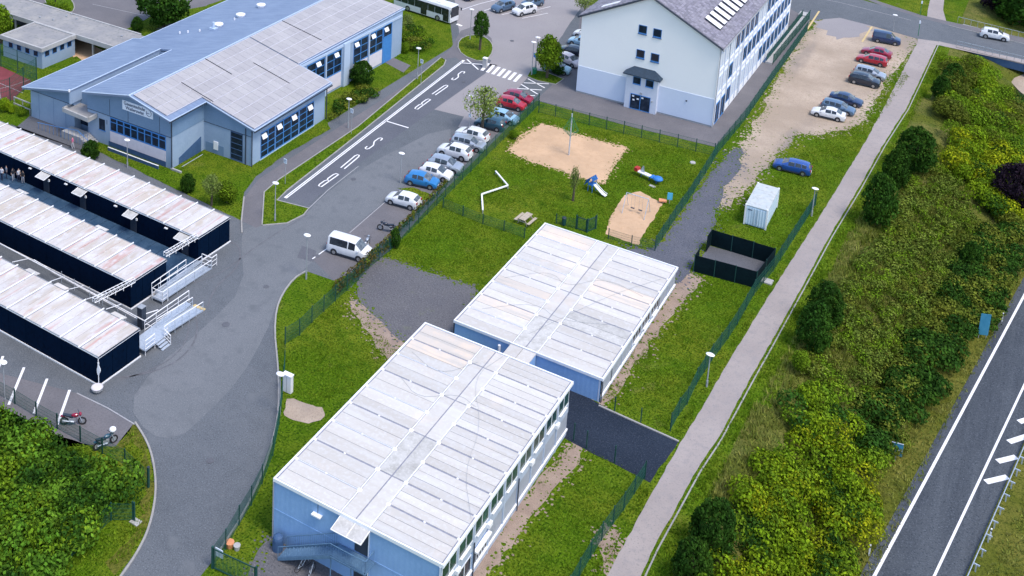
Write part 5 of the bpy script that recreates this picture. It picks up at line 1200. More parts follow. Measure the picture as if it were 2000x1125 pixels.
def signpost(u, v, vt, lab, w=.5, hh=.6, mat='sign', dot=True):
    x, y = at(u, v); h = z_at(x, y, vt); t = thing('sign_post', lab, 'sign', (x, y, 0), R(-8)); MB().tube((0,0,0),(0,0,h),.035).build('pole', B_['grey'], t)
    s = MB().box(-w/2,w/2,-.06,-.03,h-hh,h).build('sign_plate', B_[mat], t)
    if dot:
        mb = MB(); q = [(-.12,-.17),(-.12,.17),(.12,.17),(.12,-.17)]; mb.path([(a, -.065, h-hh/2+b) for a, b in q], .03, 4); mb.build('symbol', B_['ink'], s)
    return t
signpost(557,360,310,'white bus stop sign on the pavement above the bus lane'); signpost(686,262,212,'white bus stop sign beside the lamp at the school wing'); signpost(822,165,116,'white bus stop sign near the far end of the grass strip')
signpost(1044,142,104,'blue disabled parking sign by the tree at the white house', .7, .7, 'blueframe', True); signpost(916,262,222,'small white plate on a post beside the pale tree', .4, .5)
t = thing('cabinet', 'tall pale electrical cabinet behind the driveway fence', 'cabinet', (*at(562,765), 0)); MB().box(-.45,.45,-.2,.2,.05,1.75).build('body', B_['white_metal'], t); MB().box(-.5,.5,-.25,.25,1.75,1.85).build('lid', B_['roof_rim'], t); MB().box(-.01,.01,-.21,-.2,.1,1.7).build('door_gap', B_['dark'], t)
t = thing('green_bin', 'small green bin at the foot of the disabled parking sign', 'bin', (*at(1043,144), 0)); MB().tube((0,0,0),(0,0,.8),.35,10,.4).build('body', B_['green'], t); MB().tube((0,0,.8),(0,0,.88),.42,10).build('lid', B_['green'], t)
t = thing('information_pillar', 'pale grey pillar at the left end of the zebra crossing', 'pillar', (*at(947,132), 0)); MB().box(-.3,.3,-.25,.25,0,1.5).build('body', B_['conc'], t); MB().box(-.35,.35,-.3,.3,1.5,1.6).build('cap', B_['white_metal'], t)
for u, v, lab in ((1793,70,'thin green post beside the top road at the path crossing'),(1797,30,'tall pale pole in the grass beyond the top road')):
    x, y = at(u, v); t = thing('pole', lab, 'pole', (x, y, 0)); MB().tube((0,0,0),(0,0,2.6),.05).build('shaft', B_['green'], t); MB().box(-.12,.12,-.05,.05,2.2,2.7).build('plate', B_['sign'], t)
for k, (u, v) in enumerate(((172,200),(190,205))): pass

# ------------------------------------------------------------------ playground
def playground():
    x, y = at(1111,303); h = z_at(x, y, 222); t = thing('climbing_pole', 'tall pale green climbing pole with a star of ropes in the large sandpit', 'climbing pole', (x, y, 0))
    MB().tube((0,0,0),(0,0,h),.09,8).build('pole', B_['steel'], t); mb = MB()
    for k in range(8):
        a = k*math.pi/4; mb.tube((0,0,h*.95),(1.0*math.cos(a),1.0*math.sin(a),h*.62),.02,4); mb.tube((0,0,h*.45),(1.0*math.cos(a),1.0*math.sin(a),h*.62),.02,4); b = a+math.pi/4
        for r_, z_ in ((1.0,.62),(.55,.76),(.5,.54)): mb.tube((r_*math.cos(a),r_*math.sin(a),h*z_),(r_*math.cos(b),r_*math.sin(b),h*z_),.018,4)
    mb.build('rope_net', B_['green'], t)
    t = thing('balance_beam', 'white zigzag balance beam on the playground lawn', 'balance beam', (*at(945,400), 0), 0, local=False)
    P = [at(968,334,.45), at(992,362,.45), at(941,379,.45), at(943,410,.45)]
    for a, b in zip(P[:-1], P[1:]):
        L = math.hypot(b[0]-a[0], b[1]-a[1]); MB().wall(a, b, 0, L, .38, .5, -.09, .09).build('beam', B_['white_metal'], t)
    for p in P: MB().tube((*p, 0), (*p, .4), .06).build('post', B_['grey'], t)
    x, y = at(1026,434); t = thing('picnic_table', 'weathered wooden picnic table with benches behind the far modular building', 'picnic table', (x, y, 0), R(-5))
    for k in range(3): MB().box(-.38+k*.27,-.13+k*.27,-.95,.95,.72,.78).build('table_plank', B_['wood'], t)
    for s in (-1, 1): MB().box(s*.85-.16,s*.85+.16,-.95,.95,.42,.48).build('bench', B_['wood'], t)
    for yy in (-.7,.7):
        MB().box(-.95,.95,yy-.04,yy+.04,.34,.42).build('cross_beam', B_['wood'], t)
        for s in (-1, 1): MB().tube((s*.3,yy,.72),(s*.6,yy,0),.05).build('leg', B_['wood'], t)
    x, y = at(1163,376); t = thing('slide', 'small blue playhouse slide with white chute on the lawn', 'slide', (x, y, 0), R(-12))
    MB().box(-.9,-.2,-.45,.45,.9,1.0).build('platform', B_['blue'], t)
    MB().add([(-1.05,-.6,1.5),(-.5,-.6,2.0),(-.5,.6,2.0),(-1.05,.6,1.5),(-1.35,-.6,.7),(-1.35,.6,.7),(-.1,-.5,1.6),(-.1,.5,1.6)], [(0,1,2,3),(4,0,3,5),(1,6,7,2),(3,2,1,0),(5,3,0,4),(2,7,6,1)]).build('hood', B_['blue'], t)
    for p in ((-.85,-.4),(-.85,.4),(-.25,-.4),(-.25,.4)): MB().tube((*p,0),(*p,1.6),.04).build('post', B_['blue'], t)
    c = MB().add([(-.2,-.25,1.0),(-.2,.25,1.0),(1.0,.25,.3),(1.0,-.25,.3),(1.5,.25,.2),(1.5,-.25,.2),(-.2,-.25,.95),(-.2,.25,.95),(1.0,.25,.25),(1.0,-.25,.25),(1.5,.25,.15),(1.5,-.25,.15)], [(0,3,2,1),(3,5,4,2),(7,8,9,6),(8,10,11,9),(0,6,9,3),(3,9,11,5),(1,2,8,7),(2,4,10,8)]).build('chute', B_['white_metal'], t)
    mb = MB()
    for s in (-.27,.27): mb.path([(-.2,s,1.15),(1.0,s,.45),(1.5,s,.35)], .04)
    mb.build('chute_edge', B_['white_metal'], c)
    x, y = at(1268,352); t = thing('play_aeroplane', 'low play structure of a white plank with blue shell, grey fin and red seat', 'play structure', (x, y, 0), R(-14))
    MB().box(-1.6,1.4,-.3,.3,.55,.68).build('plank', B_['white_metal'], t); MB().ell((1.2,0,.7),.65,.6,.3,12,6).build('shell', B_['blue'], t); MB().box(.2,1.1,-.42,.42,.62,.72).build('blue_plate', B_['blue'], t)
    MB().box(-2.1,-1.6,-.35,.35,.6,1.05).build('seat', B_['red'], t); MB().add([(-1.4,0,.7),(-.8,0,.7),(-.9,.0,1.6),(-1.1,.05,1.5),(-1.4,.06,.7),(-.8,.06,.7)], [(0,1,2,3),(3,2,5,4),(4,5,1,0)]).build('fin', B_['steel'], t)
    for p in ((-1.2,0),(0,0),(1,0)): MB().tube((*p,0),(*p,.6),.08).build('post', B_['bluebase'], t)
    MB().box(.7,1.5,-1.2,-.8,0,.05).build('step_stone', B_['conc'], t)
    x, y = at(1303,397); t = thing('play_board', 'upright light blue play panel with an orange seat at its foot', 'play panel', (x, y, 0), R(20))
    MB().box(-.05,.55,.0,.06,.5,1.4).build('panel', B_['cyan'], t); MB().tube((.25,.03,0),(.25,.03,.6),.05).build('post', B_['grey'], t); MB().box(-1.0,-.1,-.35,.25,.25,.4).build('seat', B_['orange'], t); MB().tube((-.5,0,0),(-.5,0,.25),.1).build('spring', B_['grey'], t)
    A = at(1224,376,2.2); Bq = at(1267,389,2.2); t = thing('swing', 'steel two-seat swing frame over the small sandpit', 'swing', (*A, 0), 0, local=False)
    L = Vector((Bq[0]-A[0], Bq[1]-A[1], 0)); MB().tube((*A,2.2),(*Bq,2.2),.05).build('top_bar', B_['steel'], t); d = L.normalized(); n = Vector((-d.y, d.x, 0))
    for p in (A, Bq):
        for s in (-1, 1): MB().tube((*p,2.2), tuple(Vector((*p,0))+n*s*1.1), .04).build('leg', B_['steel'], t)
    for f in (.33,.68):
        c = Vector((*A,0))+L*f; s = MB().box(c.x-.22,c.x+.22,c.y-.1,c.y+.1,.45,.5).build('swing_seat', B_['dark'], t)
        mb = MB(); mb.tube((c.x-.2,c.y,.5),(c.x-.2,c.y,2.2),.012,4); mb.tube((c.x+.2,c.y,.5),(c.x+.2,c.y,2.2),.012,4); mb.build('chain', B_['grey'], s)
    x, y = at(1100,455); t = thing('litter_bin', 'dark litter bin in front of the playground fence', 'bin', (*at(1101,440), 0)); MB().tube((0,0,.1),(0,0,.95),.25,10).build('body', B_['fpost'], t); MB().ell((0,0,.95),.27,.27,.15,10,4).build('lid', B_['dark'], t)
    x, y = at(1353,318); t = thing('stone_slab', 'pale flat stone in the grass near the track fence', 'stone', (x, y, 0)); MB().tube((0,0,0),(0,0,.12),.4,7,.35).build('stone', B_['conc'], t)
playground()

# ------------------------------------------------------------------ vehicles
PAINT = M('car_paint', (.6,.6,.62), [(2,(.57,.57,.6),.45,.7)], .25, None, .1, 0, 0, .5, .8)
def paint(n, c, metal=.1): return M(n, c, [(1.5,tuple(k*.9 for k in c),.45,.7)], .28, None, metal, 0, 0, .5, .8)
PA = dict(white=paint('white_paint',(.70,.71,.74),0), silver=paint('silver_paint',(.42,.46,.52),.5), blue=paint('blue_paint',(.02,.19,.48)), navy=paint('navy_paint',(.012,.035,.11)), black=paint('black_paint',(.012,.02,.04)), teal=paint('dark_teal_paint',(.02,.075,.12)),
          red=paint('red_paint',(.42,.012,.03)), dred=paint('dark_red_paint',(.28,.008,.04)), pink=paint('warm_white_paint',(.62,.54,.55),0), ltblue=paint('light_blue_paint',(.30,.50,.68),.2), steelb=paint('steel_blue_paint',(.10,.17,.27),.3), royal=paint('royal_blue_paint',(.015,.075,.33),.2), aqua=paint('pale_teal_paint',(.28,.45,.52),.2))
KIND = {  # (x, belt, roof or None, segment flag to the next station): w windscreen, g side glass, p pillar, b body
 'hatch': (4.15, .89, [(2.07,.5,None,'b'),(2.03,.66,None,'b'),(1.9,.78,None,'b'),(1.5,.89,None,'b'),(1.15,.95,None,'w'),(.38,1.0,1.42,'g'),(-.35,1.03,1.5,'p'),(-.45,1.03,1.5,'g'),(-1.05,1.08,1.46,'p'),(-1.55,1.12,1.38,'w'),(-1.92,1.08,None,'b'),(-2.03,.85,None,'b'),(-2.07,.5,None,'b')], .32),
 'suv': (4.5, .93, [(2.25,.55,None,'b'),(2.2,.78,None,'b'),(2.05,.92,None,'b'),(1.5,1.04,None,'b'),(1.2,1.08,None,'w'),(.45,1.13,1.58,'g'),(-.35,1.16,1.66,'p'),(-.45,1.16,1.66,'g'),(-1.15,1.19,1.63,'p'),(-1.7,1.22,1.54,'w'),(-2.1,1.16,None,'b'),(-2.22,.9,None,'b'),(-2.25,.55,None,'b')], .36),
 'sedan': (4.6, .9, [(2.3,.5,None,'b'),(2.25,.64,None,'b'),(2.1,.74,None,'b'),(1.5,.86,None,'b'),(1.15,.91,None,'w'),(.35,.96,1.37,'g'),(-.4,.99,1.43,'p'),(-.5,.99,1.43,'g'),(-1.1,1.01,1.35,'w'),(-1.75,1.02,None,'b'),(-2.22,.95,None,'b'),(-2.3,.6,None,'b')], .32),
 'wagon': (4.65, .9, [(2.32,.5,None,'b'),(2.27,.66,None,'b'),(2.1,.78,None,'b'),(1.6,.88,None,'b'),(1.25,.93,None,'w'),(.45,.98,1.40,'g'),(-.3,1.01,1.47,'p'),(-.4,1.01,1.47,'g'),(-1.1,1.04,1.46,'p'),(-1.2,1.04,1.46,'g'),(-1.75,1.07,1.40,'p'),(-2.0,1.08,1.34,'w'),(-2.22,.98,None,'b'),(-2.3,.8,None,'b'),(-2.32,.5,None,'b')], .32),
 'minibus': (4.9, .95, [(2.45,.6,None,'b'),(2.38,.95,None,'b'),(1.85,1.12,None,'b'),(1.7,1.16,None,'w'),(1.0,1.16,1.86,'g'),(.2,1.16,1.92,'p'),(.08,1.16,1.92,'g'),(-2.05,1.17,1.92,'p'),(-2.3,1.17,1.88,'w'),(-2.42,1.15,None,'b'),(-2.45,.5,None,'b')], .34),
 'van': (4.4, .92, [(2.2,.6,None,'b'),(2.12,.85,None,'b'),(1.5,1.04,None,'b'),(1.3,1.08,None,'w'),(.65,1.08,1.75,'g'),(-.1,1.08,1.82,'b'),(-.2,1.08,1.82,'b'),(-1.9,1.1,1.82,'p'),(-2.1,1.1,1.78,'w'),(-2.17,1.05,None,'b'),(-2.2,.5,None,'b')], .33)}
PROTO = {}
def car_proto(kind):
    Lc, w, st, wr = KIND[kind]
    t = thing('parked_car', '', 'car')
    rings = []
    for i, (x, zb, zr, fl) in enumerate(st):
        e = min(1, max(0, (Lc/2-abs(x))/.35)); ww = w*(.84+.16*math.sin(e*math.pi/2)); lo = .24 if e > .2 else .3
        top = (ww*.74, zr, zr+.05) if zr else (ww*.72, zb+.035, zb+.055)
        half = [(ww*.92, lo), (ww, min(.5, zb-.05)), (ww*.995, max(min(.5, zb-.05)+.01, zb*.8)), (ww*.95, zb), (top[0], top[1]), (top[0]*.5, (top[1]+top[2])/2+.008)]
        r = [(x, y, z) for y, z in half]+[(x, 0, top[2])]+[(x, -y, z) for y, z in half[::-1]]; rings.append(r)
    n = 13; P = {'b': MB(), 'glass': MB(), 'wind': MB()}
    V = [p for r in rings for p in r]
    fb, fg, fwd = [], [], []
    for i in range(len(st)-1):
        fl = st[i][3]; cab = st[i][2] is not None and st[i+1][2] is not None
        for j in range(n-1):
            f = (i*n+j, i*n+j+1, (i+1)*n+j+1, (i+1)*n+j)
            side = j in (3, 8); topf = j in (4, 5, 6, 7)
            if fl == 'g' and side and (cab or st[i+1][2] is not None): fg.append(f)
            elif fl == 'w' and topf: fwd.append(f)
            else: fb.append(f)
    fb.append(tuple(range(n))); fb.append(tuple(range((len(st)-1)*n, len(st)*n))[::-1]); 
    fb += [(i*n, (i+1)*n, (i+1)*n+n-1, i*n+n-1) for i in range(len(st)-1)]
    def mk(nm, F, mat, sm=True):
        idx = sorted({k for f in F for k in f}); mp = {k: q for q, k in enumerate(idx)}
        mb = MB(); mb.add([V[k] for k in idx], [tuple(mp[k] for k in f)[::-1] for f in F]); o = mb.build(nm, mat, t, True); o.data.set_sharp_from_angle(angle=R(38)); return o
    body = mk('body', fb, PAINT); mk('side_window', [f for f in fg if f[0]%n < 6], B_['carglass']); mk('side_window', [f for f in fg if f[0]%n > 6], B_['carglass']); mk('windscreen', [f for f in fwd if V[f[0]][0] > 0], B_['windscreen']); mk('rear_window', [f for f in fwd if V[f[0]][0] < 0], B_['windscreen'])
    x1 = Lc*.31; x2 = -Lc*.30
    for x in (x1, x2):
        for s in (-1, 1):
            wl = MB().tube((x,s*(w-.2),wr),(x,s*(w+.012),wr),wr,14).build('wheel', B_['rubber'], t); MB().tube((x,s*(w+.0),wr),(x,s*(w+.022),wr),wr*.6,10).build('rim', B_['rim'], wl)
            mb = MB(); mb.tube((x,s*(w-.1),wr+.03),(x,s*(w+.006),wr+.03),wr+.07,14); mb.build('wheel_arch', B_['dark'], t)
    fx, fz = st[1][0], st[1][1]
    for s in (-1, 1):
        MB().box(fx-.28,fx-.0,s*w*.62-.17,s*w*.62+.17,fz-.12,fz+.01).build('headlight', B_['lamp'], t)
        rx, rz = st[-3][0], st[-3][1]; MB().box(rx-.12,rx+.05,s*w*.72-.14,s*w*.72+.14,rz-.28,rz-.02).build('tail_light', B_['tail'], t)
        mx = [q[0] for q in st if q[3] == 'w'][0]-.25; MB().box(mx-.12,mx+.06,s*(w+.03)-.08,s*(w+.03)+.08,st[3][1]+.02,st[3][1]+.17).build('mirror', PAINT, t)
        MB().box(x2+wr+.1,x1-wr-.1,s*(w-.03)-.03,s*(w-.03)+.035,.2,.36).build('sill', B_['dark'], t)
        if kind in ('hatch','sedan','suv','wagon'):
            for hx in (.05, -.8): MB().box(hx-.09,hx+.09,s*(w+.0)-.02,s*(w+.0)+.015,st[4][1]-.18,st[4][1]-.14).build('door_handle', PAINT, t)
    MB().box(Lc/2-.06,Lc/2+.012,-w*.55,w*.55,.32,.5).build('grille', B_['dark'], t); MB().box(Lc/2,Lc/2+.02,-.26,.26,.36,.47).build('number_plate', B_['white_metal'], t)
    MB().box(-Lc/2-.02,-Lc/2+.05,-w*.7,w*.7,.28,.42).build('rear_bumper', B_['dark'], t); MB().box(-Lc/2-.03,-Lc/2+.0,-.26,.26,.42,.53).build('number_plate', B_['white_metal'], t)
    if kind in ('suv', 'wagon'):
        for s in (-1, 1): MB().tube((.2,s*w*.72,st[5][2]+.06),(-1.6,s*w*.72,st[5][2]+.04),.02,5).build('roof_rail', B_['grey'], t)
    return t
CARS = [
 ('hatch','white',(762,401),(801,412),'white hatchback with dark rear window parked alone above the motorcycles'),
 ('hatch','blue',(840,372),(799,363),'bright blue hatchback at the near end of the long parking row'),
 ('hatch','white',(866,357),(826,347),'white hatchback squeezed between the bright blue car and the next white one'),
 ('suv','silver',(884,343),(845,333),'whitish grey crossover with dark roof inlay, third in the long row'),
 ('suv','white',(861,305),(903,317),'white estate-like off-roader with black sill just behind the crossover'),
 ('wagon','silver',(931,299),(889,289),'silver estate car hidden between two large white cars'),
 ('suv','white',(896,272),(936,284),'white van-like car with glossy roof below the pale tree'),
 ('hatch','teal',(933,250),(972,259),'dark teal hatchback under the pale tree'),
 ('hatch','ltblue',(996,246),(962,237),'light blue hatchback beside the dark teal one'),
 ('hatch','red',(1012,219),(977,211),'bright red hatchback with pale bonnet near the far end of the row'),
 ('hatch','dred',(1025,207),(990,198),'dark red car with white roof reflections, last in the long row'),
 ('van','navy',(1752,91),(1708,83),'dark blue small van nearest the top road on the dirt car park'),
 ('sedan','dred',(1690,108),(1729,117),'dark red car behind the bright red one on the dirt car park'),
 ('wagon','red',(1681,123),(1719,132),'bright red car with light roof on the dirt car park'),
 ('wagon','silver',(1716,159),(1676,149),'silver estate car behind the black hatchback'),
 ('suv','black',(1707,174),(1664,164),'black hatchback with light bonnet on the dirt car park'),
 ('sedan','navy',(1670,211),(1628,200),'dark saloon with pale bonnet, farthest of the front three on the dirt'),
 ('wagon','steelb',(1656,228),(1611,216),'grey-blue estate car in the middle of the front three on the dirt'),
 ('sedan','white',(1594,229),(1636,239),'white saloon at the near end of the dirt car park row'),
 ('wagon','royal',(1522,334),(1567,345),'royal blue estate car parked alone on the grass'),
 ('suv','white',(1963,83),(1920,75),'white hatchback driving on the top road over the bridge'),
 ('minibus','white',(700,513),(650,498),'white minibus with dark side windows parked at the hedge'),
 ('hatch','aqua',(1101,148),(1068,141),'small pale teal car with white bonnet beside the white house corner'),
 ('hatch','pink',(1119,134),(1090,121),'warm white car behind the small pale teal one'),
 ('suv','black',(1093,107),(1130,117),'black car with bright roof at the white house wall'),
 ('hatch','ltblue',(1113,88),(1150,96),'pale blue car half hidden by the white house'),
 ('hatch','white',(1122,73),(1160,82),'white car mostly hidden behind the white house corner'),
 ('suv','steelb',(976,27),(1004,19),'grey-blue car in the far marked parking bay'),
 ('suv','white',(1018,33),(1044,27),'white car with dark windows in the nearer marked parking bay'),
 ('hatch','steelb',(1033,18),(1060,12),'blue-grey car behind the white one at the top edge'),
 ('sedan','navy',(912,5),(950,-5),'dark car cut off by the top edge beside the bus'),
]
for kind, col, f, r, lab in CARS:
    A = Vector(at(*f)); Bq = Vector(at(*r)); d = (A-Bq).normalized(); n = Vector((-d.y, d.x))
    if n.y < 0: n = -n
    c = (A+Bq)/2+n*KIND[kind][1]; rz = math.atan2(d.y, d.x)
    if kind not in PROTO: o = car_proto(kind); PROTO[kind] = o; o.location = (c.x, c.y, .034); o.rotation_euler = (0,0,rz)
    else: o = inst(PROTO[kind], (c.x, c.y, .034), rz)
    fresh(o, {'car_paint': PA[col]}); o['label'] = lab; o['group'] = 'cars'
    if kind in ('minibus', 'van'): o['category'] = 'van'; o.name = 'parked_van'
    if 'driving' in lab: o.name = 'driving_car'
def bus():
    f = Vector(at(854,41)); r = Vector(at(789,20)); d = (f-r).normalized(); n = Vector((-d.y, d.x)); c = f+n*1.25-d*3.4; rz = math.atan2(d.y, d.x)
    t = thing('bus', 'white city bus with dark window band at the top of the parking area', 'bus', (c.x, c.y, .03), rz)
    L = 6.0; mb = MB(); 
    prof = [(-1.25,.3),(-1.27,.9),(-1.25,2.5),(-1.12,2.95),(1.12,2.95),(1.25,2.5),(1.27,.9),(1.25,.3)]
    k = len(prof); xs = [(-L,.94),(-L+.15,1),(L-.5,1),(L-.05,.97),(L,.9)]
    vs = [(x, y*s, z if z < 2.9 else z*(.985 if s < 1 else 1)) for x, s in xs for y, z in prof]
    fs = [(i*k+j, (i+1)*k+j, (i+1)*k+(j+1)%k, i*k+(j+1)%k) for i in range(len(xs)-1) for j in range(k)]+[tuple(range(k)), tuple(range((len(xs)-1)*k, len(xs)*k))[::-1]]
    MB().add(vs, [f_[::-1] for f_ in fs]).build('body', PA['white'], t)
    for s in (-1, 1):
        for i in range(8):
            x = -L+.3+i*1.42; MB().box(x,x+1.34,s*1.265-.02,s*1.265+.02,1.35,2.55).build('side_window', B_['carglass'], t)
    MB().box(-L+.25,L-.5,-1.27,-1.255,2.35,2.62).build('window_band', B_['dark'], t)
    for x in (1.0, L-1.45): MB().box(x-1.1 if x < 2 else x,x+.1 if x < 2 else x+1.1,-1.30,-1.26,.4,2.5).build('door', B_['carglass'], t)
    MB().box(L-.02,L+.03,-1.08,1.08,1.15,2.65).build('windscreen', B_['carglass'], t); MB().box(L+.0,L+.03,-.9,.9,2.68,2.88).build('destination_display', B_['dark'], t)
    for s in (-1, 1): MB().box(L-.02,L+.04,s*.9-.18,s*.9+.18,.6,.8).build('headlight', B_['lamp'], t); MB().tube((L-.1,s*1.2,2.5),(L+.3,s*1.45,2.3),.03).build('mirror_arm', B_['dark'], t); MB().box(L+.2,L+.35,s*1.45-.1,s*1.45+.1,1.9,2.35).build('mirror', B_['dark'], t)
    for x in (3.4, -2.9):
        for s in (-1, 1):
            w = MB().tube((x,s*1.0,.5),(x,s*1.29,.5),.5,16).build('wheel', B_['rubber'], t); MB().tube((x,s*1.25,.5),(x,s*1.31,.5),.3,12).build('rim', B_['rim'], w)
    for x in (-3.5, 0, 3): MB().box(x-.5,x+.5,-.5,.5,2.95,3.1).build('roof_hatch', B_['white_metal'], t)
bus()
def moto_proto(name='motorcycle'):
    t = thing(name, '', 'motorcycle')
    for x in (.7, -.68):
        mb = MB()
        for k in range(14):
            a = 2*math.pi*k/14; b = 2*math.pi*(k+1)/14; mb.tube((x+.29*math.cos(a),0,.31+.29*math.sin(a)),(x+.29*math.cos(b),0,.31+.29*math.sin(b)),.06,5)
        w = mb.build('wheel', B_['rubber'], t); MB().tube((x,-.03,.31),(x,.03,.31),.2,10).build('rim', B_['grey'], w)
    mb = MB(); mb.box(-.3,.25,-.14,.14,.3,.62); mb.tube((-.68,.12,.31),(-.1,.12,.45),.04); mb.build('engine', B_['grey'], t)
    MB().ell((.18,0,.82),.32,.17,.16,10,6).build('tank', PAINT, t); MB().add([(-.75,-.12,.95),(-.75,.12,.95),(0,.14,.78),(0,-.14,.78),(-.75,-.1,.82),(-.75,.1,.82),(0,.13,.66),(0,-.13,.66)], [(0,3,2,1),(4,5,6,7),(0,1,5,4),(1,2,6,5),(2,3,7,6),(3,0,4,7)]).build('seat', B_['dark'], t)
    mb = MB(); mb.tube((.7,.08,.31),(.45,.08,.95),.03); mb.tube((.7,-.08,.31),(.45,-.08,.95),.03); mb.build('fork', B_['steel'], t)
    MB().path([(.3,.38,1.05),(.45,.12,1.0),(.45,-.12,1.0),(.3,-.38,1.05)], .022).build('handlebar', B_['dark'], t); MB().ell((.56,0,.92),.13,.15,.16,8,5).build('fairing', PAINT, t)
    MB().tube((.1,-.18,.35),(-.75,-.2,.48),.06).build('exhaust', B_['steel'], t); MB().box(-.95,-.6,-.08,.08,.72,.8).build('mudguard', PAINT, t)
    return t
mp = moto_proto(); firstm = True
for (u, v, a, col, lab) in ((755,452,195,'black','black motorcycle parked alone beside the hedge'),(716,484,105,'silver','white and black motorcycle right behind the white minibus'),(143,829,35,'dred','dark red motorcycle in the last marked bay'),(206,872,70,'teal','dark scooter with a white round helmet box near the grass corner')):
    x, y = at(u, v); c = mp if firstm else inst(mp, (0,0,0)); firstm = False; c.location = (x, y, .03); c.rotation_euler = (0,R(0),R(a)); c.scale = (1.1,)*3; fresh(c, {'car_paint': PA[col]}); tag(c, lab, 'motorcycle', 'motorcycles')
    if 'scooter' in lab: c.name = 'scooter'; hb = MB().ell((.62,0,1.2),.27,.27,.2,12,6).build('helmet_box', B_['white_metal'], c)

for k, (u, v, r) in enumerate(((441,634,.4),(520,560,.3),(690,350,.33),(620,500,.3),(410,900,.33),(1000,80,.33),(905,160,.3))):
    x, y = at(u, v); o = MB().tube((x,y,.02),(x,y,.036),r,16).build('manhole_cover', B_['asphalt_dk']); tag(o, None, None, None, 'structure')
# bicycles and small things by the stair of the foreground building
def bicycle(x, y, rz, lab):
    t = thing('bicycle', lab, 'bicycle', (x, y, .02), rz, 'bicycles')
    for wx in (-.52, .52):
        mb = MB(); mb.path([(wx+.33*math.cos(2*math.pi*k/14), 0, .34+.33*math.sin(2*math.pi*k/14)) for k in range(15)], .022, 4); mb.build('wheel', B_['rubber'], t)
    MB().path([(-.52,0,.34),(-.12,0,.32),(.35,0,.82),(-.2,0,.8),(-.12,0,.32)], .02).path([(-.52,0,.34),(-.2,0,.8),(-.22,0,.95)], .016).path([(.52,0,.34),(.36,0,.85),(.34,0,1.0)], .018).build('frame', B_['steel'], t)
    MB().box(-.33,-.1,-.07,.07,.95,1.0).build('saddle', B_['dark'], t); MB().path([(.25,-.28,1.02),(.36,0,1.0),(.25,.28,1.02)], .015).build('handlebar', B_['dark'], t)
bicycle(-41.0, 60.2, R(75), 'bicycle leaning under the outside staircase'); bicycle(-40.1, 59.9, R(100), 'second bicycle under the outside staircase, nearer the door')
t = thing('garden_pot', 'small brown pot group by the driveway gate', 'pot', (*at(449,1068), 0)); MB().tube((0,0,0),(0,0,.45),.25,9,.35).build('pot', B_['orange'], t); MB().tube((.6,.1,0),(.6,.1,.4),.2,9,.28).build('pot', B_['conc'], t)
# ------------------------------------------------------------------ people
def person_mesh(name, pose, top, bottom):
    J = {'pelvis':(0,0,.95,.135),'spine':(0,.01,1.15,.125),'chest':(0,.01,1.36,.15),'neck':(0,0,1.50,.06),'head':(0,.01,1.62,.085),'crown':(0,0,1.72,.085),
         'shL':(.17,0,1.42,.065),'elL':(.24,.03,1.14,.042),'haL':(.22,-.08*pose,.9,.034),'shR':(-.17,0,1.42,.065),'elR':(-.23,.05,1.14,.042),'haR':(-.2,.12*pose,.92,.034),
         'hiL':(.09,0,.9,.09),'knL':(.1,-.1*pose,.5,.06),'anL':(.1,.02,.1,.042),'toL':(.11,-.14,.03,.035),'hiR':(-.09,0,.9,.09),'knR':(-.1,.08*pose,.5,.06),'anR':(-.1,.18*pose,.1,.042),'toR':(-.1,.18*pose-.16,.03,.035)}
    E = ['pelvis-spine','spine-chest','chest-neck','neck-head','head-crown','chest-shL','shL-elL','elL-haL','chest-shR','shR-elR','elR-haR','pelvis-hiL','hiL-knL','knL-anL','anL-toL','pelvis-hiR','hiR-knR','knR-anR','anR-toR']
    ks = list(J); me = bpy.data.meshes.new(name); me.from_pydata([J[k][:3] for k in ks], [tuple(ks.index(q) for q in e.split('-')) for e in E], [])
    o = bpy.data.objects.new('tmp', me); COL.objects.link(o); sk = o.modifiers.new('s', 'SKIN'); sk.use_smooth_shade = True; ss = o.modifiers.new('u', 'SUBSURF'); ss.levels = 1
    for i, k in enumerate(ks): me.skin_vertices[0].data[i].radius = (J[k][3],)*2; me.skin_vertices[0].data[i].use_root = (k == 'pelvis')
    bpy.context.view_layer.update(); m = bpy.data.meshes.new_from_object(o.evaluated_get(bpy.context.evaluated_depsgraph_get())); bpy.data.objects.remove(o)
    m.materials.clear()
    for q in (B_['skin'], top, bottom, B_['hair'], B_['dark']): m.materials.append(q)
    for p in m.polygons:
        c = p.center; p.material_index = 4 if c.z < .09 else (2 if c.z < .97 and abs(c.x) < .19 else (0 if c.z > 1.48 and not (c.z > 1.68 or c.y > .05) else (3 if c.z > 1.6 else (0 if abs(c.x) > .2 and c.z < 1.2 else 1))))
    return m
cl = dict(w=M('white_shirt',(.6,.62,.68),[(9,(.5,.52,.6),.4,.7)]), p=M('pink_jacket',(.62,.16,.30),[(9,(.55,.12,.26),.4,.7)]), b=M('navy_trousers',(.02,.03,.07),[(9,(.03,.04,.09),.4,.7)]), g=M('grey_jacket',(.16,.18,.22),[(9,(.2,.22,.26),.4,.7)]), k=M('black_jacket',(.01,.012,.02),[(9,(.02,.022,.03),.4,.7)]), l=M('light_trousers',(.4,.42,.48),[(9,(.35,.37,.43),.4,.7)]))
pm = [person_mesh('person_a', .6, cl['w'], cl['b']), person_mesh('person_b', -.5, cl['k'], cl['l']), person_mesh('person_c', 1, cl['p'], cl['w']), person_mesh('person_d', .2, cl['g'], cl['b'])]
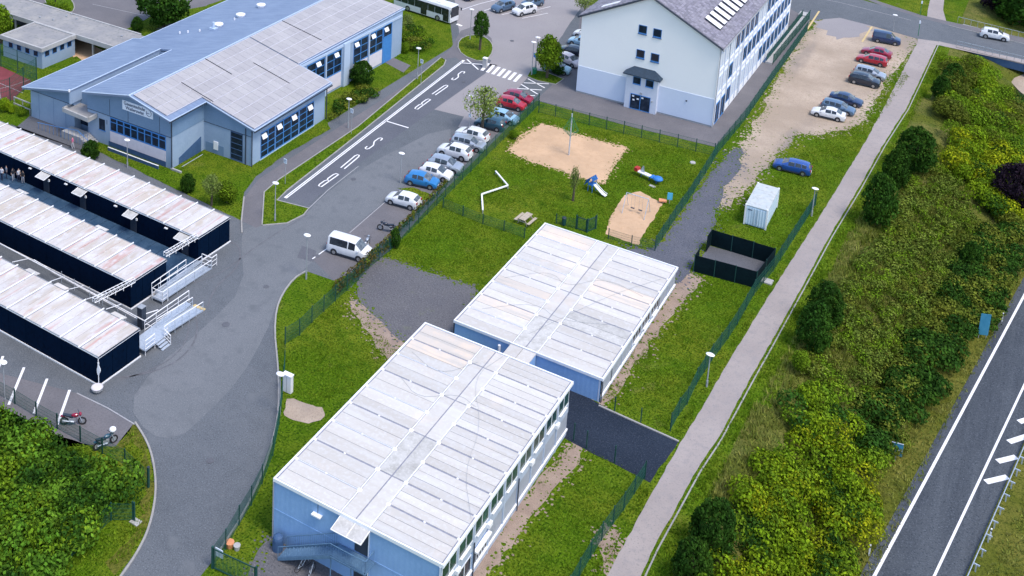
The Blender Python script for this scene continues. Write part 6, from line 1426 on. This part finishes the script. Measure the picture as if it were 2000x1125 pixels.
for (u, v, z, k, a, lab) in ((4,352,.34,0,20,'person in a white shirt at the left picture edge by the dark wall'),(13,349,.34,3,160,'person in a grey jacket standing in the group at the left edge'),(26,354,.34,1,250,'person in a black jacket and light trousers beside the grey-jacketed one'),(37,355,.34,0,90,'person in a white shirt left of the last one in the row'),(45,359,.34,1,200,'person in a dark jacket rightmost on the metal deck'),(142,291,0,2,300,'person in pink and white walking behind the rear container row')):
    x, y = at(u, v, z); o = bpy.data.objects.new('person', pm[k]); COL.objects.link(o); o.location = (x, y, z); o.rotation_euler = (0,0,R(a)); tag(o, lab, 'person', 'people')
# ------------------------------------------------------------------ vegetation
def quads_mesh(name, C, N, size, mat, rng, asp=1.4):
    """leaf-sized quads at centres C facing N"""
    n = len(C); T = rng.normal(size=(n, 3)); N = N/np.linalg.norm(N, axis=1)[:, None]; U = np.cross(N, T); U /= np.linalg.norm(U, axis=1)[:, None]; V = np.cross(N, U)
    s = (size*rng.uniform(.6, 1.3, n))[:, None]; U = U*s*.5*asp; V = V*s*.5
    P = np.stack([C-U, C-V*.9+N*s*.08, C+U, C+V*.9+N*s*.08], 1).reshape(-1, 3)
    me = bpy.data.meshes.new(name); me.vertices.add(4*n); me.vertices.foreach_set('co', P.astype(np.float32).ravel())
    me.loops.add(4*n); me.loops.foreach_set('vertex_index', np.arange(4*n, dtype=np.int32)); me.polygons.add(n)
    me.polygons.foreach_set('loop_start', np.arange(0, 4*n, 4, dtype=np.int32)); me.materials.append(mat); me.update(calc_edges=True); return me
def lump_pts(rng, c, r, n, zmin=-.35):
    r = [v*rng.uniform(.9,1.1) for v in r]
    d = rng.normal(size=(n*2, 3)); d /= np.linalg.norm(d, axis=1)[:, None]; d = d[d[:, 2] > zmin][:n]
    rr = rng.uniform(.72, 1.08, len(d))[:, None]
    return np.array(c)+d*np.array(r)*rr, d/np.array(r)+rng.normal(size=d.shape)*.45/np.mean(r)
def crown(name, mat, R_, H, nl, seed, size=.3, dens=26, zc=None, spread=.62):
    """crown mesh of leaf lumps, base at z=0, height H, radius R_"""
    rng = np.random.default_rng(seed); Cs, Ns = [], []
    for k in range(nl):
        a = rng.uniform(0, 2*math.pi); f = (k+.5)/nl; z = H*(.22+.62*f); prof = math.sin(math.pi*min(1, .25+.72*(f**.9)))**.7
        rad = R_*spread*prof*math.sqrt(rng.uniform(.15, 1)); lr = R_*rng.uniform(.34, .52)*(.75+.35*prof)
        c = (rad*math.cos(a), rad*math.sin(a), z); r = (lr, lr, lr*rng.uniform(.75, 1.1)); n = int(dens*4*lr*lr)
        p, q = lump_pts(rng, c, r, max(20, n), -.7); Cs.append(p); Ns.append(q)
    c = (0, 0, H*.5); r = (R_*.75, R_*.75, H*.45); p, q = lump_pts(rng, c, r, int(dens*5*R_*R_), -1); Cs.append(p); Ns.append(q)
    return quads_mesh(name, np.concatenate(Cs), np.concatenate(Ns), size, mat, rng)
CROWNS = {}
def egg(name, mat, seed, size, dens):
    """dense egg-shaped crown, radius 2, height 4, with a clumpy surface"""
    rng = np.random.default_rng(seed); Cs, Ns = [], []
    for k in range(95):
        f = rng.uniform(0, 1); a = rng.uniform(0, 2*math.pi); z = 4*(.05+.9*f); rad = 1.62*math.sin(math.pi*min(1, (.10+.86*f)**.86))**.62 if f < .97 else .1
        lr = rng.uniform(.28, .5); p, q = lump_pts(rng, (rad*math.cos(a), rad*math.sin(a), z), (lr, lr, lr*1.1), int(dens*4*lr*lr), -.6); Cs.append(p); Ns.append(q)
    d = rng.normal(size=(1500, 3)); d /= np.linalg.norm(d, axis=1)[:, None]; Cs.append(d*np.array((1.35,1.35,1.7))+np.array((0,0,1.8))); Ns.append(d)
    return quads_mesh(name, np.concatenate(Cs), np.concatenate(Ns), size, mat, rng)
def get_crown(kind, v, R_, H):
    if kind in ('dark', 'purple'):
        if (kind, v) not in CROWNS: CROWNS[(kind, v)] = egg('crown_'+kind, F_[kind], v*5+3, .19, 75)
        return CROWNS[(kind, v)]
    key = (kind, v, round(R_/H, 1))
    if key not in CROWNS:
        CROWNS[key] = crown('crown_'+kind, F_[kind], 1.0*2, 2.0*2, 16 if kind != 'pale' else 20, 11*v+len(kind)*7+int(R_/H*10), .2 if kind != 'pale' else .2, 62 if kind != 'pale' else 16, spread=.62 if kind != 'pale' else .85)
    return CROWNS[key]
_tr = MB(); _tr.tube((0,0,0),(0.02,0.01,.55),.05,7,.034); _tr.tube((.02,.01,.5),(.16,.05,.95),.028,5,.01); _tr.tube((.02,.01,.5),(-.14,.06,.9),.026,5,.01); _tr.tube((.02,.01,.45),(.02,-.15,.85),.024,5,.008); _tr.tube((.02,.01,.5),(0,.02,1),.03,5,.01)
_trunk = _tr.mesh('trunk', B_['trunk'])
def depth_px(x, y, z):
    p = CM.T @ np.array([x, y, z-CH]); return FL/p[2]
def tree(u, v, vt, wpx, kind, lab, slope=False, trunk=.25, cat='tree', group=None, name=None, seed=0):
    if slope: x, y, z = atT(u, v)
    else: x, y = at(u, v); z = 0.0
    H = max(.6, z_at(x, y, vt)-z); R_ = wpx/depth_px(x, y, z+H/2)/2*(.95 if kind == 'dark' else 1)
    nm = name or ('tree' if cat == 'tree' else 'shrub')
    t = thing(nm, lab, cat, (x, y, z), 0, group)
    tb = trunk*H
    cm = get_crown(kind, seed % 3, R_, H-tb)
    o = bpy.data.objects.new('crown' if cat == 'tree' else 'foliage', cm); COL.objects.link(o); o.parent = t; o.location = (0, 0, tb*.75); k = (H-tb*.75)/4.3; o.scale = (R_/2.0/.98, R_/2.0/.98, k); o.rotation_euler = (0, 0, seed*1.7)
    q = bpy.data.objects.new('trunk' if cat == 'tree' else 'stem', _trunk); COL.objects.link(q); q.parent = t; s = H*.8; q.scale = (s*.8, s*.8, s)
    return t
TREES = [
 (1712,440,338,72,'dark','large egg-shaped dark tree standing alone beside the footpath',1,.05),(1747,364,288,58,'dark','dark rounded tree just above the egg-shaped one',1,.05),(1785,336,246,80,'dark','broad dark tree partly behind two smaller dark trees',1,.1),
 (1835,197,147,38,'dark','small dark oval tree near the bridge end of the slope',1,.1),(1860,170,122,44,'dark','dark tree behind the small oval one near the bridge',1,.1),(1608,636,549,78,'dark','dark round tree at the path, upper one of the touching pair',1,.08),
 (1586,684,590,74,'dark','dark green tree with lighter top, lower one of the touching pair',1,.08),(1561,728,682,40,'mid','small green tree below the touching pair',1,.1),(1388,1082,972,92,'dark','tall dark conical tree in the lower scrub',1,.05),(1346,1150,1050,84,'dark','dark tree at the bottom picture edge right of the footpath',1,.05),
 (1978,408,318,96,'purple','dark purple-leaved tree at the right picture edge',1,.1),(1893,530,470,44,'dark','very dark bush in the middle of the slope scrub',1,.05),
 (937,98,20,34,'dark','small dark tree on the traffic island',0,.45),(941,256,160,66,'pale','pale green loose tree above the parked cars',0,.25),(1068,152,60,60,'mid','light green tree beside the white house corner',0,.2),(1141,30,-12,40,'pale','pale tree at the top edge left of the white house',0,.4),
 (413,402,335,38,'pale','young pale-leaved tree on the grass before the school',0,.35),(320,52,-60,112,'dark','big dark tree behind the school roof',0,.12),(268,65,32,26,'dark','small dark tree left of the big one behind the school roof',0,.15),(2,85,4,52,'mid','green tree at the left picture edge above the annex',0,.1),
 (1119,392,318,20,'pale','slender young tree with open foliage on the playground lawn',0,.3),(1936,18,-30,46,'purple','purple-brown tree at the top edge beyond the road',1,.1),(1990,45,-50,110,'dark','dense dark tree mass in the top right corner',1,.05),(1090,145,128,30,'dark','small dark tree in front of the pale teal car',0,.2),(108,14,-30,30,'mid','small tree rising from the round planting island',0,.5)]
for i, (u, v, vt, w, k, lab, sl_, tr_) in enumerate(TREES): tree(u, v, vt, w, k, lab, bool(sl_), tr_, seed=i)
SHR = [(443,396,350,50,'mid','round green shrub right of the young pale tree'),(367,374,338,32,'dark','dark shrub near the middle of the grass before the school'),(177,310,273,38,'dark','dense dark shrub at the corner behind the rear container row'),(706,165,118,52,'dark','spiky dark shrub before the white panels of the school'),
 (98,24,2,38,'mid','left shrub on the round planting island'),(127,27,4,28,'mid','right shrub on the round planting island'),(10,218,188,28,'bright','left of three light green shrubs by the rails'),(24,221,202,17,'bright','middle of three light green shrubs by the rails'),(42,227,206,18,'mid','right of three light green shrubs by the rails'),
 (795,54,26,28,'pale','pale green shrub at the rear corner of the school'),(791,104,80,20,'mid','small round shrub on the grass by the school rear corner'),(770,484,444,24,'dark','dark shrub behind the hedge near the motorcycles'),(1003,270,252,22,'mid','small shrub by the fence beside the dark teal car'),(1365,1195,1120,60,'mid','green shrub at the bottom edge left of the slope scrub')]
for i, (u, v, vt, w, k, lab) in enumerate(SHR): tree(u, v, vt, w, k, lab, False, .02, 'shrub', seed=i+3)

def inside(p, poly):
    c = False; n = len(poly)
    for i in range(n):
        a, b = poly[i], poly[i-1]
        if (a[1] > p[1]) != (b[1] > p[1]) and p[0] < (b[0]-a[0])*(p[1]-a[1])/(b[1]-a[1])+a[0]: c = not c
    return c
def thicket(lab, pts, mats, spacing, rr, hh, seed, size=.2, dens=62, name='scrub_thicket', world_pts=False):
    rng = np.random.default_rng(seed); P = pts if world_pts else [atT(*p)[:2] for p in pts]
    xs = [p[0] for p in P]; ys = [p[1] for p in P]; n = int((max(xs)-min(xs))*(max(ys)-min(ys))/(spacing*spacing))
    bins = {m: ([], []) for m in mats}; keys = list(mats)
    for _ in range(n):
        x = rng.uniform(min(xs), max(xs)); y = rng.uniform(min(ys), max(ys))
        if not inside((x, y), P): continue
        r = rng.uniform(*rr); h = rng.uniform(*hh); z = hz(x, y)
        f = .5+.5*math.sin(x*.55+seed)*math.cos(y*.4+seed*2); k = keys[min(len(keys)-1, int((f*.42+rng.uniform(0,.58))*len(keys)))]
        p, q = lump_pts(rng, (x, y, z+h*.55), (r, r, h*.5), int(dens*r*r*3), -.3); bins[k][0].append(p); bins[k][1].append(q)
    out_ = []
    for k in keys:
        if not bins[k][0]: continue
        me = quads_mesh('leaves_'+k, np.concatenate(bins[k][0]), np.concatenate(bins[k][1]), size, F_[k], rng)
        o = bpy.data.objects.new(name, me); COL.objects.link(o); tag(o, {'yellow':'yellow-green','bright':'bright green','mid':'mid green','dark':'dark green','olive':'olive','brown':'brownish','pale':'pale','dry':'dry','blade':'green','purple':'purplish','herb':'olive green','lush':'fresh green'}.get(k, k)+' '+lab, 'scrub', None, 'stuff'); out_.append(o)
    return out_
thicket('scrub filling the lower left corner', [(-150,770),(0,838),(100,888),(190,925),(262,968),(262,1000),(215,1025),(165,1068),(120,1120),(60,1200),(-300,1300)], ['lush','dark','lush','mid','lush'], .95, (.8,1.6), (1.6,3.2), 3, .21)
thicket('scrub on the lower slope', [(1505,905),(1560,850),(1640,880),(1700,960),(1700,1040),(1650,1110),(1640,1240),(1300,1240),(1420,1090),(1450,980)], ['dark','bright','mid','bright','yellow','dark','bright','mid'], 1.0, (.7,1.6), (1.2,3.2), 5, .17)
thicket('scrub on the slope above the dark hollow', [(1560,760),(1600,740),(1660,800),(1720,860),(1700,930),(1640,880),(1560,850),(1510,880)], ['dark','mid','bright'], 1.4, (.8,1.5), (1.2,2.2), 6, .21)
thicket('scrub strip along the foot of the slope', [(1900,480),(1990,430),(1990,500),(1960,570),(1915,640),(1850,720),(1790,830),(1720,900),(1700,820),(1780,700),(1850,590)], ['dark','dark','olive','dark'], 1.1, (.9,1.8), (1.2,2.6), 7, .21)
thicket('scrub high on the slope', [(1855,265),(1920,300),(1990,330),(2040,380),(2040,470),(1960,440),(1900,400),(1860,340)], ['bright','yellow','mid','bright','dark','yellow'], 1.2, (.8,1.8), (1.2,3.0), 9, .2)
thicket('scrub below the bridge', [(1850,130),(1905,130),(1960,190),(2020,290),(2040,360),(1950,320),(1870,270),(1830,225),(1850,195)], ['dark','mid','olive','bright'], 1.4, (1.0,2.2), (1.6,3.2), 10, .21)
thicket('low herb growth across the middle of the slope', [(1580,745),(1540,720),(1640,640),(1660,540),(1740,440),(1800,330),(1850,320),(1900,400),(1905,480),(1840,590),(1780,700),(1700,810),(1640,800)], ['herb','olive','herb','mid','herb','herb'], .85, (.45,1.1), (.5,1.4), 21, .16, 48)
thicket('shrubs along the foot of the slope beside the verge', [(1600,1180),(1660,1060),(1700,1000),(1730,900),(1790,800),(1760,770),(1700,860),(1690,960)], ['dark','olive','mid'], 1.4, (.6,1.2), (.8,1.8), 22, .18, 50)
thicket('scrub beyond the top road', [(1900,-40),(1960,20),(2060,60),(2060,-100),(1900,-120)], ['dark','mid','olive'], 2.2, (1.4,2.8), (2,4.5), 12, .35, 40)
thicket('ground cover in the shade of the school wing', [(632,232),(660,205),(700,172),(735,180),(720,200),(680,214),(645,238)], ['dark','olive','dark'], .8, (.5,1.0), (.5,1.2), 13, .18, 60)
thicket('shrubs at the rear corner of the school', [(782,60),(800,52),(835,78),(845,92),(812,104),(783,95)], ['olive','mid','dark'], .8, (.6,1.1), (.8,1.5), 14, .18, 60)
# hedge along the parking row
def hedge():
    P = [at(*p) for p in [(655,583),(668,568),(700,545),(722,520),(760,487),(800,448),(840,408),(872,376)]]
    rng = np.random.default_rng(5); A, Bq, A2, B2 = [], [], [], []
    for a, b in zip(P[:-1], P[1:]):
        L = math.hypot(b[0]-a[0], b[1]-a[1])
        for s in np.arange(0, L, .3):
            x = a[0]+(b[0]-a[0])*s/L; y = a[1]+(b[1]-a[1])*s/L; near = y < 100
            rr = rng.uniform(.3,.5) if near else rng.uniform(.18,.3)
            p, q = lump_pts(rng, (x+rng.uniform(-.1,.1), y, 1.15 if near else 1.5), (rr, rr, .8 if near else .45), 34 if near else 22, -1)
            (A if rng.random() < .62 else A2).append(p); (Bq if len(Bq) < len(A) else B2).append(q)
    t = thing('hedge', 'brown and green climbing hedge on the fence along the parking row', 'hedge', (0, 0, 0))
    for nm, c, n_, m in (('brown_foliage', A, Bq, 'brown'), ('green_foliage', A2, B2, 'olive')):
        o = bpy.data.objects.new(nm, quads_mesh(nm, np.concatenate(c), np.concatenate(n_), .2, F_[m], rng)); COL.objects.link(o); o.parent = t; o['kind'] = 'stuff'
hedge()
AVOID = [[at(*p) for p in q] for q in ([(990,294),(1058,241),(1226,289),(1180,360),(1040,318)], [(1215,382),(1250,370),(1295,398),(1246,482),(1180,458)], [(1480,400),(1450,440),(1500,450),(1530,370),(1480,355)], [(1352,528),(1475,564),(1514,515),(1385,478)])]
# grass blades: clumps of narrow quads
def blades(lab, regions, n, hgt, mat, seed, wd=.05, name='grass_tufts', avoid=None, clump=4):
    rng = np.random.default_rng(seed); C = []
    polys = [[atT(*p)[:2] for p in r] for r in regions]
    for P in polys:
        xs = [p[0] for p in P]; ys = [p[1] for p in P]; A = abs(sum(P[i][0]*P[i-1][1]-P[i-1][0]*P[i][1] for i in range(len(P))))/2
        m = int(n*A); cnt = 0
        while cnt < m:
            x = rng.uniform(min(xs), max(xs)); y = rng.uniform(min(ys), max(ys))
            if inside((x, y), P):
                if not any(inside((x, y), q) for q in AVOID) and math.sin(x*.8)*math.sin(y*.7+1)+rng.uniform(-1,1) > -.35: C.append((x, y, hz(x, y)))
                cnt += 1
    C = np.repeat(np.array(C), clump, 0); k = len(C); C[:, :2] += rng.normal(size=(k, 2))*.10
    a = rng.uniform(0, 2*math.pi, k); h = hgt*rng.uniform(.5, 1.3, k); ln = rng.normal(size=(k, 2))*.35*h[:, None]; w = wd*rng.uniform(.6, 1.3, k)
    dx = np.stack([np.cos(a)*w, np.sin(a)*w, 0*a], 1); top = C+np.stack([ln[:, 0], ln[:, 1], h], 1)
    V = np.stack([C-dx, C+dx, top], 1).reshape(-1, 3)
    me = bpy.data.meshes.new(name); me.vertices.add(3*k); me.vertices.foreach_set('co', V.astype(np.float32).ravel()); me.loops.add(3*k); me.loops.foreach_set('vertex_index', np.arange(3*k, dtype=np.int32)); me.polygons.add(k)
    me.polygons.foreach_set('loop_start', np.arange(0, 3*k, 3, dtype=np.int32)); me.materials.append(F_[mat]); me.update(calc_edges=True)
    o = bpy.data.objects.new(name, me); COL.objects.link(o); tag(o, lab, 'grass', None, 'stuff'); return o
LAWNS = [[(557,672),(655,590),(690,600),(780,690),(820,690),(620,790),(560,760)], [(765,492),(870,388),(1030,465),(930,560),(800,515)], [(1375,550),(1495,560),(1300,845),(1180,775),(1270,670)], [(1148,880),(1255,935),(1130,1140),(960,1140)], [(900,380),(1050,230),(1390,305),(1280,480),(1190,460),(1050,430)]]
blades('short lawn blades on the lawns between the buildings', LAWNS, 26, .12, 'blade', 2, .045)
MEAD = [[(1490,560),(1310,860),(1180,1125),(1160,1190),(1200,1090),(1330,850),(1525,545)]]
blades('lush grass strip between the fence and the footpath', [[(1255,945),(1230,995),(1205,1040),(1130,1140),(1180,1120),(1240,1015),(1270,955)],[(1312,850),(1330,850),(1365,799),(1420,702),(1508,560),(1595,425),(1600,405)]], 22, .2, 'blade', 4, .05)
blades('mown green edge along the right side of the footpath', [[(1262,1130),(1325,1000),(1410,858),(1475,740),(1572,565),(1685,375),(1780,215),(1838,90),(1850,110),(1765,262),(1632,522),(1470,812),(1312,1130)]], 18, .26, 'blade', 6, .05)
blades('tall dry grass on the slope', [[(1305,1130),(1465,812),(1628,522),(1762,262),(1860,300),(1900,420),(1860,580),(1780,700),(1700,790),(1560,740),(1520,860),(1440,980)]], 16, .5, 'dry', 8, .055)
blades('green weeds on the slope', [[(1500,830),(1660,520),(1790,260),(1860,300),(1900,480),(1780,720),(1700,800),(1560,740)]], 12, .45, 'olive' , 9, .07)
blades('dry grass on the verge between slope and highway', [[(1995,560),(1990,500),(1800,820),(1720,900),(1690,1060),(1640,1200),(1690,1160),(1850,830)]], 14, .28, 'dry', 10, .05)
blades('rough grass right of the guardrail', [[(1920,1120),(2010,960),(2060,1125),(1920,1200)]], 14, .28, 'dry', 11, .05)
blades('grass on the lower left bank', [[(262,1015),(290,975),(285,1040),(215,1120),(120,1200),(130,1110),(190,1055)],[(225,880),(262,835),(285,880),(290,940),(262,915)]], 18, .22, 'blade', 12, .05)
blades('rough grass around the storage container', [[(1405,415),(1530,340),(1590,270),(1690,240),(1760,130),(1775,150),(1600,400),(1520,500),(1390,450)]], 16, .17, 'blade', 14, .045)
# soft low weeds at wall feet
blades('weeds at the foot of the modular buildings', [[(1122,862),(1128,866),(985,1030),(925,1110),(915,1110)],[(1328,530),(1334,540),(1190,768),(1180,775)]], 12, .22, 'blade', 15, .05)
